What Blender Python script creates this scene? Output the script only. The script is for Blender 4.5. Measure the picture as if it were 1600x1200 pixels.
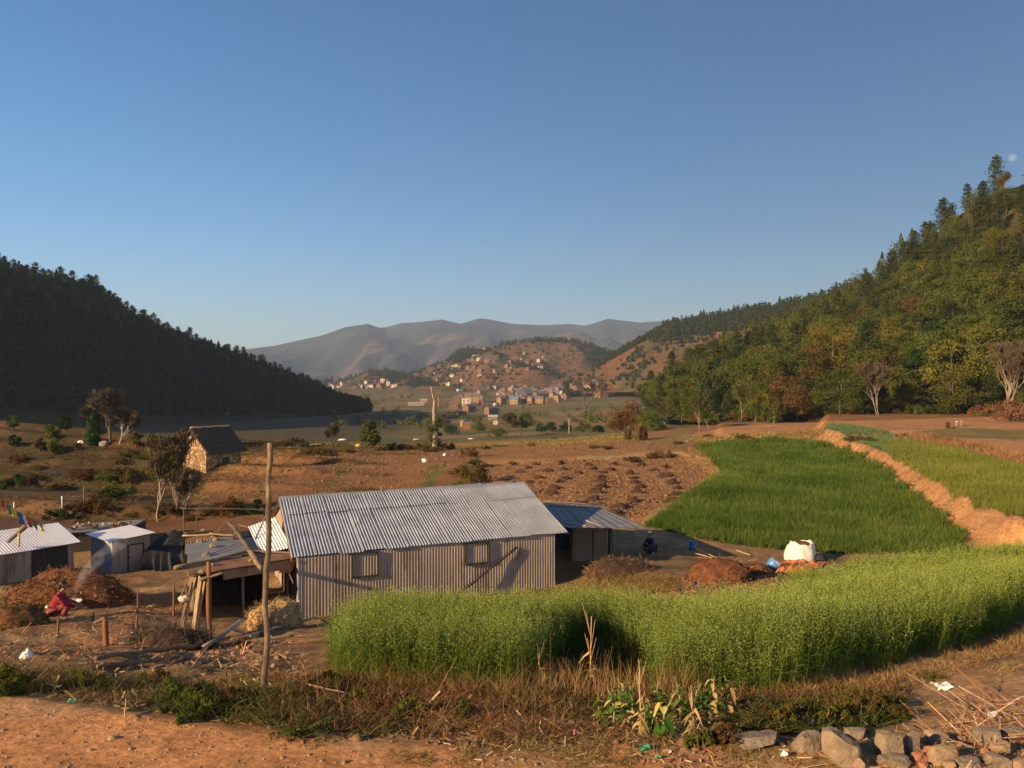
import bpy, math, random
import numpy as np
from mathutils import Vector, Matrix

for _o in list(bpy.data.objects):
    bpy.data.objects.remove(_o)
SC = bpy.context.scene
COL = SC.collection
R = math.radians

# ------------------------------------------------------------------ camera, sky, sun, exposure
FPX, CXP, CYP, ZC = 1250.0, 800.0, 600.0, 4.0
cam = bpy.data.cameras.new("camera")
cam.sensor_fit = 'HORIZONTAL'
cam.sensor_width = 36.0
cam.lens = 36.0 * FPX / 1600.0
cam.clip_start = 0.1
cam.clip_end = 30000.0
camo = bpy.data.objects.new("camera", cam)
camo.location = (0, 0, ZC)
camo.rotation_euler = (R(90), 0, 0)
COL.objects.link(camo)
SC.camera = camo

SUN_EL, SUN_AZ = 18.0, 37.0          # elevation; heading the light travels, from +X towards +Y
wd = bpy.data.worlds.new("World")
SC.world = wd
wd.use_nodes = True
nt = wd.node_tree
nt.nodes.clear()
sky = nt.nodes.new("ShaderNodeTexSky")
sky.sky_type = 'NISHITA'
sky.sun_disc = False
sky.sun_elevation = R(SUN_EL)
sky.sun_rotation = R(90 + SUN_AZ)
sky.altitude = 1400
sky.air_density = 1.2
sky.dust_density = 3.0
sky.ozone_density = 4.0
bg = nt.nodes.new("ShaderNodeBackground")
bg.inputs[1].default_value = 0.062
wo = nt.nodes.new("ShaderNodeOutputWorld")
hsv = nt.nodes.new("ShaderNodeHueSaturation")
hsv.inputs["Saturation"].default_value = 1.18
nt.links.new(sky.outputs[0], hsv.inputs["Color"])
nt.links.new(hsv.outputs[0], bg.inputs[0])
nt.links.new(bg.outputs[0], wo.inputs[0])

sl = bpy.data.lights.new("sun", 'SUN')
sl.energy = 5.0
sl.angle = R(0.53)
sl.color = (1.0, 0.69, 0.37)
so = bpy.data.objects.new("sun", sl)
_d = Vector((math.cos(R(SUN_AZ)) * math.cos(R(SUN_EL)), math.sin(R(SUN_AZ)) * math.cos(R(SUN_EL)), -math.sin(R(SUN_EL))))
so.rotation_euler = _d.to_track_quat('-Z', 'Y').to_euler()
so.location = (-60, -40, 60)
COL.objects.link(so)

vs = SC.view_settings
SC.display_settings.display_device = 'sRGB'
vs.view_transform = 'Standard'
vs.look = 'None'
vs.exposure = 1.02
vs.gamma = 1.0
vs.use_curve_mapping = False
cy = SC.cycles
cy.use_denoising = True
cy.use_adaptive_sampling = True
cy.adaptive_threshold = 0.02
cy.max_bounces = 5
cy.diffuse_bounces = 2
cy.glossy_bounces = 2
cy.transmission_bounces = 3
cy.volume_bounces = 0
cy.transparent_max_bounces = 6
cy.caustics_reflective = False
cy.caustics_refractive = False
SC.render.film_transparent = False

# ------------------------------------------------------------------ numbers
rng = np.random.default_rng(7)
random.seed(7)

def _h(ix, iy, s):
    n = (ix * 374761393 + iy * 668265263 + s * 974634777) & 0x7fffffff
    n = ((n ^ (n >> 13)) * 1274126177) & 0x7fffffff
    n = ((n ^ (n >> 15)) * 1103515245) & 0x7fffffff
    return ((n ^ (n >> 16)) & 0xffff) / 65535.0

def vnoise(x, y, s=0):
    x = np.asarray(x, float); y = np.asarray(y, float)
    ix = np.floor(x).astype(np.int64); iy = np.floor(y).astype(np.int64)
    fx = x - ix; fy = y - iy
    fx = fx * fx * (3 - 2 * fx); fy = fy * fy * (3 - 2 * fy)
    a = _h(ix, iy, s); b = _h(ix + 1, iy, s); c = _h(ix, iy + 1, s); d = _h(ix + 1, iy + 1, s)
    return (a * (1 - fx) + b * fx) * (1 - fy) + (c * (1 - fx) + d * fx) * fy

def fbm(x, y, o=4, s=0):
    t = 0.0; a = 0.5; n = 0.0
    for k in range(o):
        t = t + a * (vnoise(x, y, s + k * 17) - 0.5); n += a
        x = x * 2.03 + 3.7; y = y * 2.03 - 1.9; a *= 0.5
    return t / n * 2        # about -1..1

def sstep(a, b, x):
    t = np.clip((x - a) / (b - a), 0, 1)
    return t * t * (3 - 2 * t)

def inpoly(px, py, poly):
    px = np.asarray(px, float); py = np.asarray(py, float)
    r = np.zeros(px.shape, bool)
    n = len(poly); j = n - 1
    for i in range(n):
        xi, yi = poly[i]; xj, yj = poly[j]
        if yi != yj:
            c = ((yi > py) != (yj > py)) & (px < (xj - xi) * (py - yi) / (yj - yi) + xi)
            r ^= c
        j = i
    return r

def sdpoly(px, py, poly):
    d = np.full(np.shape(px), 1e9); n = len(poly)
    for i in range(n):
        ax, ay = poly[i]; bx, by = poly[(i + 1) % n]
        ex, ey = bx - ax, by - ay
        t = np.clip(((px - ax) * ex + (py - ay) * ey) / (ex * ex + ey * ey + 1e-12), 0, 1)
        d = np.minimum(d, np.hypot(px - ax - t * ex, py - ay - t * ey))
    return np.where(inpoly(px, py, poly), d, -d)

def P(px, py, Y):
    return np.array(((px - CXP) / FPX * Y, Y, ZC - (py - CYP) / FPX * Y))

def PD(px, py, D):
    """point of the sight line through a photo pixel that lies D metres below the camera"""
    return P(px, py, D * FPX / (py - CYP))

def W(l):      # (px, Y) pairs -> world XY
    return [((p - CXP) / FPX * y, y) for p, y in l]

# ------------------------------------------------------------------ the lie of the land
# rails run across the view; each is a list of (bearing px, distance Y, depth D below the eye)
RAILS = [
 [(-2500, 2, 4.0), (4100, 2, 4.0)],
 [(-2500, 6, 4.0), (4100, 6, 4.0)],
 [(-2500, 12, 4), (-800, 12, 4), (0, 10.3, 4), (250, 9.6, 4), (480, 8.95, 4), (700, 8.8, 4), (900, 8.85, 4), (1150, 8.9, 4), (1400, 8.7, 4.0), (1600, 8.6, 4.0), (4100, 8.6, 3.9)],
 [(-2500, 16, 5), (-800, 16, 5.2), (0, 14, 4.9), (200, 13.8, 4.85), (320, 12.6, 4.6), (413, 10.8, 4.15), (500, 11.8, 4.42), (600, 11.4, 4.35), (800, 11.2, 4.35), (1000, 11.6, 4.5), (1200, 12, 4.56), (1300, 12.6, 4.65), (1500, 15, 5.05), (1600, 18, 5.4), (2000, 20, 5.4), (4100, 20, 5)],
 [(-2500, 22, 6), (-800, 22, 6.8), (0, 20, 6.5), (200, 20, 6.5), (330, 22.2, 7.19), (413, 21, 6.7), (500, 20, 6.4), (600, 20, 6.3), (700, 20, 6.3), (900, 20.5, 6.4), (1100, 21.5, 6.6), (1230, 23, 6.9), (1300, 25, 7.1), (1500, 27, 7.1), (1600, 29, 7.2), (2000, 31, 7), (4100, 31, 6)],
 [(-2500, 31, 8), (-800, 31, 8.2), (0, 30, 8.2), (200, 30, 8.1), (300, 29, 8.1), (465, 28.6, 8.42), (600, 30, 8.45), (867, 33, 8.4), (950, 32, 8.0), (1000, 31, 7.7), (1100, 30, 7.45), (1230, 30, 7.5), (1300, 32, 7.8), (1500, 34, 7.8), (1600, 35, 7.8), (2000, 37, 7.5), (4100, 37, 6)],
 [(-2500, 43, 9), (0, 42, 9.6), (200, 42, 9.6), (465, 42, 9.0), (700, 42, 8.9), (867, 42, 8.6), (1000, 40.5, 8.4), (1100, 39, 8.4), (1300, 38.5, 8.4), (1480, 38.5, 8.4), (1520, 38.5, 8.4), (1600, 38.5, 8.3), (2000, 41, 8.2), (4100, 41, 7)],
 [(-2500, 60, 9), (0, 60, 9.6), (300, 60, 9.4), (600, 60, 9.2), (900, 60, 8.3), (1300, 60, 8.3), (1600, 60, 8.3), (4100, 60, 7)],
 [(-2500, 85, 9), (0, 85, 9.9), (300, 85, 9.3), (600, 85, 9.4), (900, 85, 8.7), (1300, 85, 8.1), (1600, 85, 8.0), (4100, 85, 6)],
 [(-2500, 120, 9), (0, 120, 9.5), (300, 120, 10.2), (600, 120, 9.9), (800, 120, 9.5), (1000, 120, 8.6), (1150, 120, 8.0), (1300, 120, 7.4), (1600, 120, 6.8), (4100, 120, 4)],
 [(-2500, 165, 9), (0, 160, 8.6), (150, 160, 10), (300, 150, 11.5), (500, 150, 11.5), (700, 145, 11), (900, 150, 10.2), (1050, 150, 8.3), (1140, 140, 7.6), (1300, 135, 7.2), (1600, 132, 6.9), (4100, 132, 3)],
 [(-2500, 230, 14), (0, 230, 15.5), (300, 230, 16.5), (500, 230, 16.3), (700, 230, 16), (900, 230, 14.5), (1050, 230, 12), (1200, 230, 9), (1600, 230, 6), (4100, 230, 3)],
 [(-2500, 450, 16), (0, 450, 19), (300, 450, 22), (600, 450, 21.5), (800, 450, 20.5), (1000, 450, 18), (1600, 450, 5), (4100, 450, 3)],
 [(-2500, 700, 20), (500, 700, 24), (800, 700, 21), (900, 700, 18), (1000, 700, 16.5), (4100, 700, 5)],
 [(-2500, 1000, 18), (600, 1000, 16), (800, 1000, 13), (1000, 1000, 10), (4100, 1000, 5)],
 [(-2500, 1500, 8), (600, 1500, 4), (800, 1500, 3), (4100, 1500, 3)],
 [(-2500, 3500, 6), (4100, 3500, 6)],
 [(-2500, 6500, 6), (4100, 6500, 6)],
]
RAILS = [np.array(r, float) for r in RAILS]
ROWS = [8, 26, 44, 56, 44, 44, 50, 60, 60, 44, 30, 30, 20, 16, 14, 10, 4]

MOUNDF = W([(1000, 48), (1015, 52), (1065, 58), (1100, 67), (1128, 76), (1112, 89), (1060, 98), (740, 96), (690, 46)])
UPTERR = W([(1290, 105), (1330, 92), (1395, 75), (1450, 59), (1520, 46), (1590, 40), (1800, 36), (2600, 33), (4000, 30), (4000, 175), (1290, 175)])
UPPLOW = W([(1125, 124), (1200, 108), (1280, 97), (1400, 100), (1500, 84), (1600, 68), (1800, 50), (2600, 42), (2600, 175), (1125, 175)])
WHEATP = [(1010, 47), (1065, 59), (1100, 68), (1128, 77), (1108, 92), (1085, 108), (1140, 112), (1200, 110), (1290, 100), (1330, 90), (1392, 74), (1400, 68), (1450, 54), (1512, 43.5), (1505, 40), (1460, 39.3), (1300, 39.5), (1200, 41), (1100, 43)]
WHEATW = W(WHEATP)

def ground_base(px, Y):
    px = np.asarray(px, float); Y = np.asarray(Y, float)
    Yk = np.stack([np.interp(px, r[:, 0], r[:, 1]) for r in RAILS])
    Dk = np.stack([np.interp(px, r[:, 0], r[:, 2]) for r in RAILS])
    D = Dk[0].copy()
    for k in range(len(RAILS) - 1):
        t = (Y - Yk[k]) / (Yk[k + 1] - Yk[k])
        m = t > 0
        D = np.where(m, Dk[k] + (Dk[k + 1] - Dk[k]) * np.clip(t, 0, 1), D)
    return ZC - D

def G(X, Y):
    X = np.asarray(X, float); Y = np.asarray(Y, float)
    Ys = np.maximum(Y, 2.0)
    px = CXP + FPX * X / Ys
    z = ground_base(px, Ys)
    near = Y < 260
    z = z - 0.6 * sstep(-0.9, 1.6, sdpoly(X, Y, MOUNDF)) * near
    z = z + 1.35 * sstep(-1.3, 0.5, sdpoly(X, Y, UPTERR) + 0.5 * fbm(X / 2.2, Y / 2.2, 3, 5)) * near
    z = z + 0.45 * sstep(-1.0, 0.6, sdpoly(X, Y, UPPLOW)) * near
    # bunds and low terrace steps on the left
    lm = sstep(-14, -30, X) * sstep(44, 56, Y) * sstep(160, 135, Y)
    ph = (Y + 0.22 * X + 5 * fbm(X / 25, Y / 25, 2, 9)) / 13.0
    fr = ph - np.floor(ph)
    z = z + lm * (1.25 * (sstep(0.0, 0.16, fr) - fr - 0.3) - 0.04 * np.clip(X + 30, -60, 0))
    # roughness
    bk_ = sstep(-2.2, -1.2, sdpoly(X, Y, UPTERR)) * sstep(0.9, 0.3, sdpoly(X, Y, UPTERR)) * (Y < 110)
    z = z + bk_ * (0.34 * fbm(X / 0.9, Y / 1.4, 3, 6) + 0.2 * fbm(X / 3, Y / 3, 2, 8))
    a = np.clip(Y / 60, 0.15, 1.0)
    z = z + 0.16 * a * fbm(X / 4.5, Y / 4.5, 3, 1)
    bank = sstep(9.5, 12, Y) * sstep(46, 30, Y)
    z = z + (0.10 * bank + 0.018) * fbm(X / 0.9, Y / 0.9, 3, 2) * (Y < 60)
    z = z + 0.9 * sstep(180, 400, Y) * fbm(X / 60, Y / 60, 3, 3)
    return z

class Loft:
    """a hill: rails from its foot over the crest to its back, each (bearing px, photo py, distance)"""
    def __init__(self, rails, amp, scale, seed, step=0.0, spur=0.0, spurw=500.0):
        self.r = [np.array([(p, y, ZC - (q - CYP) / FPX * y) for p, q, y in rl], float) for rl in rails]
        self.amp, self.scale, self.seed = amp, scale, seed
        self.step, self.spur, self.spurw = step, spur, spurw
        self.lo = min(r[0, 0] for r in self.r); self.hi = max(r[-1, 0] for r in self.r)
    def at(self, px, t):
        px = np.asarray(px, float); t = np.asarray(t, float)
        Yk = np.stack([np.interp(px, r[:, 0], r[:, 1]) for r in self.r])
        Zk = np.stack([np.interp(px, r[:, 0], r[:, 2]) for r in self.r])
        n = len(self.r) - 1
        i = np.clip(np.floor(t).astype(int), 0, n - 1); f = t - i
        tk = lambda A, k: np.take_along_axis(A, k[None], 0)[0]
        Y = tk(Yk, i) * (1 - f) + tk(Yk, i + 1) * f
        Z = tk(Zk, i) * (1 - f) + tk(Zk, i + 1) * f
        X = (px - CXP) / FPX * Y
        c = n - 1
        env = np.clip(t / 0.4, 0, 1) * np.clip(np.abs(t - c) / (1.3 if self.spur > 100 else 0.6), 0.0 if self.spur > 100 else 0.12, 1)
        nz = fbm(X / self.scale, Y / self.scale, 5, self.seed)
        rd = 1 - np.abs(fbm(X / self.scale / 1.7 + 9, Y / self.scale / 1.7, 4, self.seed + 5)) * 2
        Z = Z + self.amp * env * (nz * 0.6 + (rd - 0.5) * 0.7)
        if self.spur:      # spurs and gullies running down the slope
            w = X / self.spurw + 0.35 * fbm(X / self.spurw * 0.8, Y / self.spurw * 0.8, 3, self.seed + 11)
            r1 = 0.5 + 0.5 * np.cos(2 * math.pi * (w + 0.3 * (Y / self.spurw)))
            w2 = X / self.spurw * 2.7 + 0.5 * fbm(X / self.spurw * 2, Y / self.spurw * 2, 3, self.seed + 12)
            r2 = 1 - 2 * np.abs(w2 - np.floor(w2) - 0.5)
            Z = Z + self.spur * env * ((r1 - 0.5) + 0.4 * (r2 - 0.5))
        if self.step:      # cut terraces
            k = (Z + 2.0 * fbm(X / 60, Y / 60, 2, 3)) / self.step; f = k - np.floor(k)
            Z = Z + self.step * (sstep(0.55, 1.0, f) - f) * np.clip(env * 1.5, 0, 1)
        return X, Y, Z

LEFT = Loft([
 [(-2500, 850, 77), (-900, 700, 150), (-300, 680, 232), (0, 670, 330), (200, 668, 385), (400, 660, 480), (520, 650, 570), (580, 643, 640)],
 [(-2500, 560, 100), (-900, 380, 190), (-300, 430, 282), (-60, 510, 384), (0, 520, 395), (90, 530, 405), (200, 566, 440), (300, 590, 500), (400, 605, 555), (500, 630, 615), (580, 645, 650)],
 [(-2500, 480, 112), (-900, 135, 215), (-300, 270, 320), (-60, 412, 418), (0, 425, 428), (50, 440, 437), (90, 443, 440), (150, 458, 455), (200, 497, 475), (260, 526, 505), (300, 540, 525), (350, 557, 555), (400, 572, 585), (440, 590, 605), (500, 618, 635), (540, 636, 655), (580, 647, 660)],  # unseen ridge left of the frame raised to cast shade over the valley
 [(-2500, 480, 160), (-900, 500, 300), (-300, 480, 420), (0, 480, 540), (200, 540, 590), (400, 600, 700), (580, 655, 740)],
], 7.0, 70, 21)
RIGHT = Loft([
 [(1000, 655, 300), (1030, 654, 235), (1100, 661, 170), (1200, 661, 150), (1400, 657, 140), (1600, 652, 133), (2000, 655, 110), (2600, 700, 80), (4000, 800, 45)],
 [(1000, 652, 320), (1030, 630, 285), (1100, 618, 255), (1200, 600, 240), (1400, 535, 225), (1600, 470, 190), (2000, 400, 150), (2600, 350, 110), (4000, 300, 70)],
 [(1000, 650, 330), (1035, 615, 330), (1080, 580, 345), (1130, 552, 360), (1200, 522, 380), (1260, 497, 400), (1340, 458, 400), (1400, 408, 350), (1450, 375, 310), (1500, 335, 280), (1550, 302, 265), (1600, 290, 255), (1700, 245, 240), (2000, 130, 200), (2600, 0, 150), (4000, -200, 100)],
 [(1000, 660, 420), (1200, 560, 520), (1400, 460, 520), (1600, 360, 420), (2000, 250, 350), (4000, 0, 200)],
], 4.0, 40, 31)
TERR = Loft([
 [(860, 618, 900), (960, 613, 840), (1040, 612, 720), (1200, 612, 640), (1500, 612, 600)],
 [(860, 612, 930), (960, 585, 900), (1040, 555, 810), (1200, 545, 740), (1500, 540, 680)],
 [(860, 596, 1000), (930, 574, 1000), (960, 556, 970), (1000, 533, 930), (1050, 508, 900), (1100, 501, 880), (1150, 493, 860), (1200, 485, 830), (1260, 475, 780), (1340, 448, 700), (1500, 420, 650)],
 [(860, 612, 1200), (1000, 570, 1200), (1200, 530, 1100), (1500, 500, 950)],
], 8.0, 90, 41, step=4.2)
MIDH = Loft([
 [(300, 612, 1250), (560, 613, 1250), (650, 613, 1180), (750, 613, 1120), (850, 612, 1120), (1000, 612, 1150), (1200, 612, 1150)],
 [(300, 606, 1500), (430, 603, 1500), (560, 602, 1500), (650, 597, 1420), (700, 588, 1370), (750, 578, 1340), (850, 570, 1330), (950, 580, 1360), (1000, 582, 1380), (1200, 585, 1380)],
 [(300, 596, 1900), (430, 592, 1900), (500, 597, 1800), (560, 594, 1750), (600, 590, 1700), (650, 580, 1650), (700, 561, 1600), (740, 549, 1580), (800, 535, 1550), (850, 531, 1550), (900, 534, 1550), (950, 549, 1600), (990, 560, 1650), (1200, 560, 1700)],
 [(300, 612, 2500), (650, 600, 2200), (850, 570, 2100), (1200, 590, 2200)],
], 13.0, 120, 51, step=6.0, spur=20.0, spurw=190.0)
FARM = Loft([
 [(-200, 606, 3300), (1800, 606, 3300)],
 [(-200, 600, 4000), (300, 592, 3900), (420, 585, 3800), (500, 572, 3850), (560, 562, 3900), (620, 572, 3950), (700, 560, 4000), (800, 555, 4100), (900, 548, 4200), (1050, 546, 4300), (1800, 545, 4300)],
 [(-200, 575, 5000), (300, 553, 5000), (390, 545, 5000), (430, 540, 5000), (470, 531, 5000), (500, 525, 5050), (540, 511, 5000), (575, 506, 5000), (592, 512, 5150), (605, 511, 5300), (625, 505, 5300), (660, 503, 5200), (690, 499, 5150), (720, 506, 5300), (750, 497, 5300), (770, 500, 5300), (800, 506, 5400), (850, 508, 5500), (890, 506, 5600), (915, 509, 5600), (950, 498, 5500), (1000, 504, 5500), (1040, 501, 5400), (1200, 505, 5400), (1800, 505, 5400)],
 [(-200, 600, 6100), (1800, 570, 6200)],
], 110.0, 620, 61, spur=150.0, spurw=560.0)

def mesh_grid(X, Y, Z):
    r, c = X.shape
    V = np.stack([X, Y, Z], -1).reshape(-1, 3)
    i = np.arange(r * c).reshape(r, c)
    Fq = np.stack([i[:-1, :-1], i[:-1, 1:], i[1:, 1:], i[1:, :-1]], -1).reshape(-1, 4)
    return V, Fq

_prof = {}
_YG = np.geomspace(6.0, 2400, 3000)
def profiles(px):
    k = round(px, 1)
    if k not in _prof:
        out = [("ground", _YG, G((k - CXP) / FPX * _YG, _YG))]
        for nm, L in (("left", LEFT), ("right", RIGHT), ("terr", TERR), ("mid", MIDH)):
            if L.lo <= k <= L.hi:
                t = np.linspace(0, len(L.r) - 2, 400)
                _, y, z = L.at(np.full(400, k), t)
                out.append((nm, y, z))
        _prof[k] = out
    return _prof[k]

def hit(px, py, only=None):
    """the first point of the land met by the sight line through a photo pixel"""
    best = None
    for nm, y, z in profiles(px):
        if only and nm not in only:
            continue
        q = CYP + (ZC - z) / y * FPX
        m = np.nonzero(q <= py)[0]
        if len(m):
            i = m[0]
            if i > 0:
                f = (q[i - 1] - py) / max(q[i - 1] - q[i], 1e-9)
                f = min(max(f, 0), 1)
                yy = y[i - 1] + f * (y[i] - y[i - 1]); zz = z[i - 1] + f * (z[i] - z[i - 1])
            else:
                if nm != "ground":
                    continue
                yy, zz = y[0], z[0]
            if best is None or yy < best[1]:
                best = ((px - CXP) / FPX * yy, yy, zz)
    return np.array(best) if best is not None else None

def gz(x, y):
    return float(G(np.array([x]), np.array([y]))[0])

def gy(px, Y):
    x = (px - CXP) / FPX * Y
    return np.array((x, Y, gz(x, Y)))

# ------------------------------------------------------------------ materials
def new_mat(name):
    m = bpy.data.materials.new(name)
    m.use_nodes = True
    n = m.node_tree
    n.nodes.clear()
    out = n.nodes.new("ShaderNodeOutputMaterial")
    return m, n, out

def ramp(n, stops):
    r = n.nodes.new("ShaderNodeValToRGB")
    e = r.color_ramp.elements
    e[0].position, e[0].color = stops[0][0], (*stops[0][1], 1)
    e[1].position, e[1].color = stops[-1][0], (*stops[-1][1], 1)
    for p, c in stops[1:-1]:
        x = e.new(p); x.color = (*c, 1)
    return r

def tex(n, kind, coord, scale, detail=6, rough=0.6):
    t = n.nodes.new(kind)
    t.inputs["Scale"].default_value = scale
    if kind == "ShaderNodeTexNoise":
        t.inputs["Detail"].default_value = detail
        t.inputs["Roughness"].default_value = rough
    n.links.new(coord, t.inputs["Vector"])
    return t

def mat_surf(name, stops, scale=3.0, rough=0.9, bump=0.3, bscale=None, metal=0.0, detail=8, stretch=None, spec=0.3, dist=0.02, stain=None):
    m, n, out = new_mat(name)
    tc = n.nodes.new("ShaderNodeTexCoord")
    co = tc.outputs["Object"]
    if stretch:
        mp = n.nodes.new("ShaderNodeMapping")
        mp.inputs["Scale"].default_value = stretch
        n.links.new(co, mp.inputs[0]); co = mp.outputs[0]
    t = tex(n, "ShaderNodeTexNoise", co, scale, detail)
    r = ramp(n, stops)
    n.links.new(t.outputs["Fac"], r.inputs[0])
    b = n.nodes.new("ShaderNodeBsdfPrincipled")
    col = r.outputs[0]
    if stain:
        sco = tc.outputs["Object"]
        if len(stain) > 3:
            mp3 = n.nodes.new("ShaderNodeMapping"); mp3.inputs["Scale"].default_value = stain[3]
            n.links.new(sco, mp3.inputs[0]); sco = mp3.outputs[0]
        t3 = tex(n, "ShaderNodeTexNoise", sco, stain[1], 6)
        r3 = ramp(n, [(stain[2], (0, 0, 0)), (stain[2] + 0.18, (1, 1, 1))])
        n.links.new(t3.outputs["Fac"], r3.inputs[0])
        mx = n.nodes.new("ShaderNodeMix"); mx.data_type = 'RGBA'
        n.links.new(r3.outputs[0], mx.inputs[0])
        n.links.new(col, mx.inputs[6]); mx.inputs[7].default_value = (*stain[0], 1)
        col = mx.outputs[2]
    n.links.new(col, b.inputs["Base Color"])
    b.inputs["Roughness"].default_value = rough
    b.inputs["Metallic"].default_value = metal
    b.inputs["Specular IOR Level"].default_value = spec
    if bump:
        t2 = tex(n, "ShaderNodeTexNoise", co, bscale or scale * 4, 8, 0.65)
        bp = n.nodes.new("ShaderNodeBump")
        bp.inputs["Strength"].default_value = bump
        bp.inputs["Distance"].default_value = dist
        n.links.new(t2.outputs["Fac"], bp.inputs["Height"])
        n.links.new(bp.outputs[0], b.inputs["Normal"])
    n.links.new(b.outputs[0], out.inputs[0])
    return m

def mat_leaf(name, stops, trans=0.3, vary=0.25, hue=0.03, rough=0.7):
    """leaf blades: the colour of each blade comes from its own random number, each plant a little apart"""
    m, n, out = new_mat(name)
    at = n.nodes.new("ShaderNodeAttribute"); at.attribute_name = "rnd"
    r = ramp(n, stops)
    n.links.new(at.outputs["Fac"], r.inputs[0])
    oi = n.nodes.new("ShaderNodeObjectInfo")
    hs = n.nodes.new("ShaderNodeHueSaturation")
    mr = n.nodes.new("ShaderNodeMapRange")
    mr.inputs[3].default_value = 1 - vary; mr.inputs[4].default_value = 1 + vary
    n.links.new(oi.outputs["Random"], mr.inputs[0])
    n.links.new(mr.outputs[0], hs.inputs["Value"])
    ml = n.nodes.new("ShaderNodeMath"); ml.operation = 'MULTIPLY'; ml.inputs[1].default_value = 7.13
    fr = n.nodes.new("ShaderNodeMath"); fr.operation = 'FRACT'
    mh = n.nodes.new("ShaderNodeMapRange"); mh.inputs[3].default_value = 0.5 - hue; mh.inputs[4].default_value = 0.5 + hue
    n.links.new(oi.outputs["Random"], ml.inputs[0]); n.links.new(ml.outputs[0], fr.inputs[0])
    n.links.new(fr.outputs[0], mh.inputs[0]); n.links.new(mh.outputs[0], hs.inputs["Hue"])
    n.links.new(r.outputs[0], hs.inputs["Color"])
    d = n.nodes.new("ShaderNodeBsdfDiffuse"); d.inputs[1].default_value = 0.3
    t = n.nodes.new("ShaderNodeBsdfTranslucent")
    n.links.new(hs.outputs[0], d.inputs[0]); n.links.new(hs.outputs[0], t.inputs[0])
    mx = n.nodes.new("ShaderNodeMixShader"); mx.inputs[0].default_value = trans
    n.links.new(d.outputs[0], mx.inputs[1]); n.links.new(t.outputs[0], mx.inputs[2])
    n.links.new(mx.outputs[0], out.inputs[0])
    return m

def mat_land(name, hill=False):
    """soil and grass: each patch of land carries its own colour, broken up by grit and tufts"""
    m, n, out = new_mat(name)
    at = n.nodes.new("ShaderNodeAttribute"); at.attribute_name = "soil"
    tc = n.nodes.new("ShaderNodeTexCoord"); co = tc.outputs["Object"]
    cur = at.outputs["Color"]
    sc = [(0.02, 0.25), (0.15, 0.3), (0.8, 0.25)] if hill else [(0.25, 0.22), (2.2, 0.3), (11.0, 0.42)]
    for s, a in sc:
        t = tex(n, "ShaderNodeTexNoise", co, s, 6, 0.65)
        mr = n.nodes.new("ShaderNodeMapRange")
        mr.inputs[1].default_value = 0.3; mr.inputs[2].default_value = 0.7
        mr.inputs[3].default_value = 1 - a; mr.inputs[4].default_value = 1 + a
        n.links.new(t.outputs["Fac"], mr.inputs[0])
        mx = n.nodes.new("ShaderNodeMix"); mx.data_type = 'RGBA'; mx.blend_type = 'MULTIPLY'
        mx.inputs[0].default_value = 1.0
        n.links.new(cur, mx.inputs[6]); n.links.new(mr.outputs[0], mx.inputs[7])
        cur = mx.outputs[2]
    b = n.nodes.new("ShaderNodeBsdfPrincipled")
    n.links.new(cur, b.inputs["Base Color"])
    b.inputs["Roughness"].default_value = 0.95
    b.inputs["Specular IOR Level"].default_value = 0.1
    t1 = tex(n, "ShaderNodeTexNoise", co, 0.1 if hill else 5.0, 10, 0.75)
    bp = n.nodes.new("ShaderNodeBump"); bp.inputs["Strength"].default_value = 0.7
    bp.inputs["Distance"].default_value = 4.0 if hill else 0.07
    n.links.new(t1.outputs["Fac"], bp.inputs["Height"])
    n.links.new(bp.outputs[0], b.inputs["Normal"])
    n.links.new(b.outputs[0], out.inputs[0])
    return m

def grey(v): return (v, v, v)
M = {}
M['land'] = mat_land("soil_and_grass")
M['hill'] = mat_land("hillside_soil", True)
M['zinc'] = mat_surf("weathered_zinc", [(0.3, (0.25, 0.27, 0.30)), (0.7, (0.42, 0.44, 0.475))], 1.2, 0.5, 0.1, 8, metal=0.15, spec=0.35, stain=((0.22, 0.20, 0.18), 1.6, 0.60, (1, 0.35, 0.35)))
M['zinc_new'] = mat_surf("bright_zinc", [(0.3, (0.66, 0.66, 0.68)), (0.7, (0.84, 0.84, 0.86))], 1.0, 0.45, 0.08, 8, metal=0.1, spec=0.5)
M['zinc_wall'] = mat_surf("wall_sheet", [(0.3, (0.24, 0.185, 0.14)), (0.7, (0.36, 0.285, 0.22))], 1.6, 0.6, 0.1, 8, metal=0.0, stretch=(1, 1, 0.3), stain=((0.13, 0.075, 0.045), 2.2, 0.54, (1, 1, 0.22)))
M['ridge'] = mat_surf("ridge_sheet", [(0.3, (0.20, 0.21, 0.22)), (0.7, (0.34, 0.34, 0.35))], 2.0, 0.55, 0.2, 6, metal=0.3)
M['sheet_dark'] = mat_surf("dull_grey_sheet", [(0.3, (0.13, 0.135, 0.145)), (0.7, (0.215, 0.22, 0.23))], 1.0, 0.75, 0.2, 5, metal=0.0, stain=((0.14, 0.09, 0.05), 1.2, 0.62))
M['rust'] = mat_surf("rusty_sheet", [(0.25, (0.12, 0.06, 0.035)), (0.5, (0.26, 0.14, 0.08)), (0.75, (0.36, 0.25, 0.16))], 1.6, 0.8, 0.3, 9)
M['wood'] = mat_surf("old_wood", [(0.25, (0.10, 0.065, 0.04)), (0.75, (0.27, 0.19, 0.12))], 3.0, 0.85, 0.5, 14, stretch=(1, 1, 0.2))
M['wood_red'] = mat_surf("reddish_post_wood", [(0.25, (0.13, 0.05, 0.025)), (0.75, (0.28, 0.12, 0.06))], 4.0, 0.85, 0.5, 14, stretch=(1, 1, 0.2))
M['wood_pale'] = mat_surf("split_pale_wood", [(0.25, (0.28, 0.18, 0.09)), (0.75, (0.52, 0.38, 0.22))], 4.0, 0.8, 0.4, 14)
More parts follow.
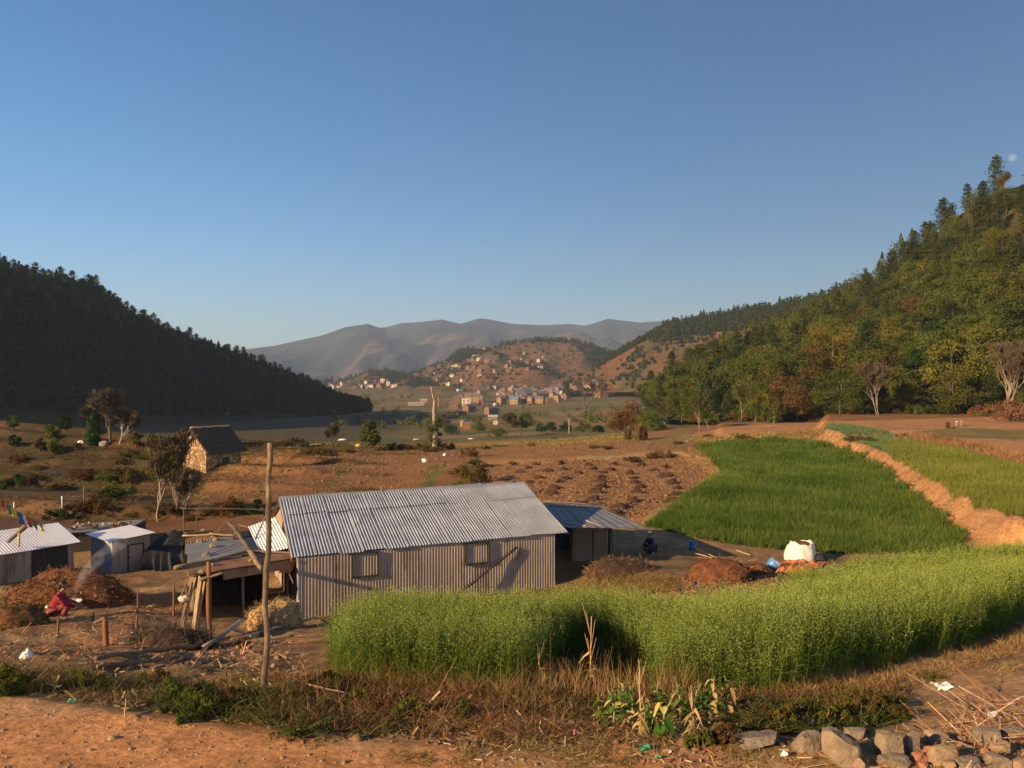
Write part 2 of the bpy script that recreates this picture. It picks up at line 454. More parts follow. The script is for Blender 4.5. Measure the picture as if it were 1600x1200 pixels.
M['barkless'] = mat_surf("barkless_wood", [(0.25, (0.33, 0.27, 0.2)), (0.75, (0.52, 0.45, 0.36))], 4.0, 0.8, 0.4, 14)
M['bark'] = mat_surf("bark", [(0.25, (0.055, 0.042, 0.03)), (0.75, (0.15, 0.115, 0.085))], 2.5, 0.95, 0.6, 9, stretch=(1, 1, 0.3))
M['bark_pale'] = mat_surf("pale_bark", [(0.25, (0.17, 0.13, 0.095)), (0.75, (0.40, 0.33, 0.25))], 2.2, 0.9, 0.5, 9)
M['bark_pole'] = mat_surf("peeled_pole", [(0.28, (0.05, 0.032, 0.02)), (0.5, (0.13, 0.085, 0.05)), (0.72, (0.28, 0.21, 0.14))], 7.0, 0.85, 0.5, 22, stretch=(1, 1, 0.45))
M['twig'] = mat_surf("twigs", [(0.25, (0.06, 0.045, 0.027)), (0.75, (0.125, 0.095, 0.058))], 2.5, 0.95, 0)
M['thatch'] = mat_surf("old_thatch", [(0.25, (0.022, 0.018, 0.015)), (0.75, (0.075, 0.06, 0.048))], 3.0, 0.95, 0.8, 10, dist=0.08)
M['dark_frame'] = mat_surf("dark_frame_wood", [(0.25, (0.02, 0.017, 0.015)), (0.75, (0.05, 0.042, 0.035))], 5, 0.8, 0.3)
M['plastic_black'] = mat_surf("black_sheeting", [(0.3, (0.010, 0.010, 0.010)), (0.7, (0.034, 0.033, 0.031))], 1.5, 0.6, 0.4, 3.0, spec=0.3, dist=0.03)
M['rock'] = mat_surf("grey_stone", [(0.25, (0.11, 0.082, 0.056)), (0.5, (0.22, 0.168, 0.115)), (0.75, (0.34, 0.265, 0.185))], 4.0, 0.92, 1.0, 16, dist=0.03, stain=((0.17, 0.10, 0.05), 6.0, 0.58))
M['rock_tan'] = mat_surf("tan_stone", [(0.25, (0.19, 0.125, 0.072)), (0.75, (0.38, 0.27, 0.165))], 4.0, 0.92, 1.0, 16, dist=0.03, stain=((0.17, 0.10, 0.05), 6.0, 0.62))
M['rock_red'] = mat_surf("reddish_stone", [(0.25, (0.24, 0.09, 0.05)), (0.75, (0.40, 0.18, 0.10))], 3.0, 0.9, 0.5, 12)
M['dung'] = mat_surf("dark_compost", [(0.25, (0.022, 0.011, 0.008)), (0.75, (0.07, 0.037, 0.023))], 6.0, 0.95, 0.8, 14, dist=0.05)
M['leafheap'] = mat_surf("rotting_leaves", [(0.25, (0.06, 0.022, 0.010)), (0.5, (0.13, 0.052, 0.022)), (0.75, (0.22, 0.10, 0.045))], 4.0, 0.95, 0.9, 14, dist=0.08)
M['clod'] = mat_surf("soil_clod", [(0.25, (0.11, 0.057, 0.026)), (0.75, (0.22, 0.122, 0.058))], 2.0, 0.95, 0.4)
M['straw'] = mat_surf("straw", [(0.25, (0.36, 0.22, 0.09)), (0.75, (0.62, 0.43, 0.20))], 8, 0.9, 0.9, 30, dist=0.04)
M['sack'] = mat_surf("woven_white_sack", [(0.25, (0.62, 0.56, 0.47)), (0.75, (0.80, 0.75, 0.66))], 4, 0.7, 0.4, 14)
M['tarp_orange'] = mat_surf("orange_tarpaulin", [(0.25, (0.72, 0.16, 0.03)), (0.75, (0.86, 0.25, 0.06))], 3, 0.55, 0.4, 8)
M['blue'] = mat_surf("blue_plastic", [(0.25, (0.04, 0.16, 0.42)), (0.75, (0.10, 0.30, 0.62))], 3, 0.4, 0.2, 8, spec=0.5)
M['white'] = mat_surf("white_plastic", [(0.25, (0.62, 0.60, 0.56)), (0.75, (0.82, 0.80, 0.76))], 3, 0.5, 0.2, 8)
M['green_plastic'] = mat_surf("green_wrapper", [(0.25, (0.03, 0.25, 0.12)), (0.75, (0.08, 0.42, 0.22))], 3, 0.45, 0.2, 8)
M['pink'] = mat_surf("pink_wrapper", [(0.25, (0.55, 0.2, 0.18)), (0.75, (0.75, 0.5, 0.45))], 9, 0.5, 0.2, 8)
for k, c in (('red', (0.45, 0.035, 0.03)), ('green', (0.07, 0.20, 0.07)), ('yellow', (0.55, 0.38, 0.04)), ('blue', (0.06, 0.09, 0.30)), ('white', (0.6, 0.55, 0.5))):
    M['flag_' + k] = mat_surf(k + "_flag_cloth", [(0.3, tuple(x * 0.8 for x in c)), (0.7, c)], 5, 0.85, 0.3, 12)
M['skin'] = mat_surf("skin", [(0.3, (0.24, 0.12, 0.075)), (0.7, (0.32, 0.17, 0.11))], 8, 0.6, 0)
M['hair'] = mat_surf("black_hair", [(0.3, (0.012, 0.009, 0.008)), (0.7, (0.03, 0.022, 0.018))], 20, 0.5, 0.5, 40)
M['cloth_red'] = mat_surf("red_shawl", [(0.3, (0.17, 0.008, 0.014)), (0.7, (0.28, 0.022, 0.03))], 9, 0.9, 0.5, 20)
M['cloth_pink'] = mat_surf("pink_red_skirt", [(0.3, (0.18, 0.03, 0.035)), (0.7, (0.30, 0.07, 0.07))], 14, 0.9, 0.5, 20)
M['cloth_dark'] = mat_surf("dark_cloth", [(0.3, (0.02, 0.018, 0.022)), (0.7, (0.05, 0.045, 0.05))], 9, 0.9, 0.5, 20)
M['cloth_navy'] = mat_surf("navy_cloth", [(0.3, (0.02, 0.028, 0.05)), (0.7, (0.05, 0.06, 0.09))], 9, 0.9, 0.5, 20)
M['brick'] = mat_surf("mud_brick", [(0.25, (0.155, 0.08, 0.05)), (0.75, (0.25, 0.135, 0.085))], 1.2, 0.9, 0)
M['ochre'] = mat_surf("ochre_plaster", [(0.25, (0.23, 0.145, 0.09)), (0.75, (0.34, 0.225, 0.145))], 1.2, 0.9, 0)
M['cream'] = mat_surf("cream_plaster", [(0.25, (0.48, 0.39, 0.29)), (0.75, (0.64, 0.54, 0.42))], 1.2, 0.9, 0)
M['pinkwall'] = mat_surf("pink_plaster", [(0.25, (0.33, 0.165, 0.12)), (0.75, (0.43, 0.23, 0.17))], 1.2, 0.9, 0)
M['roof_grey'] = mat_surf("grey_roof", [(0.25, (0.09, 0.09, 0.092)), (0.75, (0.21, 0.21, 0.21))], 1.2, 0.6, 0, metal=0.2)
M['roof_blue'] = mat_surf("blue_roof", [(0.25, (0.09, 0.17, 0.34)), (0.75, (0.15, 0.25, 0.45))], 1.2, 0.55, 0)
M['roof_brown'] = mat_surf("brown_tile_roof", [(0.25, (0.10, 0.065, 0.05)), (0.75, (0.20, 0.13, 0.10))], 1.2, 0.9, 0)
M['roof_green'] = mat_surf("green_roof", [(0.25, (0.02, 0.30, 0.12)), (0.75, (0.04, 0.42, 0.2))], 1.2, 0.6, 0)
M['roof_white'] = mat_surf("pale_roof", [(0.25, (0.34, 0.33, 0.31)), (0.75, (0.48, 0.47, 0.45))], 1.2, 0.6, 0)
M['window'] = mat_surf("dark_window", [(0.25, (0.02, 0.018, 0.016)), (0.75, (0.05, 0.045, 0.04))], 4, 0.4, 0)

def mat_stones(name, stops, scale):
    m, n, out = new_mat(name)
    tc = n.nodes.new("ShaderNodeTexCoord")
    v = tex(n, "ShaderNodeTexVoronoi", tc.outputs["Object"], scale)
    e = tex(n, "ShaderNodeTexVoronoi", tc.outputs["Object"], scale)
    e.feature = 'DISTANCE_TO_EDGE'
    r = ramp(n, stops)
    sp = n.nodes.new("ShaderNodeSeparateColor")
    n.links.new(v.outputs["Color"], sp.inputs[0]); n.links.new(sp.outputs[0], r.inputs[0])
    r2 = ramp(n, [(0.0, (0, 0, 0)), (0.06, (1, 1, 1))])
    n.links.new(e.outputs["Distance"], r2.inputs[0])
    mx = n.nodes.new("ShaderNodeMix"); mx.data_type = 'RGBA'
    n.links.new(r2.outputs[0], mx.inputs[0]); mx.inputs[6].default_value = (0.12, 0.07, 0.035, 1)
    n.links.new(r.outputs[0], mx.inputs[7])
    b = n.nodes.new("ShaderNodeBsdfPrincipled"); b.inputs["Roughness"].default_value = 0.95
    n.links.new(mx.outputs[2], b.inputs["Base Color"])
    bp = n.nodes.new("ShaderNodeBump"); bp.inputs["Strength"].default_value = 0.8; bp.inputs["Distance"].default_value = 0.08
    n.links.new(r2.outputs[0], bp.inputs["Height"]); n.links.new(bp.outputs[0], b.inputs["Normal"])
    n.links.new(b.outputs[0], out.inputs[0])
    return m
M['stonewall'] = mat_stones("rubble_stone_wall", [(0.0, (0.14, 0.08, 0.038)), (0.5, (0.27, 0.165, 0.08)), (1.0, (0.50, 0.36, 0.23))], 4.2)

# leaves
M['l_olive'] = mat_leaf("olive_leaves", [(0, (0.052, 0.070, 0.013)), (0.6, (0.094, 0.114, 0.020)), (1, (0.15, 0.16, 0.034))])
M['l_green'] = mat_leaf("green_leaves", [(0, (0.045, 0.065, 0.012)), (0.6, (0.085, 0.105, 0.02)), (1, (0.135, 0.15, 0.032))])
M['l_dark'] = mat_leaf("dark_leaves", [(0, (0.018, 0.034, 0.010)), (0.6, (0.035, 0.058, 0.016)), (1, (0.06, 0.085, 0.025))])
M['l_yellow'] = mat_leaf("yellowing_leaves", [(0, (0.075, 0.078, 0.014)), (0.6, (0.14, 0.128, 0.020)), (1, (0.22, 0.18, 0.03))])
M['l_rust'] = mat_leaf("rusty_leaves", [(0, (0.075, 0.050, 0.018)), (0.6, (0.13, 0.082, 0.024)), (1, (0.19, 0.122, 0.034))])
M['l_pine'] = mat_leaf("pine_needles", [(0, (0.026, 0.038, 0.012)), (0.6, (0.055, 0.068, 0.018)), (1, (0.095, 0.102, 0.026))], 0.15)
M['l_shade'] = mat_leaf("shaded_pine_needles", [(0, (0.009, 0.014, 0.006)), (0.6, (0.018, 0.025, 0.009)), (1, (0.032, 0.040, 0.013))], 0.1)  # pine needles with the shade of the left hill darkened into the colour
M['l_brown'] = mat_leaf("dry_brown_leaves", [(0, (0.10, 0.05, 0.024)), (0.6, (0.20, 0.11, 0.05)), (1, (0.32, 0.2, 0.1))])
M['l_pale'] = mat_leaf("pale_flowering_leaves", [(0, (0.08, 0.11, 0.04)), (0.5, (0.22, 0.24, 0.12)), (1, (0.42, 0.40, 0.26))])
M['oat'] = mat_leaf("oat_plants", [(0, (0.055, 0.088, 0.014)), (0.5, (0.15, 0.19, 0.032)), (0.55, (0.26, 0.285, 0.058)), (1, (0.42, 0.44, 0.13))], 0.35, 0)
M['wheat'] = mat_leaf("young_wheat", [(0, (0.040, 0.066, 0.014)), (0.6, (0.105, 0.145, 0.028)), (1, (0.23, 0.25, 0.06))], 0.35, 0)
M['barley'] = mat_leaf("light_green_crop", [(0, (0.085, 0.135, 0.025)), (0.6, (0.16, 0.215, 0.045)), (1, (0.27, 0.30, 0.085))], 0.35, 0)
M['bluegreen'] = mat_leaf("bluish_green_crop", [(0, (0.06, 0.13, 0.05)), (0.6, (0.11, 0.19, 0.08)), (1, (0.19, 0.25, 0.11))], 0.35, 0)
M['drygrass'] = mat_leaf("dry_grass", [(0, (0.10, 0.058, 0.022)), (0.5, (0.24, 0.155, 0.06)), (1, (0.46, 0.345, 0.155))], 0.25, 0)
M['weed'] = mat_leaf("roadside_weeds", [(0, (0.038, 0.044, 0.012)), (0.6, (0.085, 0.092, 0.024)), (1, (0.17, 0.16, 0.055))], 0.3, 0)
M['broadleaf'] = mat_leaf("broad_crop_leaves", [(0, (0.05, 0.11, 0.02)), (0.5, (0.11, 0.19, 0.03)), (0.62, (0.42, 0.30, 0.06)), (1, (0.62, 0.46, 0.24))], 0.3, 0)
M['strawbit'] = mat_leaf("straw_litter", [(0, (0.18, 0.085, 0.035)), (0.5, (0.34, 0.20, 0.09)), (1, (0.62, 0.46, 0.26))], 0.1, 0)
# ------------------------------------------------------------------ building meshes
class Geo:
    def __init__(self):
        self.v = []; self.f = []; self.n = 0
    def add(self, V, Fs):
        V = np.asarray(V, float).reshape(-1, 3)
        self.v.append(V)
        self.f += [tuple(int(i) + self.n for i in f) for f in Fs]
        self.n += len(V)
        return self
    def pbox(self, o, u, v, w):
        o, u, v, w = (np.asarray(a, float) for a in (o, u, v, w))
        if np.dot(np.cross(u, v), w) < 0:
            u, v = v, u
        return self.add([o, o + u, o + u + v, o + v, o + w, o + u + w, o + u + v + w, o + v + w],
                 [(3, 2, 1, 0), (4, 5, 6, 7), (0, 1, 5, 4), (1, 2, 6, 5), (2, 3, 7, 6), (3, 0, 4, 7)])
    def cbox(self, c, sx, sy, sz, yaw=0.0):
        ca, sa = math.cos(yaw), math.sin(yaw)
        u = np.array((ca, sa, 0)) * sx; v = np.array((-sa, ca, 0)) * sy; w = np.array((0, 0, 1.0)) * sz
        return self.pbox(np.asarray(c, float) - u / 2 - v / 2, u, v, w)
    def tube(self, path, radii, sides=6, cap=True):
        path = np.asarray(path, float); n = len(path)
        if np.isscalar(radii): radii = [radii] * n
        T = np.gradient(path, axis=0)
        T /= np.linalg.norm(T, axis=1)[:, None] + 1e-12
        ref = np.array((0, 0, 1.0)) if abs(T[0][2]) < 0.8 else np.array((1.0, 0, 0))
        vs = []
        a = np.arange(sides) * 2 * math.pi / sides
        for i in range(n):
            x = np.cross(T[i], ref); x /= np.linalg.norm(x) + 1e-12
            y = np.cross(T[i], x)
            vs.append(path[i] + radii[i] * (np.cos(a)[:, None] * x + np.sin(a)[:, None] * y))
        fs = []
        for i in range(n - 1):
            for j in range(sides):
                k = (j + 1) % sides
                fs.append((i * sides + j, i * sides + k, (i + 1) * sides + k, (i + 1) * sides + j))
        if cap:
            fs.append(tuple(sides - 1 - j for j in range(sides))); fs.append(tuple((n - 1) * sides + j for j in range(sides)))
        return self.add(np.concatenate(vs), fs)
    def stick(self, a, b, r0, r1=None, bend=0.0, sides=7, n=6, wob=0.12):
        """a natural pole between two points: slight bend and uneven thickness"""
        a = np.asarray(a, float); b = np.asarray(b, float)
        r1 = r0 if r1 is None else r1
        t = np.linspace(0, 1, n)[:, None]
        p = a + (b - a) * t
        L = np.linalg.norm(b - a)
        off = np.array([random.uniform(-1, 1) for _ in range(3)]); 
        p = p + np.sin(t * math.pi) * off * bend * L
        p[1:-1] += np.random.default_rng(int(abs(a[0] * 1000 + b[1] * 77)) % 99991).normal(0, 0.004 * L, (n - 2, 3))
        rr = [(r0 + (r1 - r0) * i / (n - 1)) * random.uniform(1 - wob, 1 + wob) for i in range(n)]
        return self.tube(p, rr, sides)
    def grid(self, A):
        r, c = A.shape[:2]
        i = np.arange(r * c).reshape(r, c)
        return self.add(A.reshape(-1, 3), np.stack([i[:-1, :-1], i[:-1, 1:], i[1:, 1:], i[1:, :-1]], -1).reshape(-1, 4))
    def corr(self, A, B, D, pitch=0.1, amp=0.016, thick=0.0, spp=8, rows=2, C=None, uneven=0.0):
        """corrugated sheet on the parallelogram A, B (across the flutes), D (along them)"""
        A, B, D = (np.asarray(x, float) for x in (A, B, D))
        C = B + D - A if C is None else np.asarray(C, float)
        Lw = np.linalg.norm(B - A)
        n = max(int(round(Lw / pitch)) * spp, 8)
        nrm = np.cross(B - A, D - A); nrm /= np.linalg.norm(nrm)
        s = np.linspace(0, 1, n + 1)
        h = np.sin(s * Lw / pitch * 2 * math.pi) * amp
        rws = []
        for k in range(rows):
            t = k / (rows - 1)
            P0 = A + (D - A) * t; P1 = B + (C - B) * t
            w = h + uneven * (np.interp(s * 9 + k * 3.3, np.arange(16), _unev)) 
            rws.append(P0 + (P1 - P0) * s[:, None] + nrm * w[:, None])
        return self.grid(np.array(rws))
    def lump(self, c, rad, seed=0, sub=2, rough=0.25, flat=None, yaw=0.0):
        V, Fs = ICO[sub]
        r = np.random.default_rng(seed)
        o = r.uniform(0, 50, 2)
        d = 1 + rough * fbm(V[:, 0] * 1.3 + o[0] + V[:, 2] * 0.9, V[:, 1] * 1.3 + o[1] - V[:, 2] * 1.1, 3, seed) \
              + 0.12 * rough * r.normal(0, 1, len(V))
        p = V * d[:, None] * np.asarray(rad, float)
        ca, sa = math.cos(yaw), math.sin(yaw)
        p = np.stack([p[:, 0] * ca - p[:, 1] * sa, p[:, 0] * sa + p[:, 1] * ca, p[:, 2]], -1) + np.asarray(c, float)
        if flat is not None:
            p[:, 2] = np.maximum(p[:, 2], flat)
        return self.add(p, Fs)

_unev = np.random.default_rng(3).normal(0, 1, 16)

def _ico():
    import bmesh
    out = {}
    for s in (1, 2, 3, 4):
        bm = bmesh.new()
        bmesh.ops.create_icosphere(bm, subdivisions=s, radius=1)
        bm.verts.ensure_lookup_table()
        out[s] = (np.array([v.co[:] for v in bm.verts]), [tuple(v.index for v in f.verts) for f in bm.faces])
        bm.free()
    return out
ICO = _ico()

def to_mesh(name, geo, mat, org=(0, 0, 0), smooth=False):
    me = bpy.data.meshes.new(name)
    V = np.concatenate(geo.v) - np.asarray(org, float)
    me.from_pydata(V.tolist(), [], geo.f)
    me.materials.append(mat)
    if smooth:
        me.polygons.foreach_set("use_smooth", np.ones(len(me.polygons), bool))
    me.update()
    return me

def arr_mesh(name, V, Fs, mat, rnd=None, smooth=False):
    """V (n,3) and one size of face (m,k) straight from arrays"""
    me = bpy.data.meshes.new(name)
    V = np.ascontiguousarray(V, np.float32); Fs = np.ascontiguousarray(Fs, np.int32)
    m, k = Fs.shape
    me.vertices.add(len(V)); me.vertices.foreach_set("co", V.ravel())
    me.loops.add(m * k); me.loops.foreach_set("vertex_index", Fs.ravel())
    me.polygons.add(m); me.polygons.foreach_set("loop_start", np.arange(0, m * k, k, dtype=np.int32))
    if rnd is not None:
        a = me.attributes.new("rnd", 'FLOAT', 'FACE')
        a.data.foreach_set("value", np.ascontiguousarray(rnd, np.float32))
    if mat is not None:
        me.materials.append(mat)
    me.update(calc_edges=True)
    if smooth:
        me.polygons.foreach_set("use_smooth", np.ones(m, bool))
    return me

def quads_mesh(name, Q, mat, rnd):
    n = len(Q)
    return arr_mesh(name, Q.reshape(-1, 3), np.arange(n * Q.shape[1]).reshape(n, Q.shape[1]), mat, rnd)

ORG = {}
def tag(o, label=None, cat=None, group=None, kind=None):
    if label: o["label"] = label
    if cat: o["category"] = cat
    if group: o["group"] = group
    if kind: o["kind"] = kind
    return o

def thing(name, label, cat, loc, group=None):
    o = bpy.data.objects.new(name, None)
    o.empty_display_size = 0.2
    o.location = [float(x) for x in loc]
    COL.objects.link(o)
    ORG[o.name] = np.asarray(loc, float)
    return tag(o, label, cat, group)

def part(name, geo, mat, parent, smooth=False, label=None):
    org = ORG[parent.name]
    me = geo if isinstance(geo, bpy.types.Mesh) else to_mesh(name, geo, mat, org, smooth)
    o = bpy.data.objects.new(name, me)
    o.parent = parent
    COL.objects.link(o)
    ORG[o.name] = org
    if label: o["label"] = label
    return o

def solo(name, label, cat, geo, mat, loc=None, group=None, kind=None, smooth=False):
    V = np.concatenate(geo.v)
    if loc is None:
        loc = ((V[:, 0].min() + V[:, 0].max()) / 2, (V[:, 1].min() + V[:, 1].max()) / 2, V[:, 2].min())
    o = bpy.data.objects.new(name, to_mesh(name, geo, mat, loc, smooth))
    o.location = [float(x) for x in loc]
    COL.objects.link(o)
    ORG[o.name] = np.asarray(loc, float)
    return tag(o, label, cat, group, kind)

def put(name, mesh, kind=None, label=None, cat=None, group=None):
    o = bpy.data.objects.new(name, mesh)
    COL.objects.link(o)
    return tag(o, label, cat, group, kind)

# ------------------------------------------------------------------ ground
def soil_colour(X, Y, Z, px):
    q = CYP + (ZC - Z) / Y * FPX
    n = len(X)
    C = np.empty((n, 3))
    n1 = fbm(X / 7, Y / 7, 4, 71); n2 = fbm(X / 1.5, Y / 1.5, 3, 72); n3 = fbm(X / 30, Y / 30, 3, 73)
    def mix(col, w):
        w = np.clip(w, 0, 1)[:, None]
        C[:] = C * (1 - w) + np.array(col) * w
    C[:] = (0.235, 0.135, 0.065)
    # yard and bank: stubble, dry grass and bare soil
    mix((0.30, 0.20, 0.09), sstep(-0.1, 0.5, n1 + 0.4 * n2))
    mix((0.10, 0.10, 0.035), 0.6 * sstep(0.1, 0.6, -n1 + 0.5 * n2))
    # far fields
    far = sstep(44, 50, Y)
    mix((0.205, 0.105, 0.045), far)
    mix((0.25, 0.16, 0.07), far * sstep(0.05, 0.5, n3) * 0.6)
    valley = sstep(150, 190, Y)
    mix((0.15, 0.115, 0.05), valley)
    f2 = fbm(X / 45, Y / 28, 3, 77)
    mix((0.07, 0.105, 0.03), valley * sstep(0.22, 0.32, f2) * 0.9)
    mix((0.23, 0.14, 0.07), valley * sstep(0.1, 0.3, -f2) * 0.8)
    sh = sstep(-25, -60, X) * sstep(175, 200, Y) * sstep(620, 520, Y)  # shade of the left hill deepened in the soil colour here
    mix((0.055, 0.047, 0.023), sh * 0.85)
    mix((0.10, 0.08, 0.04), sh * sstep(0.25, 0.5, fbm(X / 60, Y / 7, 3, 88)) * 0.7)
    # grassy crest between the fields and the valley
    cr = sstep(110, 122, Y) * sstep(165, 150, Y) * (px < 1080)
    mix((0.22, 0.14, 0.06), cr * sstep(-0.3, 0.3, n1))
    mix((0.13, 0.125, 0.045), cr * sstep(0.1, 0.5, n2 + n1) * 0.8)
    # left terraces
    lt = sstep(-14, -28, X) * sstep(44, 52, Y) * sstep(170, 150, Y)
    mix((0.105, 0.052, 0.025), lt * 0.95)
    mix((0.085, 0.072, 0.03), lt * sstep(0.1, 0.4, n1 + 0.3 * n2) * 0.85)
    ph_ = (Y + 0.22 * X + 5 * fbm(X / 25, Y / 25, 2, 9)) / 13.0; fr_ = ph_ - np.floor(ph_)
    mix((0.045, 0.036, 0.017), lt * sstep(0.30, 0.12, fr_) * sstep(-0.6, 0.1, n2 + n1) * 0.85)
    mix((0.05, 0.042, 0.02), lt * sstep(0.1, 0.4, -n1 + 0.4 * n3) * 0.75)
    reg = np.zeros(n, int)
    wob = 2.5 * n2 * np.clip(60 / Y, 0.3, 4)
    def poly(p, col, r=0, w=1.0, vis=True):
        m = inpoly(px + wob, q + wob * 0.5, p)
        if vis: m &= (Y > 7) & (Y < 240)
        C[m] = C[m] * (1 - w) + np.array(col) * w
        if r: reg[m] = r
        return m
    # ploughed fields
    plough = (0.225, 0.115, 0.048)
    poly([(290, 795), (330, 742), (420, 722), (480, 712), (560, 705), (525, 740), (440, 800)], (0.20, 0.10, 0.043), 1)
    poly([(440, 800), (500, 765), (560, 713), (675, 712), (655, 770), (640, 800)], plough, 1)
    poly([(675, 800), (690, 740), (720, 715), (735, 722), (725, 760), (720, 800)], (0.215, 0.11, 0.047), 1)
    poly([(742, 724), (740, 688), (985, 690), (1055, 700), (1060, 712), (990, 724)], (0.235, 0.125, 0.053), 1)
    poly([(430, 722), (400, 735), (330, 740), (380, 712), (470, 700), (470, 708)], (0.21, 0.115, 0.05), 0)
    # ground left of the house and the small dark plot on the far left
    poly([(0, 838), (0, 795), (70, 780), (160, 775), (130, 800), (90, 840)], (0.13, 0.075, 0.04), 1)
    # bunds
    for a in ([(495, 780), (548, 716), (556, 716), (508, 780)], [(822, 690), (828, 690), (836, 724), (829, 724)], [(891, 690), (897, 690), (898, 724), (892, 724)], [(385, 780), (452, 728), (456, 730), (392, 784)]):
        poly(a, (0.25, 0.155, 0.072))
    poly([(650, 780), (662, 745), (668, 730), (690, 722), (700, 730), (682, 745), (674, 780)], (0.13, 0.14, 0.045))
    # top ploughed field and strip on the right
    poly([(1060, 682), (1135, 668), (1160, 662), (1700, 648), (1900, 650), (1900, 740), (1600, 722), (1500, 697), (1400, 682), (1280, 684), (1170, 680)], (0.335, 0.175, 0.080), 2)
    poly([(1490, 668), (1720, 676), (1720, 690), (1480, 684), (1380, 679)], (0.13, 0.12, 0.045), 0, 0.85)
    poly([(1055, 712), (1075, 690), (1130, 692), (1180, 682), (1290, 690), (1300, 683), (1160, 676), (1060, 684)], (0.22, 0.165, 0.07), 0, 0.8)
    # field of compost heaps
    m = sdpoly(X, Y, MOUNDF) > 0.3
    C[m] = np.array((0.225, 0.125, 0.058)); reg[m] = 3
    b = sstep(-3.2, -0.6, sdpoly(X, Y, MOUNDF)) * (sdpoly(X, Y, MOUNDF) <= 0.3) * (X > 8)
    mix((0.26, 0.19, 0.085), b)
    w = sdpoly(X, Y, WHEATW) > 0
    C[w] = (0.06, 0.07, 0.025); reg[w] = 4
    # orange soil bank below the upper terrace
    sd = sdpoly(X, Y, UPTERR)
    bk = sstep(-2.6, -1.5, sd + 0.9 * n2) * sstep(1.1, 0.3, sd) * (Y < 106) * (px > 1180) * (~w)
    mix((0.34, 0.182, 0.082), bk)
    mix((0.19, 0.115, 0.05), bk * sstep(0.1, 0.5, fbm(X / 1.2, Y / 1.2, 3, 87)) * 0.6)
    up = (sd > 0.8) & (Y < 108) & (reg != 2)
    C[up] = (0.12, 0.13, 0.045); reg[up] = 5
    # clods between the oats and the compost pile
    m = (px > 900) & (px < 1235) & (Y > 21.5) & (Y < 31)
    mix((0.29, 0.175, 0.085), m * sstep(-0.5, 0.2, n2 + 0.5))
    # worn yard left
    m = (px < 300) & (Y > 15) & (Y < 38)
    mix((0.25, 0.125, 0.052), m * sstep(-0.3, 0.4, n2 + n1) * 0.8)
    mix((0.38, 0.25, 0.11), m * sstep(0.2, 0.6, fbm(X / 2.5, Y / 2.5, 3, 79)) * 0.7)
    # bare dirt on the right above the stones
    m = sstep(1380, 1430, px + 30 * n2) * sstep(8.9, 9.4, Y) * sstep(15.5, 13, Y)
    mix((0.36, 0.215, 0.105), m)
    # the road
    ye = np.interp(px, RAILS[2][:, 0], RAILS[2][:, 1])
    rd = sstep(0.5, -0.15, Y - ye + 0.55 * n2 + 0.3 * n1)
    mix((0.44, 0.215, 0.088), rd)
    mix((0.36, 0.22, 0.115), rd * sstep(0.1, 0.5, fbm(X / 1.8, Y / 0.9, 4, 81)) * 0.7)
    mix((0.47, 0.215, 0.08), rd * sstep(0.1, 0.5, fbm(X / 3.1, Y / 1.4, 3, 83)) * 0.6)
    mix((0.24, 0.19, 0.08), rd * sstep(700, 900, px) * sstep(-0.1, 0.4, n2) * 0.6)
    reg[rd > 0.5] = 6
    return C, reg

def make_ground():
    us = np.concatenate([np.linspace(-2500, -160, 50)[:-1], np.arange(-160, 1764, 4.0), np.linspace(1764, 4100, 50)[1:]])
    cols = []
    Yall = []
    for k in range(len(RAILS) - 1):
        a = np.interp(us, RAILS[k][:, 0], RAILS[k][:, 1]); b = np.interp(us, RAILS[k + 1][:, 0], RAILS[k + 1][:, 1])
        t = np.arange(ROWS[k]) / ROWS[k]
        Yall.append(a[None] * (b / a)[None] ** t[:, None])
    Yall.append(np.interp(us, RAILS[-1][:, 0], RAILS[-1][:, 1])[None])
    Y = np.concatenate(Yall)
    U = np.broadcast_to(us, Y.shape)
    X = (U - CXP) / FPX * Y
    Z = G(X.ravel(), Y.ravel()).reshape(Y.shape)
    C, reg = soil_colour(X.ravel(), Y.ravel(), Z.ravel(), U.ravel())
    # ploughed texture in the mesh itself
    rr = reg.reshape(Y.shape)
    rough = np.where(rr == 3, 0.22, np.where((rr == 1) | (rr == 2), 0.05, 0.0))
    Z = Z + rough * fbm(X / 0.8, Y / 0.8, 3, 91) * (Y < 135)
    V, Fq = mesh_grid(X, Y, Z)
    fr = reg[Fq[:, 0]]
    names = {0: "ground", 1: "ploughed_field", 2: "upper_ploughed_field", 3: "clod_field", 4: "wheat_plot_soil", 5: "upper_terrace", 6: "road"}
    for k, nm in names.items():
        f = Fq[fr == k]
        if not len(f): continue
        u, inv = np.unique(f, return_inverse=True)
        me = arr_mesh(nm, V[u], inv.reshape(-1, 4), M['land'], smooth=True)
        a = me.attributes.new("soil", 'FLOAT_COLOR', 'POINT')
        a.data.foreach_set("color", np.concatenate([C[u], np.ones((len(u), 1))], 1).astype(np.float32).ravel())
        put(nm, me, kind="structure")
make_ground()

def hill(name, L, us, rows, colour):
    ts = np.concatenate([np.linspace(k, k + 1, rows, endpoint=False) for k in range(len(L.r) - 1)] + [[len(L.r) - 1.0]])
    U, T = np.meshgrid(us, ts)
    X, Y, Z = L.at(U.ravel(), T.ravel())
    s = U.shape
    V, Fq = mesh_grid(X.reshape(s), Y.reshape(s), Z.reshape(s))
    # skirt below the rims so that nothing shows a cut edge
    me = arr_mesh(name, V, Fq, M['hill'], smooth=True)
    C = colour(X, Y, Z, U.ravel(), T.ravel())
    a = me.attributes.new("soil", 'FLOAT_COLOR', 'POINT')
    a.data.foreach_set("color", np.concatenate([C, np.ones((len(C), 1))], 1).astype(np.float32).ravel())
    return put(name, me, kind="structure")

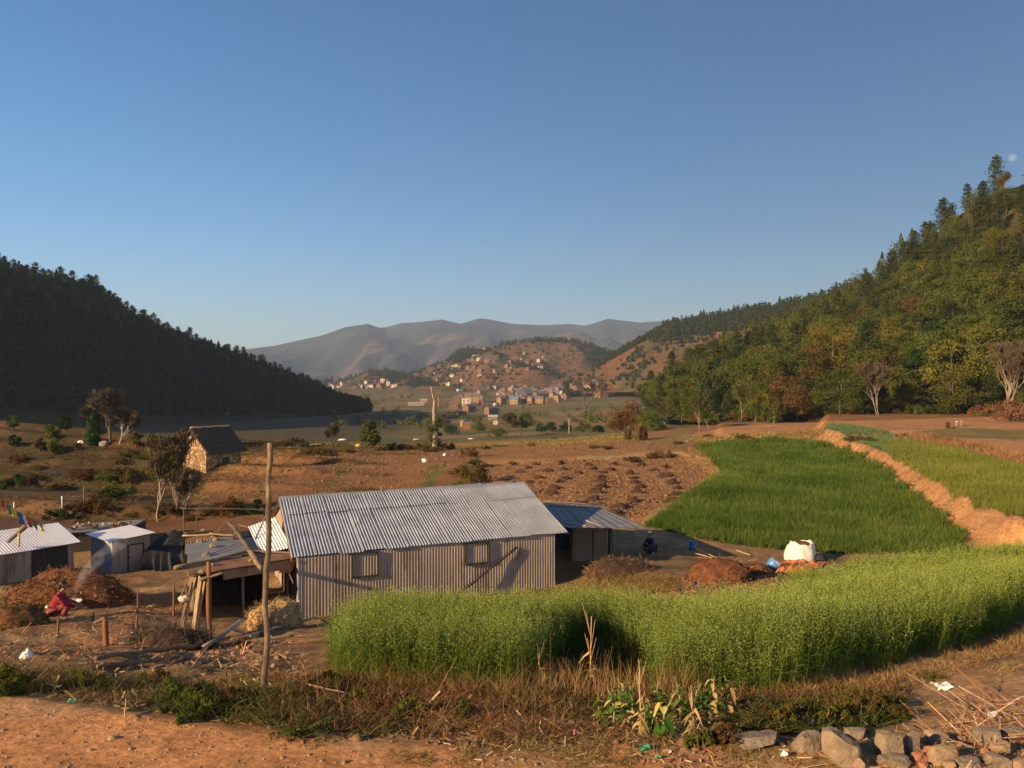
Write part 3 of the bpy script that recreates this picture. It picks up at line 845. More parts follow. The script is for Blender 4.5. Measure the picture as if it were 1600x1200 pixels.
def blend(n, layers):
    C = np.empty((n, 3)); C[:] = layers[0]
    for w, c in layers[1:]:
        w = np.clip(w, 0, 1)[:, None]
        C = C * (1 - w) + np.array(c) * w
    return C

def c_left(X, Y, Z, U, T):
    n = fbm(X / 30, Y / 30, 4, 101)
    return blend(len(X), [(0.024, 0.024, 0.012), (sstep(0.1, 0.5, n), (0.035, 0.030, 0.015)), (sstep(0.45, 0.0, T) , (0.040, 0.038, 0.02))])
def c_right(X, Y, Z, U, T):
    n = fbm(X / 20, Y / 20, 4, 102)
    return blend(len(X), [(0.05, 0.05, 0.02), (sstep(0.0, 0.5, n), (0.075, 0.06, 0.025))])
def c_terr(X, Y, Z, U, T):
    n = fbm(X / 40, Y / 40, 4, 103)
    st = np.sin(Z / 3.4 * 2 * math.pi + 2.5 * n)          # cut terrace steps along the contours
    return blend(len(X), [(0.145, 0.076, 0.039), (sstep(0.0, 0.5, n) * 0.7, (0.11, 0.068, 0.033)), (sstep(0.25, 0.6, fbm(X / 60, Y / 60, 3, 104)), (0.075, 0.07, 0.03)), (sstep(0.35, 0.8, st) * 0.55, (0.085, 0.055, 0.03))])
def c_mid(X, Y, Z, U, T):
    n = fbm(X / 90, Y / 90, 4, 105); n2 = fbm(X / 35, Y / 35, 3, 106)
    st = np.sin(Z / 6.0 * 2 * math.pi + 3 * n2)
    return blend(len(X), [(0.125, 0.067, 0.038), (sstep(0.0, 0.4, n) * 0.8, (0.09, 0.062, 0.033)), (sstep(0.05, 0.4, -n + 0.5 * n2) * 0.85, (0.085, 0.07, 0.032)), (sstep(0.4, 0.9, st) * 0.4, (0.10, 0.065, 0.035)), (sstep(0.3, 0.5, n2) * 0.5, (0.15, 0.078, 0.042))])
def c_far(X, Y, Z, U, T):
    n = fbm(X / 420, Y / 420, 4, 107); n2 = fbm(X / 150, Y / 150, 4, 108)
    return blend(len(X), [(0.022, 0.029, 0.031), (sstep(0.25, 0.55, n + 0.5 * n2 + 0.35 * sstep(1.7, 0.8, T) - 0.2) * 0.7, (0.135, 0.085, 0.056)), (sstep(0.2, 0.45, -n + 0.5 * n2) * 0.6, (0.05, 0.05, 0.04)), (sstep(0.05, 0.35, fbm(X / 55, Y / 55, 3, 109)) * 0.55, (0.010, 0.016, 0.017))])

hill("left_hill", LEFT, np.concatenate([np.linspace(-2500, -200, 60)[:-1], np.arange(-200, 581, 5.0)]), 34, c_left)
hill("right_hill", RIGHT, np.concatenate([np.arange(1000, 1700, 6.0), np.linspace(1700, 4000, 60)]), 30, c_right)
hill("terraced_hill", TERR, np.arange(860, 1501, 4.0), 60, c_terr)
hill("village_hill", MIDH, np.arange(300, 1201, 3.0), 70, c_mid)
hill("mountains", FARM, np.arange(-200, 1801, 3.0), 90, c_far)
# ------------------------------------------------------------------ plants
def rot_quads(c, nrm, L, Wd, r, spin=None):
    """leaf quads at centres c with normals nrm, length L, width Wd"""
    n = len(c)
    nrm = nrm / (np.linalg.norm(nrm, axis=1)[:, None] + 1e-9)
    a = r.normal(0, 1, (n, 3))
    t = np.cross(nrm, a); t /= np.linalg.norm(t, axis=1)[:, None] + 1e-9
    b = np.cross(nrm, t)
    t = t * (L / 2)[:, None]; b = b * (Wd / 2)[:, None]
    return np.stack([c - t, c - b * 1.0 + t * 0.1, c + t, c + b * 1.0 + t * 0.1], 1)

def crown_quads(cl, rad, per, size, r, up=0.35, gap=0.0):
    """leaves gathered in clumps: denser towards the skin of each clump"""
    k = len(cl)
    idx = np.repeat(np.arange(k), per)
    d = r.normal(0, 1, (len(idx), 3)); d /= np.linalg.norm(d, axis=1)[:, None]
    rr = r.uniform(0, 1, len(idx)) ** 0.4
    p = cl[idx] + d * (rad[idx] * rr)[:, None] * np.array((1, 1, 0.75))
    nr = d + r.normal(0, 0.48, d.shape) + np.array((0, 0, up))
    s = size * r.uniform(0.6, 1.35, len(idx))
    tone = r.uniform(0, 1, k)
    rnd = np.clip(0.4 * r.uniform(0, 1, len(idx)) + 0.6 * tone[idx], 0, 1)
    return rot_quads(p, nr, s, s * 0.62, r), rnd

def broadleaf(seed, h, w, trunk, leaf, bark='bark', nclump=38, per=100, size=0.46, rmax=0.235, bottom=0.12, lop=0.15, limbs=7):
    r = np.random.default_rng(seed)
    cz0 = h * bottom; ch = h - cz0
    cl = []
    while len(cl) < nclump:
        p = r.normal(0, 1, 3); p /= np.linalg.norm(p)
        q = r.uniform(0.35, 1) ** 0.5 * 0.86
        a = math.atan2(p[1], p[0])
        lobes = 1 + lop * math.sin(2 * a + seed) + lop * math.sin(3 * a + seed * 1.7 + p[2] * 2)
        x = p * q * np.array((w / 2 * lobes, w / 2 * lobes, ch / 2))
        x[2] += cz0 + ch / 2
        cl.append(x)
    cl = np.array(cl)
    rad = w * r.uniform(rmax * 0.55, rmax, nclump)
    Q, rnd = crown_quads(cl, rad, per, size, r)
    g = Geo()
    lean = r.uniform(-0.05, 0.05, 2) * h
    tp = np.array([(0, 0, -0.4), (lean[0] * 0.3, lean[1] * 0.3, h * 0.2), (lean[0], lean[1], h * 0.45), (lean[0] * 1.2, lean[1] * 1.2, h * 0.75)])
    g.tube(tp, [trunk, trunk * 0.8, trunk * 0.6, trunk * 0.2], 7)
    for i in r.choice(nclump, limbs, replace=False):
        st = tp[1] + (tp[2] - tp[1]) * r.uniform(0, 1)
        en = cl[i]
        mid = (st + en) / 2 + np.array((0, 0, 0.06 * h))
        g.tube([st, mid, en], [trunk * 0.45, trunk * 0.3, trunk * 0.1], 5)
    return [("crown", quads_mesh("crown", Q, M[leaf], rnd)), ("trunk", to_mesh("trunk", g, M[bark], smooth=True))]

def pine(seed, h, w, leaf='l_pine', per=16, levels=13, size=0.55, bottom=0.2, open_=0.0, bark='bark'):
    r = np.random.default_rng(seed)
    Q = []; rn = []
    g = Geo()
    g.tube([(0, 0, -0.5), (0.02 * h * r.uniform(-1, 1), 0, h * 0.5), (0, 0, h * 0.97)], [0.018 * h, 0.012 * h, 0.002 * h], 6)
    for l in range(levels):
        z = h * (bottom + (1 - bottom) * (l + r.uniform(-.3, .3)) / levels)
        u = (z / h - bottom) / (1 - bottom)
        rad = w / 2 * max(1 - u, 0.02) ** 0.55 * (0.72 + 0.28 * min(1, u * 4)) * r.uniform(0.7, 1.15) + 0.2
        nb = int(r.integers(5, 9))
        a0 = r.uniform(0, 7)
        for b in range(nb):
            a = a0 + b * 2 * math.pi / nb + r.uniform(-.3, .3)
            L = rad * r.uniform(0.6, 1.1)
            d = np.array((math.cos(a), math.sin(a), 0)); z = h * (bottom + (1 - bottom) * (l + r.uniform(-.6, .6)) / levels)
            t = r.uniform(0.15, 1, per) ** 0.8
            p = d * (t * L)[:, None] + r.normal(0, 0.16 * size + 0.13 * L, (per, 3)) * np.array((1, 1, 0.7))
            p[:, 2] += z + 0.18 * L * t - 0.1 * L
            nr = r.normal(0, 0.6, (per, 3)) + np.array((0, 0, 0.9)) + d * 0.4
            s = size * r.uniform(0.6, 1.2, per)
            Q.append(rot_quads(p, nr, s, s * 0.5, r)); rn.append(np.clip(r.uniform(0, 1, per) * 0.7 + 0.3 * r.uniform(), 0, 1))
            if l % 2 == 0:
                g.tube([(0, 0, z - 0.1 * L), d * L * 0.8 + np.array((0, 0, z + 0.05 * L))], [0.004 * h, 0.0015 * h], 4, False)
    p = np.array([(0, 0, h * 0.98)]) + r.normal(0, 0.12, (8, 3)); Q.append(rot_quads(p, r.normal(0, 1, (8, 3)), np.full(8, size * 0.7), np.full(8, size * 0.35), r)); rn.append(r.uniform(0, 1, 8))
    return [("crown", quads_mesh("crown", np.concatenate(Q), M[leaf], np.concatenate(rn))), ("trunk", to_mesh("trunk", g, M[bark], smooth=True))]

def bare_tree(seed, h, spread, r0, depth=5, bark='bark', kids=(2, 4), up=0.25, leaves=None, leafn=0, leafsize=0.2, stems=1, twig='twig', twigs=9, twl=0.9, clear=0.3, sway=0.4):
    """a leafless tree: trunk and limbs in one mesh, fine twigs in another"""
    r = np.random.default_rng(seed)
    g = Geo(); tips = []
    def grow(p, d, L, rad, lev):
        n = 3
        pts = [p]
        for i in range(n):
            d = d + r.normal(0, 0.13, 3) + np.array((0, 0, up * 0.12)); d /= np.linalg.norm(d)
            pts.append(pts[-1] + d * L / n)
        g.tube(pts, [rad, rad * 0.86, rad * 0.73, rad * 0.6], 6 if lev < 2 else 4, False)
        if lev >= depth:
            tips.append((pts[-1], d)); tips.append((pts[-2], d)); return
        if lev >= depth - 2: tips.append((pts[2], d))
        for k in range(int(r.integers(kids[0], kids[1] + 1))):
            a = r.normal(0, 1, 3); a -= a.dot(d) * d; a /= np.linalg.norm(a)
            nd = d + a * spread * r.uniform(0.6, 1.3) + np.array((0, 0, up)); nd /= np.linalg.norm(nd)
            q = pts[-1] if k == 0 else pts[int(r.integers(2, 4))]
            grow(q, nd, L * r.uniform(0.62, 0.86), rad * (0.62 if k else 0.6), lev + 1)
    for s in range(stems):
        d0 = np.array((r.uniform(-.3, .3), r.uniform(-.3, .3), 1.0)) if stems > 1 else np.array((r.uniform(-.06, .06), r.uniform(-.06, .06), 1.0))
        grow(np.array((r.uniform(-sway, sway) * (stems > 1), r.uniform(-sway, sway) * (stems > 1), -0.3)), d0, h * clear, r0, 0)
    V = np.concatenate(g.v); k = h / V[:, 2].max()
    g.v = [v * np.array((k, k, k)) for v in g.v]
    out = [("trunk", to_mesh("trunk", g, M[bark], smooth=True))]
    if twigs:
        T = []; rn = []
        for p, d in tips:
            p = p * k
            dd = d + r.normal(0, 0.55, (twigs, 3)) + np.array((0, 0, up)); dd /= np.linalg.norm(dd, axis=1)[:, None]
            L = twl * r.uniform(0.5, 1.2, twigs)[:, None]
            sd = np.cross(dd, r.normal(0, 1, (twigs, 3))); sd /= np.linalg.norm(sd, axis=1)[:, None]
            w = 0.0009 * h + 0.008
            T.append(np.stack([p - sd * w, p + sd * w, p + dd * L * 0.55 + sd * w * 0.7 + r.normal(0, .04, (twigs, 3)), p + dd * L], 1)); rn.append(r.uniform(0, 1, twigs))
        out.append(("twigs", quads_mesh("twigs", np.concatenate(T), M[twig], np.concatenate(rn))))
    if leaves:
        tp = np.array([t[0] for t in tips]) * k
        c = tp[r.integers(0, len(tp), leafn)] + r.normal(0, leafsize * 1.6, (leafn, 3))
        out.append(("foliage", quads_mesh("foliage", rot_quads(c, r.normal(0, 1, (leafn, 3)) + np.array((0, 0, .5)), leafsize * r.uniform(.6, 1.3, leafn), leafsize * 0.6 * r.uniform(.6, 1.3, leafn), r), M[leaves], r.uniform(0, 1, leafn))))
    return out

def bush(seed, h, w, leaf, nclump=16, per=90, size=0.2, stems=True):
    r = np.random.default_rng(seed)
    a = r.uniform(0, 2 * math.pi, nclump); q = r.uniform(0, 1, nclump) ** 0.5 * w * 0.36
    cl = np.stack([np.cos(a) * q, np.sin(a) * q, h * r.uniform(0.22, 0.78, nclump) * (1 - 0.5 * (q / (w * 0.4)) ** 2)], -1)
    rad = np.full(nclump, 0.5) * np.minimum(w, h) * r.uniform(0.3, 0.5, nclump)
    Q, rnd = crown_quads(cl, rad, per, size, r)
    g = Geo()
    for i in range(min(nclump, 7)):
        g.tube([(0.06 * w * r.normal(), 0.06 * w * r.normal(), -0.1), cl[i] * np.array((.5, .5, .6)), cl[i]], [0.03 * h ** .5, 0.02 * h ** .5, 0.008], 4, False)
    return [("foliage", quads_mesh("foliage", Q, M[leaf], rnd)), ("stem", to_mesh("stem", g, M['bark'], smooth=True))]

def plant(proto, name, label, cat, loc, s=1.0, rz=None, group=None, sz=None, lean=(0, 0)):
    o = thing(name, label, cat, loc, group)
    o.scale = (s, s, s if sz is None else sz)
    o.rotation_euler = (lean[0], lean[1], random.uniform(0, 6.28) if rz is None else rz)
    for nm, me in proto:
        c = bpy.data.objects.new(nm, me)
        c.parent = o
        COL.objects.link(c)
    return o

def px_h(px_height, Y): return px_height / FPX * Y

# ------------------------------------------------------------------ the forest of the right hillside
KINDS = {}
def kinds(k, fn, n):
    KINDS[k] = [fn(i) for i in range(n)]
kinds('olive', lambda i: broadleaf(200 + i, 9.5, 8.5, 0.2, 'l_olive', size=0.40, per=95), 3)
kinds('green', lambda i: broadleaf(220 + i, 9.0, 7.5, 0.2, 'l_green', size=0.40, per=95), 3)
kinds('dark', lambda i: broadleaf(240 + i, 9.5, 7.0, 0.2, 'l_dark', size=0.42, per=85), 2)
kinds('yellow', lambda i: broadleaf(260 + i, 9.5, 8.5, 0.2, 'l_yellow', size=0.38, per=80), 2)
kinds('rust', lambda i: broadleaf(280 + i, 8.5, 7.0, 0.18, 'l_rust', size=0.36, per=55, nclump=40), 2)
kinds('pine', lambda i: pine(300 + i, 12.5, 8.2, per=26, levels=14, size=0.62, bottom=0.1), 4)
kinds('twiggy', lambda i: bare_tree(320 + i, 8.5, 0.5, 0.085, 5, 'bark_pale', leaves='l_rust', leafn=1500, leafsize=0.24, twigs=7, up=.35), 2)

WORDS = {'olive': 'olive-green broadleaf tree', 'green': 'fresh green broadleaf tree', 'dark': 'dark green broadleaf tree',
         'yellow': 'yellowing autumn tree', 'rust': 'rusty brown autumn tree', 'pine': 'pine tree', 'twiggy': 'half-bare twiggy tree'}
def where_right(px, py, t):
    col = ('at its valley end' if px < 1120 else 'above the pale trunks' if px < 1230 else 'above the round bush' if px < 1360 else
           'over the bare sapling' if px < 1470 else 'near the right edge')
    row = ('at the foot of the wooded slope' if t < 0.12 else 'low on the wooded slope' if t < 0.5 else 'halfway up the wooded slope' if t < 1.1 else
           'high on the wooded slope' if t < 1.6 else 'on the wooded ridge')
    return row + ', ' + col

HAND = []      # spots kept free for trees placed by hand
def forest_right():
    r = np.random.default_rng(77)
    cand = []
    placed = []
    for _ in range(26000):
        px = r.uniform(1012, 2100); t = r.uniform(0.0, 2.0)
        x, y, z = (float(a) for a in RIGHT.at(px, t))
        sp = 5.7 + 0.006 * max(y - 150, 0)
        ok = True
        for q in placed:
            if (q[0] - x) ** 2 + (q[1] - y) ** 2 < sp * sp:
                ok = False; break
        if ok:
            placed.append((x, y, z, px, t))
    things_, rest = [], []
    for x, y, z, px, t in placed:
        py = CYP + (ZC - z) / y * FPX
        (things_ if (px < 1625 and y < 420) else rest).append((x, y, z, px, t, py))
    things_.sort(key=lambda a: a[1])
    rest += things_[285:]; things_ = things_[:285]
    lo = []
    for x, y, z, px, t, py in things_:
        n = vnoise(x / 22.0, y / 22.0, 5) + 0.25 * r.normal()
        high = sstep(0.9, 1.7, t)
        if r.uniform() < 0.08 + 0.72 * high: k = 'pine'
        elif n < 0.22: k = 'green'
        elif n < 0.46: k = 'dark'
        elif n < 0.68: k = 'olive'
        elif n < 0.86: k = 'olive' if r.uniform() < .5 else 'yellow'
        elif n < 1.12: k = 'rust' if r.uniform() < .45 else 'olive'
        else: k = 'twiggy' if r.uniform() < .3 else 'rust'
        if px < 1110 and k in ('yellow', 'rust') and r.uniform() < 0.6: k = 'green'
        if any(abs(px - hx) < hw and y < hy for hx, hw, hy in HAND): continue
        v = int(r.integers(0, len(KINDS[k])))
        s = r.uniform(0.82, 1.32)
        if k == 'pine': s *= 0.85
        if t < 0.1: s *= 0.75
        size = 'small ' if s < 0.85 else 'large ' if s > 1.15 else ''
        plant(KINDS[k][v], 'pine_tree' if k == 'pine' else 'broadleaf_tree', size + WORDS[k] + ' ' + where_right(px, py, t), 'tree',
              (x, y, z - 0.3), s, group=('pines' if k == 'pine' else 'broadleaf trees') + ' of the right hillside wood', sz=s * r.uniform(0.9, 1.15))
    return rest

REST_RIGHT = None

def mass(name, spots, label_kind, seed, per=150, pine_share=0.5, size=0.9, colours=('l_pine', 'l_olive')):
    """a far wood that reads as one mass: loose crowns of leaf clumps, one object"""
    r = np.random.default_rng(seed)
    Qs, rn = [], []
    for (x, y, z, h, w, isp) in spots:
        n = per
        if isp:
            t = r.uniform(0, 1, n) ** 0.8
            rr = (1 - t) ** 0.8 * w / 2 * r.uniform(0.35, 1.05, n)
            a = r.uniform(0, 6.283, n)
            p = np.stack([np.cos(a) * rr, np.sin(a) * rr, h * (0.1 + 0.9 * t)], -1)
            nr = np.stack([np.cos(a), np.sin(a), np.full(n, 0.7)], -1) + r.normal(0, 0.5, (n, 3))
        else:
            d = r.normal(0, 1, (n, 3)); d /= np.linalg.norm(d, axis=1)[:, None]
            q = r.uniform(0.6, 1, n)
            lob = 1 + 0.22 * np.sin(3 * np.arctan2(d[:, 1], d[:, 0]) + r.uniform(0, 6)) + 0.15 * np.sin(5 * d[:, 2] + r.uniform(0, 6))
            p = d * (q * lob)[:, None] * np.array((w / 2, w / 2, h * 0.45)); p[:, 2] += h * 0.52
            nr = d + r.normal(0, 0.6, (n, 3)) + np.array((0, 0, 0.3))
        s = size * r.uniform(0.6, 1.3, n)
        tone = r.uniform(0, 1)
        Qs.append(rot_quads(p + np.array((x, y, z)), nr, s, s * 0.7, r)); rn.append(np.clip(0.5 * r.uniform(0, 1, n) + 0.5 * tone, 0, 1))
    return np.concatenate(Qs), np.concatenate(rn)

REST_RIGHT = []
HAND += [(1305, 30, 205), (1310, 24, 165), (1375, 10, 160), (1575, 12, 150)]
REST_RIGHT = forest_right()
r_ = np.random.default_rng(5)
sp = [(x, y, z - 0.4, r_.uniform(8, 12), r_.uniform(6, 8.5), r_.uniform() < 0.4) for x, y, z, px, t, py in REST_RIGHT]
Q, rn = mass('w', sp, '', 9, 260, size=0.85)
put("wood", quads_mesh("wood", Q, M['l_olive'], rn), kind='stuff', label='rest of the mixed wood thinning out along the right hillside', cat='wood')

# hand-placed trees of the wood's edge
def at_foot(px, py, dy=0.0):
    p = hit(px, py, ("ground",)); p[1] += dy
    return p
def edge(px, Y, z=None, surf=RIGHT):
    """a point on the right hillside or on the field before it"""
    ts = np.linspace(0, 2, 400); _, y, zz = RIGHT.at(np.full(400, px), ts)
    if Y < y[0]: return gy(px, Y)
    return np.array(((px - CXP) / FPX * Y, Y, np.interp(Y, y, zz)))
p = edge(1302, 188); plant(broadleaf(401, 15.5, 16.5, 0.35, 'l_yellow', nclump=85, per=110, size=0.42, rmax=0.15, bottom=0.1), 'broadleaf_tree', 'big golden-topped tree, the widest crown of the right hillside wood', 'tree', p - np.array((0, 0, 1.0)), 1, 0.4)
p = edge(1312, 141); plant(broadleaf(402, 9.6, 10.5, 0.25, 'l_olive', nclump=60, per=130, size=0.27, rmax=0.16, bottom=0.02), 'broadleaf_tree', 'round dense bushy tree touching the upper ploughed field', 'tree', p - np.array((0, 0, .2)), 1, 1.2)
BT = bare_tree(403, 9.0, 0.45, 0.075, 5, 'bark_pale', up=0.4, leaves='l_rust', leafn=2200, leafsize=0.2, twigs=10, twl=0.9, stems=2)
p = edge(1374, 137); plant(BT, 'bare_tree', 'slim brownish bare tree with forked pale stem beside the round bushy tree', 'tree', p, 0.98, 2.0)
BT2 = bare_tree(404, 11.0, 0.34, 0.085, 5, 'bark_pale', up=0.6, stems=4, twigs=12, twl=1.1, clear=.22)
p = edge(1573, 128); plant(BT2, 'bare_tree', 'tall fan-shaped bare tree with whitish stems at the right edge', 'tree', p, 1.02, 0.7)
for i, (px, py, top, lab) in enumerate([(1092, 676, 612, 'thin pale-trunked tree, leftmost of the two standing before the wood'), (1108, 671, 634, 'short pale-trunked tree just right of the taller one before the wood'),
        (1157, 661, 598, 'slender pale tree leaning left at the wood edge'), (1181, 660, 632, 'short crooked pale trunk leaning left at the wood edge'), (1208, 659, 630, 'thick white trunk leaning left at the wood edge')]):
    p = hit(px, py, ("ground",)) if py > 664 else edge(px, 139 + i)
    h = px_h(py - top, p[1])
    t = bare_tree(410 + i, h, 0.30, 0.085 + 0.035 * (i == 4), 4, 'bark_pale', up=0.5, leaves='l_olive', leafn=1700, leafsize=0.26, twigs=5, twl=0.7, clear=0.5)
    plant(t, 'pale_trunk_tree', lab, 'tree', p, 1, i, lean=(0, -0.12 if i > 1 else 0.0), group='pale trunks at the wood edge')
p = edge(1587, 112); plant(bush(420, 4.0, 8.5, 'l_brown', 30, 110, 0.24), 'shrub', 'reddish brown shrub at the right end of the ploughed field', 'shrub', p, 1)
p = edge(1530, 128); plant(bush(421, 2.2, 5.0, 'l_brown', 16, 90, 0.22), 'shrub', 'low rusty shrub behind the ploughed field, left of the reddish one', 'shrub', p, 1)
# understorey along the foot of the wood
UND = [bush(430 + i, 3.2, 4.2, l, 18, 100, 0.24) for i, l in enumerate(('l_green', 'l_olive', 'l_dark', 'l_rust'))]
r_ = np.random.default_rng(12)
for i, px in enumerate(np.arange(1030, 1640, 17.0)):
    px = px + r_.uniform(-6, 6)
    t = r_.uniform(0, 0.07); x, y, z = (float(a) for a in RIGHT.at(px, t))
    k = int(r_.integers(0, 4))
    plant(UND[k], 'shrub', ('green', 'olive', 'dark green', 'rusty')[k] + ' undergrowth shrub at the foot of the wood, ' + ('near the pale trunks' if px < 1240 else 'by the round bushy tree' if px < 1400 else 'towards the right edge'), 'shrub', (x, y - 1, z - 0.2), r_.uniform(0.6, 1.25), group='undergrowth along the wood edge')

# ------------------------------------------------------------------ pines of the dark left hill
PL = [pine(500 + i, 10.5, 7.0, 'l_pine', per=17, levels=11, size=0.75, bottom=0.12) for i in range(5)]
r_ = np.random.default_rng(21)
cnt = 0
pl_spots = []
for px in np.arange(-6, 572, 6.2):
    pl_spots.append((px + r_.uniform(-3, 3), r_.uniform(1.9, 2.0)))
for _ in range(120):
    px = r_.uniform(0, 520); pl_spots.append((px, r_.uniform(1.35, 1.9)))
for px, t in pl_spots:
    x, y, z = (float(a) for a in LEFT.at(px, t))
    s = r_.uniform(0.7, 1.2)
    plant(PL[int(r_.integers(0, 5))], 'pine_tree', ('tall ' if s > 1.05 else 'small ' if s < 0.82 else '') + 'pine ' + ('on the skyline' if t > 1.88 else 'below the crest') + ' of the shaded left hill, ' + ('at its high end' if px < 130 else 'above the bare brown tree' if px < 230 else 'above the stone house' if px < 380 else 'down its far slope'),
          'tree', (x, y, z - 0.5), s, group='pines along the crest of the left hill')
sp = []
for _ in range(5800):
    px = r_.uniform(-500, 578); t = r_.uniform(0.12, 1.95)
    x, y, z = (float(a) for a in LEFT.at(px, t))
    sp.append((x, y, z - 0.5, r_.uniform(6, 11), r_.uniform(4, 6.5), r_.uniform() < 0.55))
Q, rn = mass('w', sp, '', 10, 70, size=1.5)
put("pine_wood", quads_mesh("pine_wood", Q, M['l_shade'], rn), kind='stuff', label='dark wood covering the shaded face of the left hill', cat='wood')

# ------------------------------------------------------------------ woods and scrub of the far hills
def scatter(L, n, pxr, tr, dens, h, w, seed, pines=0.4, thr=0.0, sc=60):
    r = np.random.default_rng(seed); out = []
    px = r.uniform(*pxr, n); t = r.uniform(*tr, n)
    X, Y, Z = L.at(px, t)
    d = dens(px, t, X, Y)
    k = r.uniform(0, 1, n) < d
    for x, y, z in zip(X[k], Y[k], Z[k]):
        s = r.uniform(0.6, 1.2)
        out.append((x, y, z - 0.4, h * s, w * s, r.uniform() < pines))
    return out
sp = []
# terraced hill: trees along its ridge, scattered trees on the face
sp += scatter(TERR, 1500, (1000, 1360), (1.55, 2.0), lambda p, t, X, Y: sstep(1015, 1035, p) * sstep(1.5, 1.75, t + 0.0012 * (p - 1040)) * 0.75 + (p > 1085) * 0.8, 11, 7, 1)
sp += scatter(TERR, 1500, (880, 1300), (0.05, 1.95), lambda p, t, X, Y: sstep(0.0, 0.3, fbm(X / 50, Y / 50, 3, 7)) * 0.9 + 0.10, 5, 4.2, 2, 0.2)
sp += scatter(TERR, 900, (930, 1060), (1.9, 2.0), lambda p, t, X, Y: 0.3 + 0 * p, 8, 6, 3, 0.3)
# village hill
sp += scatter(MIDH, 3600, (560, 1000), (0.3, 1.97), lambda p, t, X, Y: sstep(0.0, 0.25, fbm(X / 110, Y / 110, 3, 8)) * 0.7 + 0.16, 5.0, 5.5, 4, 0.3)
sp += scatter(MIDH, 700, (690, 760), (1.55, 2.0), lambda p, t, X, Y: sstep(20, 5, np.abs(p - 725)) * 0.9, 13, 9, 5, 0.4)
sp += scatter(MIDH, 600, (440, 660), (1.5, 2.0), lambda p, t, X, Y: 0.25 + 0.6 * sstep(0, 0.2, fbm(X / 70, Y / 70, 2, 12)), 12, 9, 6, 0.4)
sp += scatter(MIDH, 500, (550, 655), (1.2, 1.95), lambda p, t, X, Y: sstep(45, 10, np.abs(p - 600)) * 0.6, 15, 11, 7, 0.3)
sp += scatter(MIDH, 300, (780, 1000), (1.9, 2.0), lambda p, t, X, Y: 0.35 + 0.4 * sstep(0.0, 0.2, fbm(X / 80, Y / 80, 2, 13)), 10, 8, 8, 0.4)
sp += scatter(MIDH, 500, (920, 1000), (1.2, 2.0), lambda p, t, X, Y: sstep(0.0, 0.25, fbm(X / 70, Y / 70, 2, 14)) * 0.9, 10, 8, 9, 0.4)
Q, rn = mass('w', sp, '', 11, 44, size=2.0)
put("hill_scrub", quads_mesh("hill_scrub", Q, M['l_dark'], rn), kind='stuff', label='scattered trees and scrub on the far terraced hills', cat='scrub')
# hedges and bushes down in the valley
sp = []
for _ in range(520):
    px = r_.uniform(520, 1060); Y = r_.uniform(330, 1050)
    x = (px - CXP) / FPX * Y
    if fbm(np.array([x / 50]), np.array([Y / 26]), 3, 15)[0] > 0.16:
        sp.append((x, Y, gz(x, Y) - 0.2, r_.uniform(2.0, 5), r_.uniform(2.5, 6), False))
Q, rn = mass('w', sp, '', 12, 80, size=0.9)
put("valley_hedges", quads_mesh("valley_hedges", Q, M['l_olive'], rn), kind='stuff', label='hedges and thickets between the green plots of the valley floor', cat='hedges')
# ------------------------------------------------------------------ the tin house
def V3(*a): return np.array(a, float)
UP = V3(0, 0, 1)

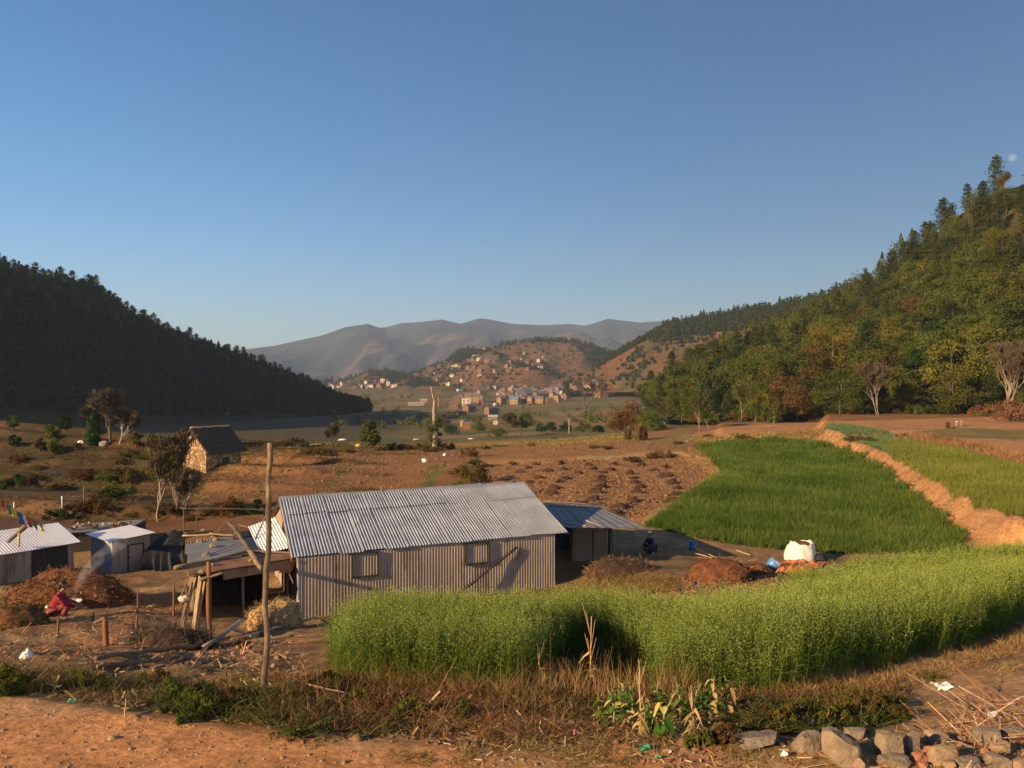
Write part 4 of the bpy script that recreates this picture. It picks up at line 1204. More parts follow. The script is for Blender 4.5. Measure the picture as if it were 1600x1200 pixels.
def main_house():
    EL = PD(457, 873, 6.18); ER = PD(887, 831, 6.18)
    ER[2] = EL[2]
    RL = PD(437, 779, 4.70); raf = RL - EL
    e = (ER - EL); L = np.linalg.norm(e); e = e / L
    RR = RL + e * L
    base = gz(-7.4, 28.7) - 0.1
    h = thing("tin_house", "long corrugated tin house with grey pitched roof and two shuttered windows", "house", (-2.5, 32, base))
    # roof, front slope in two courses: upper sheet overlaps the lower one
    lo, up = Geo(), Geo()
    k = 0.70
    def course(g, t0, t1, lift, ns):
        # overlapping sheets, each laid a little differently
        rr = np.random.default_rng(int(lift * 1000) + ns)
        for i in range(ns):
            w = L / ns; s0 = i * w - 0.03; s1 = (i + 1) * w + 0.03
            d0, d1 = rr.normal(0, 0.007, 2); z0 = lift + 0.006 * (i % 2) + rr.uniform(0, 0.008); z1 = z0 + rr.normal(0, 0.006)
            ph = s0 / 0.118
            a = EL + e * s0 + raf * (t0 + d0) + UP * z0; b = EL + e * s1 + raf * (t0 + d0 + rr.normal(0, .002)) + UP * z1
            c = EL + e * s0 + raf * (t1 + d1) + UP * (z0 + rr.normal(0, .006)); 
            g.corr(a, b, c, 0.118, 0.027, rows=4, uneven=0.003)
    course(lo, 0.0, k, 0.0, 13)
    course(up, k - 0.025, 1.0, 0.035, 13)
    back = V3(-raf[0], -raf[1], 0); back = RL - V3(0, 0, RL[2] - EL[2]) + (RL - EL) * V3(1, 1, 0) - RL
    BL = RL + V3(raf[0], raf[1], -raf[2]); 
    bk = Geo().corr(RL, RR, BL, 0.105, 0.021, rows=3)
    rf = part("roof", lo, M['zinc'], h, True, "grey corrugated roof sheets with a darker overlap line near the ridge")
    part("upper_roof_sheet", up, M['zinc'], rf, True)
    part("rear_roof_sheet", bk, M['zinc'], rf, True)
    # ridge cap: bent strips that overlap
    rc = Geo()
    f1 = raf / np.linalg.norm(raf); f2 = V3(raf[0], raf[1], -raf[2]); f2 /= np.linalg.norm(f2)
    nseg = 5
    for i in range(nseg):
        a = RL + e * (L * i / nseg - 0.05); b = RL + e * (L * (i + 1) / nseg + 0.04)
        o = UP * (0.055 + 0.008 * (i % 2)); d = UP * random.uniform(-0.015, 0.02)
        q = [a - f1 * 0.24 + o * 0.5, b - f1 * 0.24 + o * 0.5 + d, b + o + UP * 0.03 + d, a + o + UP * 0.03, b + f2 * 0.2 + o * 0.4, a + f2 * 0.2 + o * 0.4]
        rc.add(q, [(0, 1, 2, 3), (3, 2, 4, 5)])
    part("ridge_cap", rc, M['ridge'], h)
    # barge edge on the left and right verge
    for c in (EL, ER):
        s = -1 if c is EL else 1
        part("verge_board", Geo().pbox(c - UP * 0.11 + e * s * 0.01, raf, e * 0.035 * s, UP * 0.075), M['wood'], h)
    # walls
    nrm = V3(e[1], -e[0], 0)                   # out of the front wall
    WL = EL + e * 0.22 - nrm * 0.10; WR = ER - e * 0.55 - nrm * 0.10
    dpt = V3(raf[0], raf[1], 0) * 2 * 0.96
    top = EL[2] - 0.02
    def wall(A, B, amp=0.0095):
        g = Geo()
        a0, b0 = A.copy(), B.copy(); a0[2] = base - 0.35; b0[2] = base - 0.35
        t0 = A.copy(); t0[2] = top
        g.corr(a0, b0, t0, 0.118, amp, rows=4, uneven=0.004)
        return g
    wf = part("front_wall", wall(WL, WR), M['zinc_wall'], h, True, "brownish corrugated front wall raked by low sun")
    WLb = WL + dpt; WRb = WR + dpt
    part("rear_wall", wall(WRb, WLb), M['zinc_wall'], h, True)
    for nm, A, B in (("left_gable", WLb, WL), ("right_gable", WR, WRb)):
        g = wall(A, B)
        a, b = A.copy(), B.copy(); a[2] = b[2] = top
        m = (a + b) / 2; m[2] = RL[2] - 0.06
        g.add([a, b, m], [(0, 1, 2)])
        part(nm, g, M['zinc_wall'], h, True)
    # bright corner strips
    cs = Geo().pbox(WL + V3(0, 0, base - 0.3 - WL[2]) + nrm * 0.025 - e * 0.02, e * 0.045, nrm * 0.012, UP * (top - base + 0.28))
    part("corner_strip", cs, M['zinc'], h)
    # windows: dark timber frames holding a sheet
    for px0, px1, t0, t1 in ((551, 589, 0.05, 0.76), (727, 762, 0.08, 0.74)):
        def onwall(px):
            # along the wall where the bearing is px
            k = (px - CXP) / FPX
            s = (k * WL[1] - WL[0]) / (e[0] - k * e[1])
            return WL + e * s
        a, b = onwall(px0), onwall(px1)
        zt, zb = top - t0, top - t1 - 0.12
        w = np.linalg.norm(b - a)
        w_ = part("window", Geo().corr(np.array((*(a + nrm * 0.03)[:2], zb)), np.array((*(b + nrm * 0.03)[:2], zb)), np.array((*(a + nrm * 0.03)[:2], zt)), 0.11, 0.012), M['zinc_wall'], h, True)
        fr = Geo(); t = 0.05
        a2 = np.array((*(a + nrm * 0.015)[:2], zb)); ee = e * w
        fr.pbox(a2 - e * t, e * t, nrm * 0.085, UP * (zt - zb)); fr.pbox(a2 + ee, e * t, nrm * 0.085, UP * (zt - zb))
        fr.pbox(a2 - e * t - UP * t, ee + e * 2 * t, nrm * 0.09, UP * t); fr.pbox(a2 - e * t + UP * (zt - zb), ee + e * 2 * t, nrm * 0.09, UP * t * 0.8)
        part("frame", fr, M['dark_frame'], w_)
    # rafters' ends and a small vent pipe on the ridge
    pr = Geo().tube([RL + e * 4.35 + UP * 0.0, RL + e * 4.33 + UP * 0.28], 0.05, 8)
    part("vent_pipe", pr, M['rust'], h)
    pa, pb = onwall(695), onwall(806)  # added pole in place of a diagonal cast shadow on the wall
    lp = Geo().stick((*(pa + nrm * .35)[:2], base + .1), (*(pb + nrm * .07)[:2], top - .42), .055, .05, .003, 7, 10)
    solo('shadow_band_pole', 'dark slanting pole standing in for a cast shadow on the tin house front', 'pole', lp, M['dark_frame'], smooth=True)
    return e, nrm, WL, WR, dpt, EL, ER, RL, raf, base
E_, N_, WL_, WR_, DPT_, EL_, ER_, RL_, RAF_, BASE_ = main_house()

def side_shed():
    FR = PD(1014, 827, 6.42); BR = PD(931, 791, 6.42); 
    BR = P(931, 791, 41.8); BL = P(849, 784, 41.8)
    FL = P(868, 824, 35.2)
    FR = P(1014, 827, 35.0)
    b = gz(4, 36) - 0.1
    h = thing("side_shed", "low dark lean-to shed joined to the right end of the tin house", "shed", (4, 38, b))
    sh = Geo()
    def lerp(s, t): return (FL * (1 - s) + FR * s) * (1 - t) + (BL * (1 - s) + BR * s) * t
    for i, (s0, s1) in enumerate(((0.0, 0.36), (0.34, 0.68), (0.66, 1.0))):
        o = UP * (0.02 * i)
        g = np.array([[lerp(s, t) + o + UP * 0.012 * math.sin(s * 60) for s in np.linspace(s0, s1, 24)] for t in np.linspace(0, 1, 6)])
        sh.grid(g)
    r = part("roof", sh, M['sheet_dark'], h, True)
    bt = Geo()
    bt.stick(lerp(0.02, 0.97) + UP * 0.05, lerp(1.02, 0.98) + UP * 0.1, 0.045, 0.035, 0.01)
    bt.stick(lerp(0.05, 0.78) + UP * 0.04, lerp(0.8, 0.85) + UP * 0.07, 0.04, 0.03, 0.015)
    part("roof_batten", bt, M['wood'], h, True)
    # walls
    f0 = lerp(0.02, 0.42); f1 = lerp(0.83, 0.40); k0 = lerp(0.02, 0.95); k1 = lerp(0.86, 0.95)
    def panel(A, B, g=None, z=0.06, a=0.012):
        g = g or Geo()
        a0 = np.array((A[0], A[1], b - 0.4)); b0 = np.array((B[0], B[1], b - 0.4)); c0 = np.array((A[0], A[1], A[2] - z))
        c1 = np.array((B[0], B[1], B[2] - z))
        return g.corr(a0, b0, c0, 0.11, a, C=c1)
    m = lambda t: f0 + (f1 - f0) * t
    part("front_panel", panel(m(0.36), m(0.66)), M['zinc_wall'], h, True)
    part("front_panel", panel(m(0.70), m(0.93)), M['zinc_wall'], h, True)
    part("side_wall", panel(f1, k1), M['sheet_dark'], h, True)
    part("rear_wall", panel(k1, k0), M['sheet_dark'], h, True)
    ps = Geo()
    for t in (0.02, 0.34, 0.68, 0.97):
        q = m(t); ps.stick((q[0], q[1] + 0.05, b - 0.4), (q[0], q[1] + 0.05, q[2] - 0.08), 0.055, 0.05)
    part("posts", ps, M['wood'], h, True)
    # two pale sticks lying over the eave
    for (p0, p1) in (((883, 820), (922, 825)), ((915, 815), (953, 829))):
        a = P(*p0, 36.0); c = P(*p1, 35.4)
        f = lambda q: q + UP * 0.06
        solo("stick", "pale stick lying over the front eave of the side shed, %s" % ("the left one" if p0[0] < 900 else "the longer right one"), "stick", Geo().stick(f(a), f(c), 0.022, 0.018), M['wood_pale'], group="sticks on the side shed eave", smooth=True)
side_shed()

def lean_to():
    A = P(298, 897, 26.6); B = P(456, 872, 29.0); C = P(420, 824, 34.0); D = P(289, 846, 31.0)
    b = gz(-8.6, 24.5)
    h = thing("lean_to", "open lean-to with a patchwork roof of rusty and grey sheets, left of the tin house", "shed", (-8.8, 26.5, b))
    def q(s, t): return (A * (1 - s) + B * s) * (1 - t) + (D * (1 - s) + C * s) * t
    def sheet(s0, s1, t0, t1, lift, pitch=0.0, amp=0.0, along=True):
        ns = max(int((s1 - s0) * 3.4 / 0.1) * 8, 8) if (pitch and along) else 14
        ntt = max(int((t1 - t0) * 5.6 / 0.1) * 8, 8) if (pitch and not along) else 10
        rows = []
        for t in np.linspace(t0, t1, ntt):
            row = []
            for s in np.linspace(s0, s1, ns):
                w = amp * math.sin(2 * math.pi * ((s * 3.4) if along else (t * 5.6)) / pitch) if pitch else 0.02 * fbm(np.array([s * 3.0]), np.array([t * 4.0]), 2, 4)[0]
                row.append(q(s, t) + UP * (lift + w))
            rows.append(row)
        return Geo().grid(np.array(rows))
    part("rusty_sheet", sheet(-0.02, 0.72, -0.03, 0.26, 0.0, 0.1, 0.014, False), M['rust'], h, True)
    part("rusty_sheet", sheet(0.66, 1.04, -0.02, 0.30, 0.03, 0.1, 0.014, False), M['rust'], h, True)
    part("grey_sheet", sheet(0.0, 0.52, 0.22, 0.86, 0.04), M['sheet_dark'], h, True)
    part("grey_sheet", sheet(0.50, 0.86, 0.24, 0.74, 0.055), M['sheet_dark'], h, True)
    part("brown_sheet", sheet(0.0, 0.8, 0.80, 1.0, 0.02, 0.1, 0.01, True), M['rust'], h, True)
    # dark walls at the sides and the back
    def vw(P0, P1, z0=0.05):
        g = Geo()
        lo0 = np.array((P0[0], P0[1], gz(P0[0], P0[1]) - 0.3)); lo1 = np.array((P1[0], P1[1], gz(P1[0], P1[1]) - 0.3))
        g.corr(lo0, lo1, P0 - UP * z0, 0.12, 0.012, C=P1 - UP * z0)
        return g
    part("rear_wall", vw(q(0.04, 0.98), q(0.96, 0.98)), M['sheet_dark'], h, True)
    part("side_wall", vw(q(0.03, 0.03), q(0.03, 0.97)), M['wood'], h, True)
    part("inner_wall", vw(q(0.06, 0.62), q(0.9, 0.62)), M['dark_frame'], h, True)
    for s, t, nm in ((0.04, 0.05, 'post'), (0.5, 0.04, 'post'), (0.97, 0.06, 'post')):
        a = q(s, t)
        part(nm, Geo().stick((a[0], a[1], gz(a[0], a[1]) - 0.3), a - UP * 0.03, 0.06, 0.05), M['wood'], h, True)
    part("front_beam", Geo().stick(q(-0.03, 0.02) - UP * 0.07, q(1.03, 0.02) - UP * 0.07, 0.05, 0.05), M['wood'], h, True)
    # fascia hanging at the eave, and the dark flap by the house corner
    g = Geo(); a = q(0.30, -0.02); c = q(0.98, -0.02)
    g.pbox(a - UP * 0.34, c - a, V3(0.02, -0.03, 0), UP * 0.30)
    part("fascia_board", g, M['rust'], h)
    f = Geo(); a = q(0.90, -0.01)
    f.add([a, a + V3(0.42, 0.3, -0.05), a + V3(0.25, 0.2, -0.5), a + V3(-0.12, -0.08, -0.45)], [(0, 1, 2, 3)])
    part("hanging_flap", f, M['rust'], h)
    # red post standing before the corner, with its short cross bar
    pt = P(326, 878, 22.4); bs = np.array((pt[0] + 0.03, 22.4, gz(pt[0], 22.4) - 0.15))
    rp = thing("post", "reddish timber post with a short crosspiece in front of the lean-to", "post", bs)
    part("shaft", Geo().stick(bs, pt, 0.075, 0.06, 0.008), M['wood_red'], rp, True)
    part("crosspiece", Geo().stick(P(312, 906, 22.3), P(350, 895, 22.5), 0.05, 0.045), M['wood'], rp, True)
    # poles and logs lying on the roof
    def onroof(px, py, lift=0.1):
        # meet the roof plane
        n = np.cross(B - A, D - A); d = P(px, py, 1.0) - V3(0, 0, ZC); k = n.dot(A - V3(0, 0, ZC)) / n.dot(d)
        return V3(0, 0, ZC) + d * k + UP * lift
    logs = [((273, 892), (400, 862), .075, .055, 'wood', 'long thick pole lying along the lower edge of the lean-to roof'),
            ((386, 866), (463, 868), .05, .04, 'wood', 'crooked pole continuing the roof edge to the house corner'),
            ((357, 820), (395, 869), .085, .075, 'bark', 'heavy dark log lying askew down the lean-to roof'),
            ((393, 868), (408, 893), .11, .08, 'wood', 'stubby log end hanging over the lean-to eave'),
            ((285, 841), (371, 840), .035, .03, 'wood_pale', 'pale peeled pole across the top of the grey sheets'),
            ((287, 838), (332, 834), .06, .05, 'bark', 'short dark log behind the pale peeled pole'),
            ((333, 884), (334, 906), .06, .06, 'wood', 'sawn stub standing at the lower roof edge'),
            ((399, 846), (416, 806), .035, .03, 'wood', 'thin stick propped up against the leaning bright sheet'),
            ((372, 823), (399, 830), .02, .015, 'wood', 'bent twig on the rusty back of the lean-to roof'),
            ((340, 836), (348, 825), .025, .02, 'wood', 'small forked branch standing on the lean-to roof'),
            ((322, 872), (372, 853), .018, .012, 'wood', 'thin dry branch lying over the grey sheets')]
    for a, c, r0, r1, mt, lab in logs:
        p0, p1 = onroof(*a), onroof(*c)
        if 'stub standing' in lab:
            p1 = p0.copy(); p0 = p0 - UP * 0.5
        if 'propped' in lab: p1 = P(416, 806, 32.6)
        if 'forked' in lab: p1 = p0 + V3(0.15, 0.2, 0.3)
        solo("pole" if r0 < .07 else "log", lab, "pole" if r0 < .07 else "log", Geo().stick(p0, p1, r0, r1, 0.012, n=9), M[mt], smooth=True)
    for px, py, s, mt, lab in ((317, 832, .21, 'rock', 'pale angular stone at the back edge of the lean-to roof'), (331, 839, .26, 'rock_tan', 'brown stone wedged behind the pale pole'),
                           (311, 849, .2, 'rock', 'dark round stone on the grey sheets'), (337, 846, .2, 'rock_tan', 'light stone just below the pale pole'),
                           (333, 856, .23, 'rock_tan', 'tan stone in the middle of the grey sheets'), (322, 870, .28, 'rock_tan', 'largest stone, low on the grey sheets'),
                           (394, 878, .2, 'rock', 'grey stone by the log crossing at the eave'), (314, 897, .18, 'rock', 'stone stack on the front corner of the lean-to roof')):
        c = onroof(px, py, 0.10)
        solo("stone", lab, "stone", Geo().lump(c - UP * .03, (s * .62, s * .5, s * .42), int(px), 2, .7), M[mt], group="stones holding down the lean-to roof")
    # the bright corrugated sheet tilted against the house
    s = Geo().corr(P(407, 866, 29.4), P(456, 855, 29.3), P(388, 823, 33.3), 0.115, 0.018, C=P(430, 808, 33.6), rows=4)
    solo("corrugated_sheet", "bright corrugated sheet tilted between the lean-to roof and the house gable", "metal sheet", s, M['zinc_new'], smooth=True)
    # fire wood leaned in a bundle at the corner
    r = np.random.default_rng(8)
    sp = [(0.0, .9), (.1, 1), (.17, .8), (.25, 1), (.33, .95), (.42, .7), (-.12, .85), (.5, .9)]
    for i, (dx, k) in enumerate(sp):
        px = 300 + dx * 40
        top = P(px + 2, 897 + 6 * r.uniform(), 22.5); bt = np.array((top[0] - 0.15 + 0.05 * r.normal(), 22.15 + 0.1 * r.normal(), 0)); bt[2] = gz(bt[0], bt[1]) - 0.05
        bt = bt + 0.0
        top = bt + (top - bt) * k
        solo("firewood_stick", "upright split stick of firewood leaned at the lean-to corner, %s" % ('tall pale one' if i in (1, 3, 4) else 'dark slim one' if i in (0, 6) else 'short one'), "firewood",
             Geo().stick(bt, top, 0.05 if i % 2 else 0.035, 0.04, 0.02, 5), M['wood_pale' if i in (1, 3, 4, 7) else 'wood'], group="firewood leaned at the lean-to corner")
    # pale sack hung on a stick
    c = P(288, 935, 22.3)
    sk = thing("sack", "small whitish bag hanging beside the leaned firewood", "bag", c)
    part("bag_body", Geo().lump(c, (.14, .11, .11), 5, 3, .5), M['cream'], sk, True)
    solo("prop_stick", "slanting stick above the hanging whitish bag", "stick", Geo().stick(P(281, 938, 22.2), P(295, 902, 22.5), 0.02, 0.02), M['wood'], smooth=True)
lean_to()

def left_sheds():
    # low shed with the bright roof
    E = P(127, 847, 38.4); d = V3(-2.0, -2.85, 0); d /= np.linalg.norm(d); w = V3(-1.8, 1.26, 0.72)
    b = gz(E[0] - 1, E[1] - 1) - 0.2
    h = thing("bright_roof_shed", "low tin shed with a bright white corrugated roof at the left edge", "shed", (E[0] - 2, E[1] - 1, b))
    L = 7.5
    R0 = E + w
    part("roof", Geo().corr(E + d * L, E, R0 + d * L, 0.13, 0.016, C=R0, rows=4, uneven=0.006), M['zinc_new'], h, True)
    w2 = V3(w[0], w[1], -w[2])
    part("rear_roof_sheet", Geo().corr(R0, R0 + d * L, R0 + w2, 0.16, 0.02), M['zinc_new'], h, True)
    ww = V3(w[0], w[1], 0)
    q0 = E - UP * .04 - d * -0.25 + ww * .10; q1 = q0 + d * (L - .4)
    def lowall(A, B, nm, m, pitch=.13):
        a = np.array((A[0], A[1], b - .3)); c = np.array((B[0], B[1], b - .3))
        part(nm, Geo().corr(a, c, A, pitch, .014, C=B), m, h, True)
    mid = q0 + d * 1.9
    lowall(q1, mid, "front_wall", M['zinc_wall'])
    dk = q0 + d * 0.25
    lowall(mid + ww * .06, dk + ww * .06, "dark_doorway", M['dark_frame'], .3)
    lowall(dk, q0, "front_wall", M['zinc_wall'])
    lowall(q0, q0 + ww * 1.8, "gable_wall", M['zinc_wall'])
    # wooden thing lying on the roof
    o = E + d * 3.3 + w * 0.55 + UP * 0.1
    p1 = P(47, 817, 36.9); p0 = P(12, 847, 36.2)
    lg = thing("forked_branch", "dry forked branch lying on the bright white roof", "branch", p0)
    part("limb", Geo().stick(p0, p1, .09, .13, .01), M['wood'], lg, True)
    part("side_twig", Geo().stick(P(30, 833, 36.4), P(29, 854, 36.0), .06, .05), M['wood_pale'], lg, True)
    # tin hut
    K = P(175, 846, 39.0); r = V3(1.25, 1.3, 0); l = V3(-2.0, 1.85, 0)
    K0 = V3(K[0], K[1], gz(K[0], K[1]) - .15)
    h2 = thing("tin_hut", "small square corrugated tin hut with a plank-like door, between bright shed and black sheeting", "hut", K0)
    H = K[2] - K0[2]
    def hw(o, v, h0, h1, nm, m, amp=.014, pitch=.12):
        a = np.array((o[0], o[1], K0[2] - .3)); c = a + v
        return part(nm, Geo().corr(a, c, np.array((o[0], o[1], K0[2] + h0)), pitch, amp, C=np.array((c[0], c[1], K0[2] + h1))), m, h2, True)
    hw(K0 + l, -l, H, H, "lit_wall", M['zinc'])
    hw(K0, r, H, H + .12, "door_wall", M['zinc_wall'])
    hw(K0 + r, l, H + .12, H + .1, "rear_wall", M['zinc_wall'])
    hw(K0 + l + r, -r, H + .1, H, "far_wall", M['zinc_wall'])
    n = V3(r[1], -r[0], 0) / np.linalg.norm(r)
    o = K0 + r * .42 + n * .03
    dr = part("door", Geo().corr(o - UP * .05, o + r * .38 - UP * .05, o + UP * (H - .35), .1, .01), M['zinc_wall'], h2, True, "narrow corrugated door of the hut")
    fr = Geo(); fr.pbox(o - r * .02, r * .03, n * .03, UP * (H - .3)); fr.pbox(o + r * .39, r * .03, n * .03, UP * (H - .3)); fr.pbox(o - r * .02 + UP * (H - .3), r * .44, n * .03, UP * .05); fr.pbox(o + UP * 0.75, r * .08, n * .035, UP * .06)
    part("door_frame", fr, M['dark_frame'], dr)
    ov = .22; rn = r / np.linalg.norm(r); ln = l / np.linalg.norm(l)
    a = K0 + UP * (H + .03) - rn * ov - ln * ov
    part("roof", Geo().corr(a + l + ln * 2 * ov, a, a + l + ln * 2 * ov + r + rn * 2 * ov + UP * .16, .12, .014, C=a + r + rn * 2 * ov + UP * .16), M['zinc_new'], h2, True)
    # low hut behind with firewood on its roof
    o = P(93, 845, 45.0); b3 = gz(o[0], o[1])
    u = P(203, 838, 46.5) - o; u[2] = 0; v = V3(-.4, 2.6, 0)
    h3 = thing("wood_store", "low dark store with firewood heaped on its flat roof behind the tin hut", "shed", (o[0] + 2, o[1] + 1, b3))
    top = P(93, 834, 45.0)[2]
    part("wall", Geo().pbox((o[0], o[1] + .3, b3 - .3), u, v, UP * (top - b3 + .25)), M['thatch'], h3)
    part("roof", Geo().pbox((o[0] - .2, o[1], top - .02), u * 1.06, v * 1.1, UP * .08), M['sheet_dark'], h3)
    rr = np.random.default_rng(4)
    for i in range(34):
        t = rr.uniform(0, 1); c = np.array((o[0], o[1] + .05, top)) + u * t + UP * (.1 + .09 * rr.integers(0, 3)) + v * rr.uniform(0, .3)
        dd = V3(rr.normal(0, .5), -rr.uniform(.3, 1), rr.uniform(0, .4)); dd = dd / np.linalg.norm(dd) * rr.uniform(.3, .6)
        solo("firewood", "split log of the firewood heap on the low store roof, %s end" % ('left' if t < .4 else 'middle' if t < .7 else 'right'), "firewood", Geo().stick(c, c + dd, .07, .06, 0, 5, 3), M['wood_pale' if i % 3 else 'wood_red'], group="firewood on the low store roof")
    # black sheeting over a frame
    top = [P(234, 851, 40.5), P(271, 826, 41.2), P(290, 838, 41.0)]
    bot = [(231, 892), (246, 893), (262, 891), (277, 886), (291, 874)]
    rows = []
    ns, ntt = 40, 26
    for j in range(ntt):
        t = j / (ntt - 1); row = []
        for i in range(ns):
            s = i / (ns - 1)
            if s < .6: a = top[0] + (top[1] - top[0]) * (s / .6)
            else: a = top[1] + (top[2] - top[1]) * ((s - .6) / .4)
            bx = np.interp(s, np.linspace(0, 1, 5), [x[0] for x in bot]); by = np.interp(s, np.linspace(0, 1, 5), [x[1] for x in bot])
            c = P(bx, by, 38.6 + 1.0 * s)
            p = a + (c - a) * t
            fold = .13 * math.sin(s * 26 + 3 * t) * (0.25 + t) + .16 * math.sin(s * 9 + 1.3 + 2 * t)
            p = p + V3(-.35, -1, 0) * (fold * t ** .5 + .25 * math.sin(t * 3.1))
            row.append(p)
        rows.append(row)
    cv = thing("covered_frame", "black plastic sheeting draped over a pointed frame beside the tin hut", "tarpaulin", gy(262, 40))
    part("sheeting", Geo().grid(np.array(rows)), M['plastic_black'], cv, True)
    bk = Geo(); back = P(268, 880, 42.6)
    bk.add([top[0], top[1], back, P(236, 884, 42.6)], [(0, 1, 2, 3)]); bk.add([top[1], top[2], P(288, 872, 42.6), back], [(0, 1, 2, 3)])
    part("rear_sheet", bk, M['plastic_black'], cv)
    part("ridge_pole", Geo().stick(top[1] - UP * 2.0, top[1] + UP * .03, .05, .04), M['wood'], cv, True)
left_sheds()

def stone_house():
    K = PD(322, 738, 9.38); K[2] = gz(K[0], K[1]) - .1
    l = V3(-3.6, 1.76, 0); r = V3(2.2, 4.5, 0)
    zb = K[2]; ze = P(322, 703, K[1])[2] - zb; zr = P(300, 673, 85.9)[2] - zb
    h = thing("stone_house", "small rubble stone house with a steep dark thatched roof among the brown fields", "house", (K[0] - 1, K[1] + 2, zb))
    def gable(o, v, nm):
        a = o - UP * .4; b = a + v; m = (o + o + v) / 2
        g = Geo().add([a, b, o + v + UP * ze, m + UP * zr, o + UP * ze], [(0, 1, 2, 3, 4)])
        return part(nm, g, M['stonewall'], h)
    gable(K + l, -l, "gable_wall"); gable(K + r, l, "far_gable")
    part("long_wall", Geo().add([K - UP * .4, K + r - UP * .4, K + r + UP * ze, K + UP * ze], [(0, 1, 2, 3)]), M['stonewall'], h)
    part("rear_wall", Geo().add([K + l + r - UP * .4, K + l - UP * .4, K + l + UP * ze, K + l + r + UP * ze], [(0, 1, 2, 3)]), M['stonewall'], h)
    rn = r / np.linalg.norm(r); ln = l / np.linalg.norm(l)
    m0 = K + l / 2 + UP * (zr + .12) - rn * .3; m1 = m0 + r + rn * .6
    sl = V3(-l[0] / 2, -l[1] / 2, -(zr - ze))
    th = V3(0, 0, .22)
    rf = Geo()
    ov = 1.28
    rf.pbox(m0 - UP * .05, m1 - m0, sl * ov, th); 
    s2 = V3(l[0] / 2, l[1] / 2, -(zr - ze))
    rf.pbox(m0 - UP * .05, m1 - m0, s2 * ov, th)
    roof = part("thatched_roof", rf, M['thatch'], h)
    part("ridge_strip", Geo().stick(m0 + UP * .2, m1 + UP * .2, .1, .09, .004, n=10), M['wood_pale'], roof, True)
    n = np.cross(UP, l); n /= np.linalg.norm(n)
    if n[1] > 0: n = -n
    c = K + l * .46 + UP * (ze + .55)
    w = part("attic_window", Geo().pbox(c - ln * .25 + n * .01, ln * .5, n * .05, UP * .6), M['window'], h)
    f = Geo(); 
    for o, u, q in ((c - ln * .33, ln * .08, UP * .6), (c + ln * .25, ln * .08, UP * .6), (c - ln * .36 - UP * .1, ln * .72, UP * .1), (c - ln * .36 + UP * .6, ln * .72, UP * .09), (c - ln * .03, ln * .06, UP * .6)):
        f.pbox(o + n * .01, u, n * .10, q)
    part("window_frame", f, M['wood_pale'], w)
    n2 = V3(r[1], -r[0], 0) / np.linalg.norm(r)
    c = K + r * .45
    part("doorway", Geo().pbox(c + n2 * .01, rn * .9, n2 * .04, UP * 1.6), M['dark_frame'], h)
stone_house()

# ------------------------------------------------------------------ the village
def house_proto(i, w, d, ht, rise, wall, roof, nwin, flat=False):
    hw, hd = w / 2, d / 2
    g = Geo()
    if flat:
        g.pbox((-hw, -hd, -1.5), (w, 0, 0), (0, d, 0), (0, 0, ht + 1.5))
        rf = Geo().pbox((-hw - .3, -hd - .3, ht + .003), (w + .6, 0, 0), (0, d + .6, 0), (0, 0, .3))
    else:
        v = [(-hw, -hd, -1.5), (hw, -hd, -1.5), (hw, hd, -1.5), (-hw, hd, -1.5), (-hw, -hd, ht), (hw, -hd, ht), (hw, hd, ht), (-hw, hd, ht), (-hw, 0, ht + rise), (hw, 0, ht + rise)]
        g.add(v, [(0, 1, 5, 4), (2, 3, 7, 6), (1, 2, 6, 9, 5), (3, 0, 4, 8, 7)])
        rf = Geo(); o = .5
        k = 1 + o / hd
        for s in (-1, 1):
            rf.pbox((-hw - o, 0, ht + rise + .03), (w + 2 * o, 0, 0), (0, s * hd * k, -rise * k), (0, 0, .16))
    ps = [("wall", to_mesh("wall", g, M[wall])), ("roof", to_mesh("roof", rf, M[roof]))]
    for s in range(nwin):
        for lev in range(2 if ht > 4 else 1):
            x = (s + .5) / nwin * w - hw
            ps.append(("window", to_mesh("window", Geo().pbox((x - .45, -hd - .05, 1.0 + 2.4 * lev), (.9, 0, 0), (0, .1, 0), (0, 0, 1.1)), M['window'])))
    for lev in range(2 if ht > 4 else 1):
        ps.append(("window", to_mesh("window", Geo().pbox((-hw - .05, -.45, 1.0 + 2.4 * lev), (.1, 0, 0), (0, .9, 0), (0, 0, 1.1)), M['window'])))
    return ps
HP = {}
for i, (w, d, ht, rise, wall, roof, nw, fl) in enumerate([
    (8, 5, 5.2, 1.8, 'brick', 'roof_grey', 3, 0), (7, 5, 5.0, 1.6, 'ochre', 'roof_grey', 2, 0), (9, 6, 5.4, 2.2, 'brick', 'roof_brown', 3, 0),
    (6, 4.5, 3.0, 1.2, 'cream', 'roof_grey', 2, 0), (8, 6, 6.2, 0, 'pinkwall', 'roof_white', 3, 1), (6, 5, 5.6, 0, 'cream', 'roof_white', 2, 1),
    (7, 5, 4.8, 1.5, 'ochre', 'roof_blue', 2, 0), (9, 4, 2.6, 0.8, 'white', 'roof_green', 3, 0), (13, 7, 6.0, 2.2, 'brick', 'roof_grey', 5, 0), (9, 4, 2.8, 1.0, 'cream', 'roof_white', 3, 0)]):
    HP[i] = (house_proto(i, w, d, ht, rise, wall, roof, nw, bool(fl)), wall, roof)
WN = {'brick': 'mud-brick', 'ochre': 'ochre', 'cream': 'cream', 'pinkwall': 'pinkish', 'white': 'whitish'}
RN = {'roof_grey': 'grey roof', 'roof_brown': 'brown tiled roof', 'roof_white': 'flat pale top', 'roof_blue': 'blue roof', 'roof_green': 'green roof'}
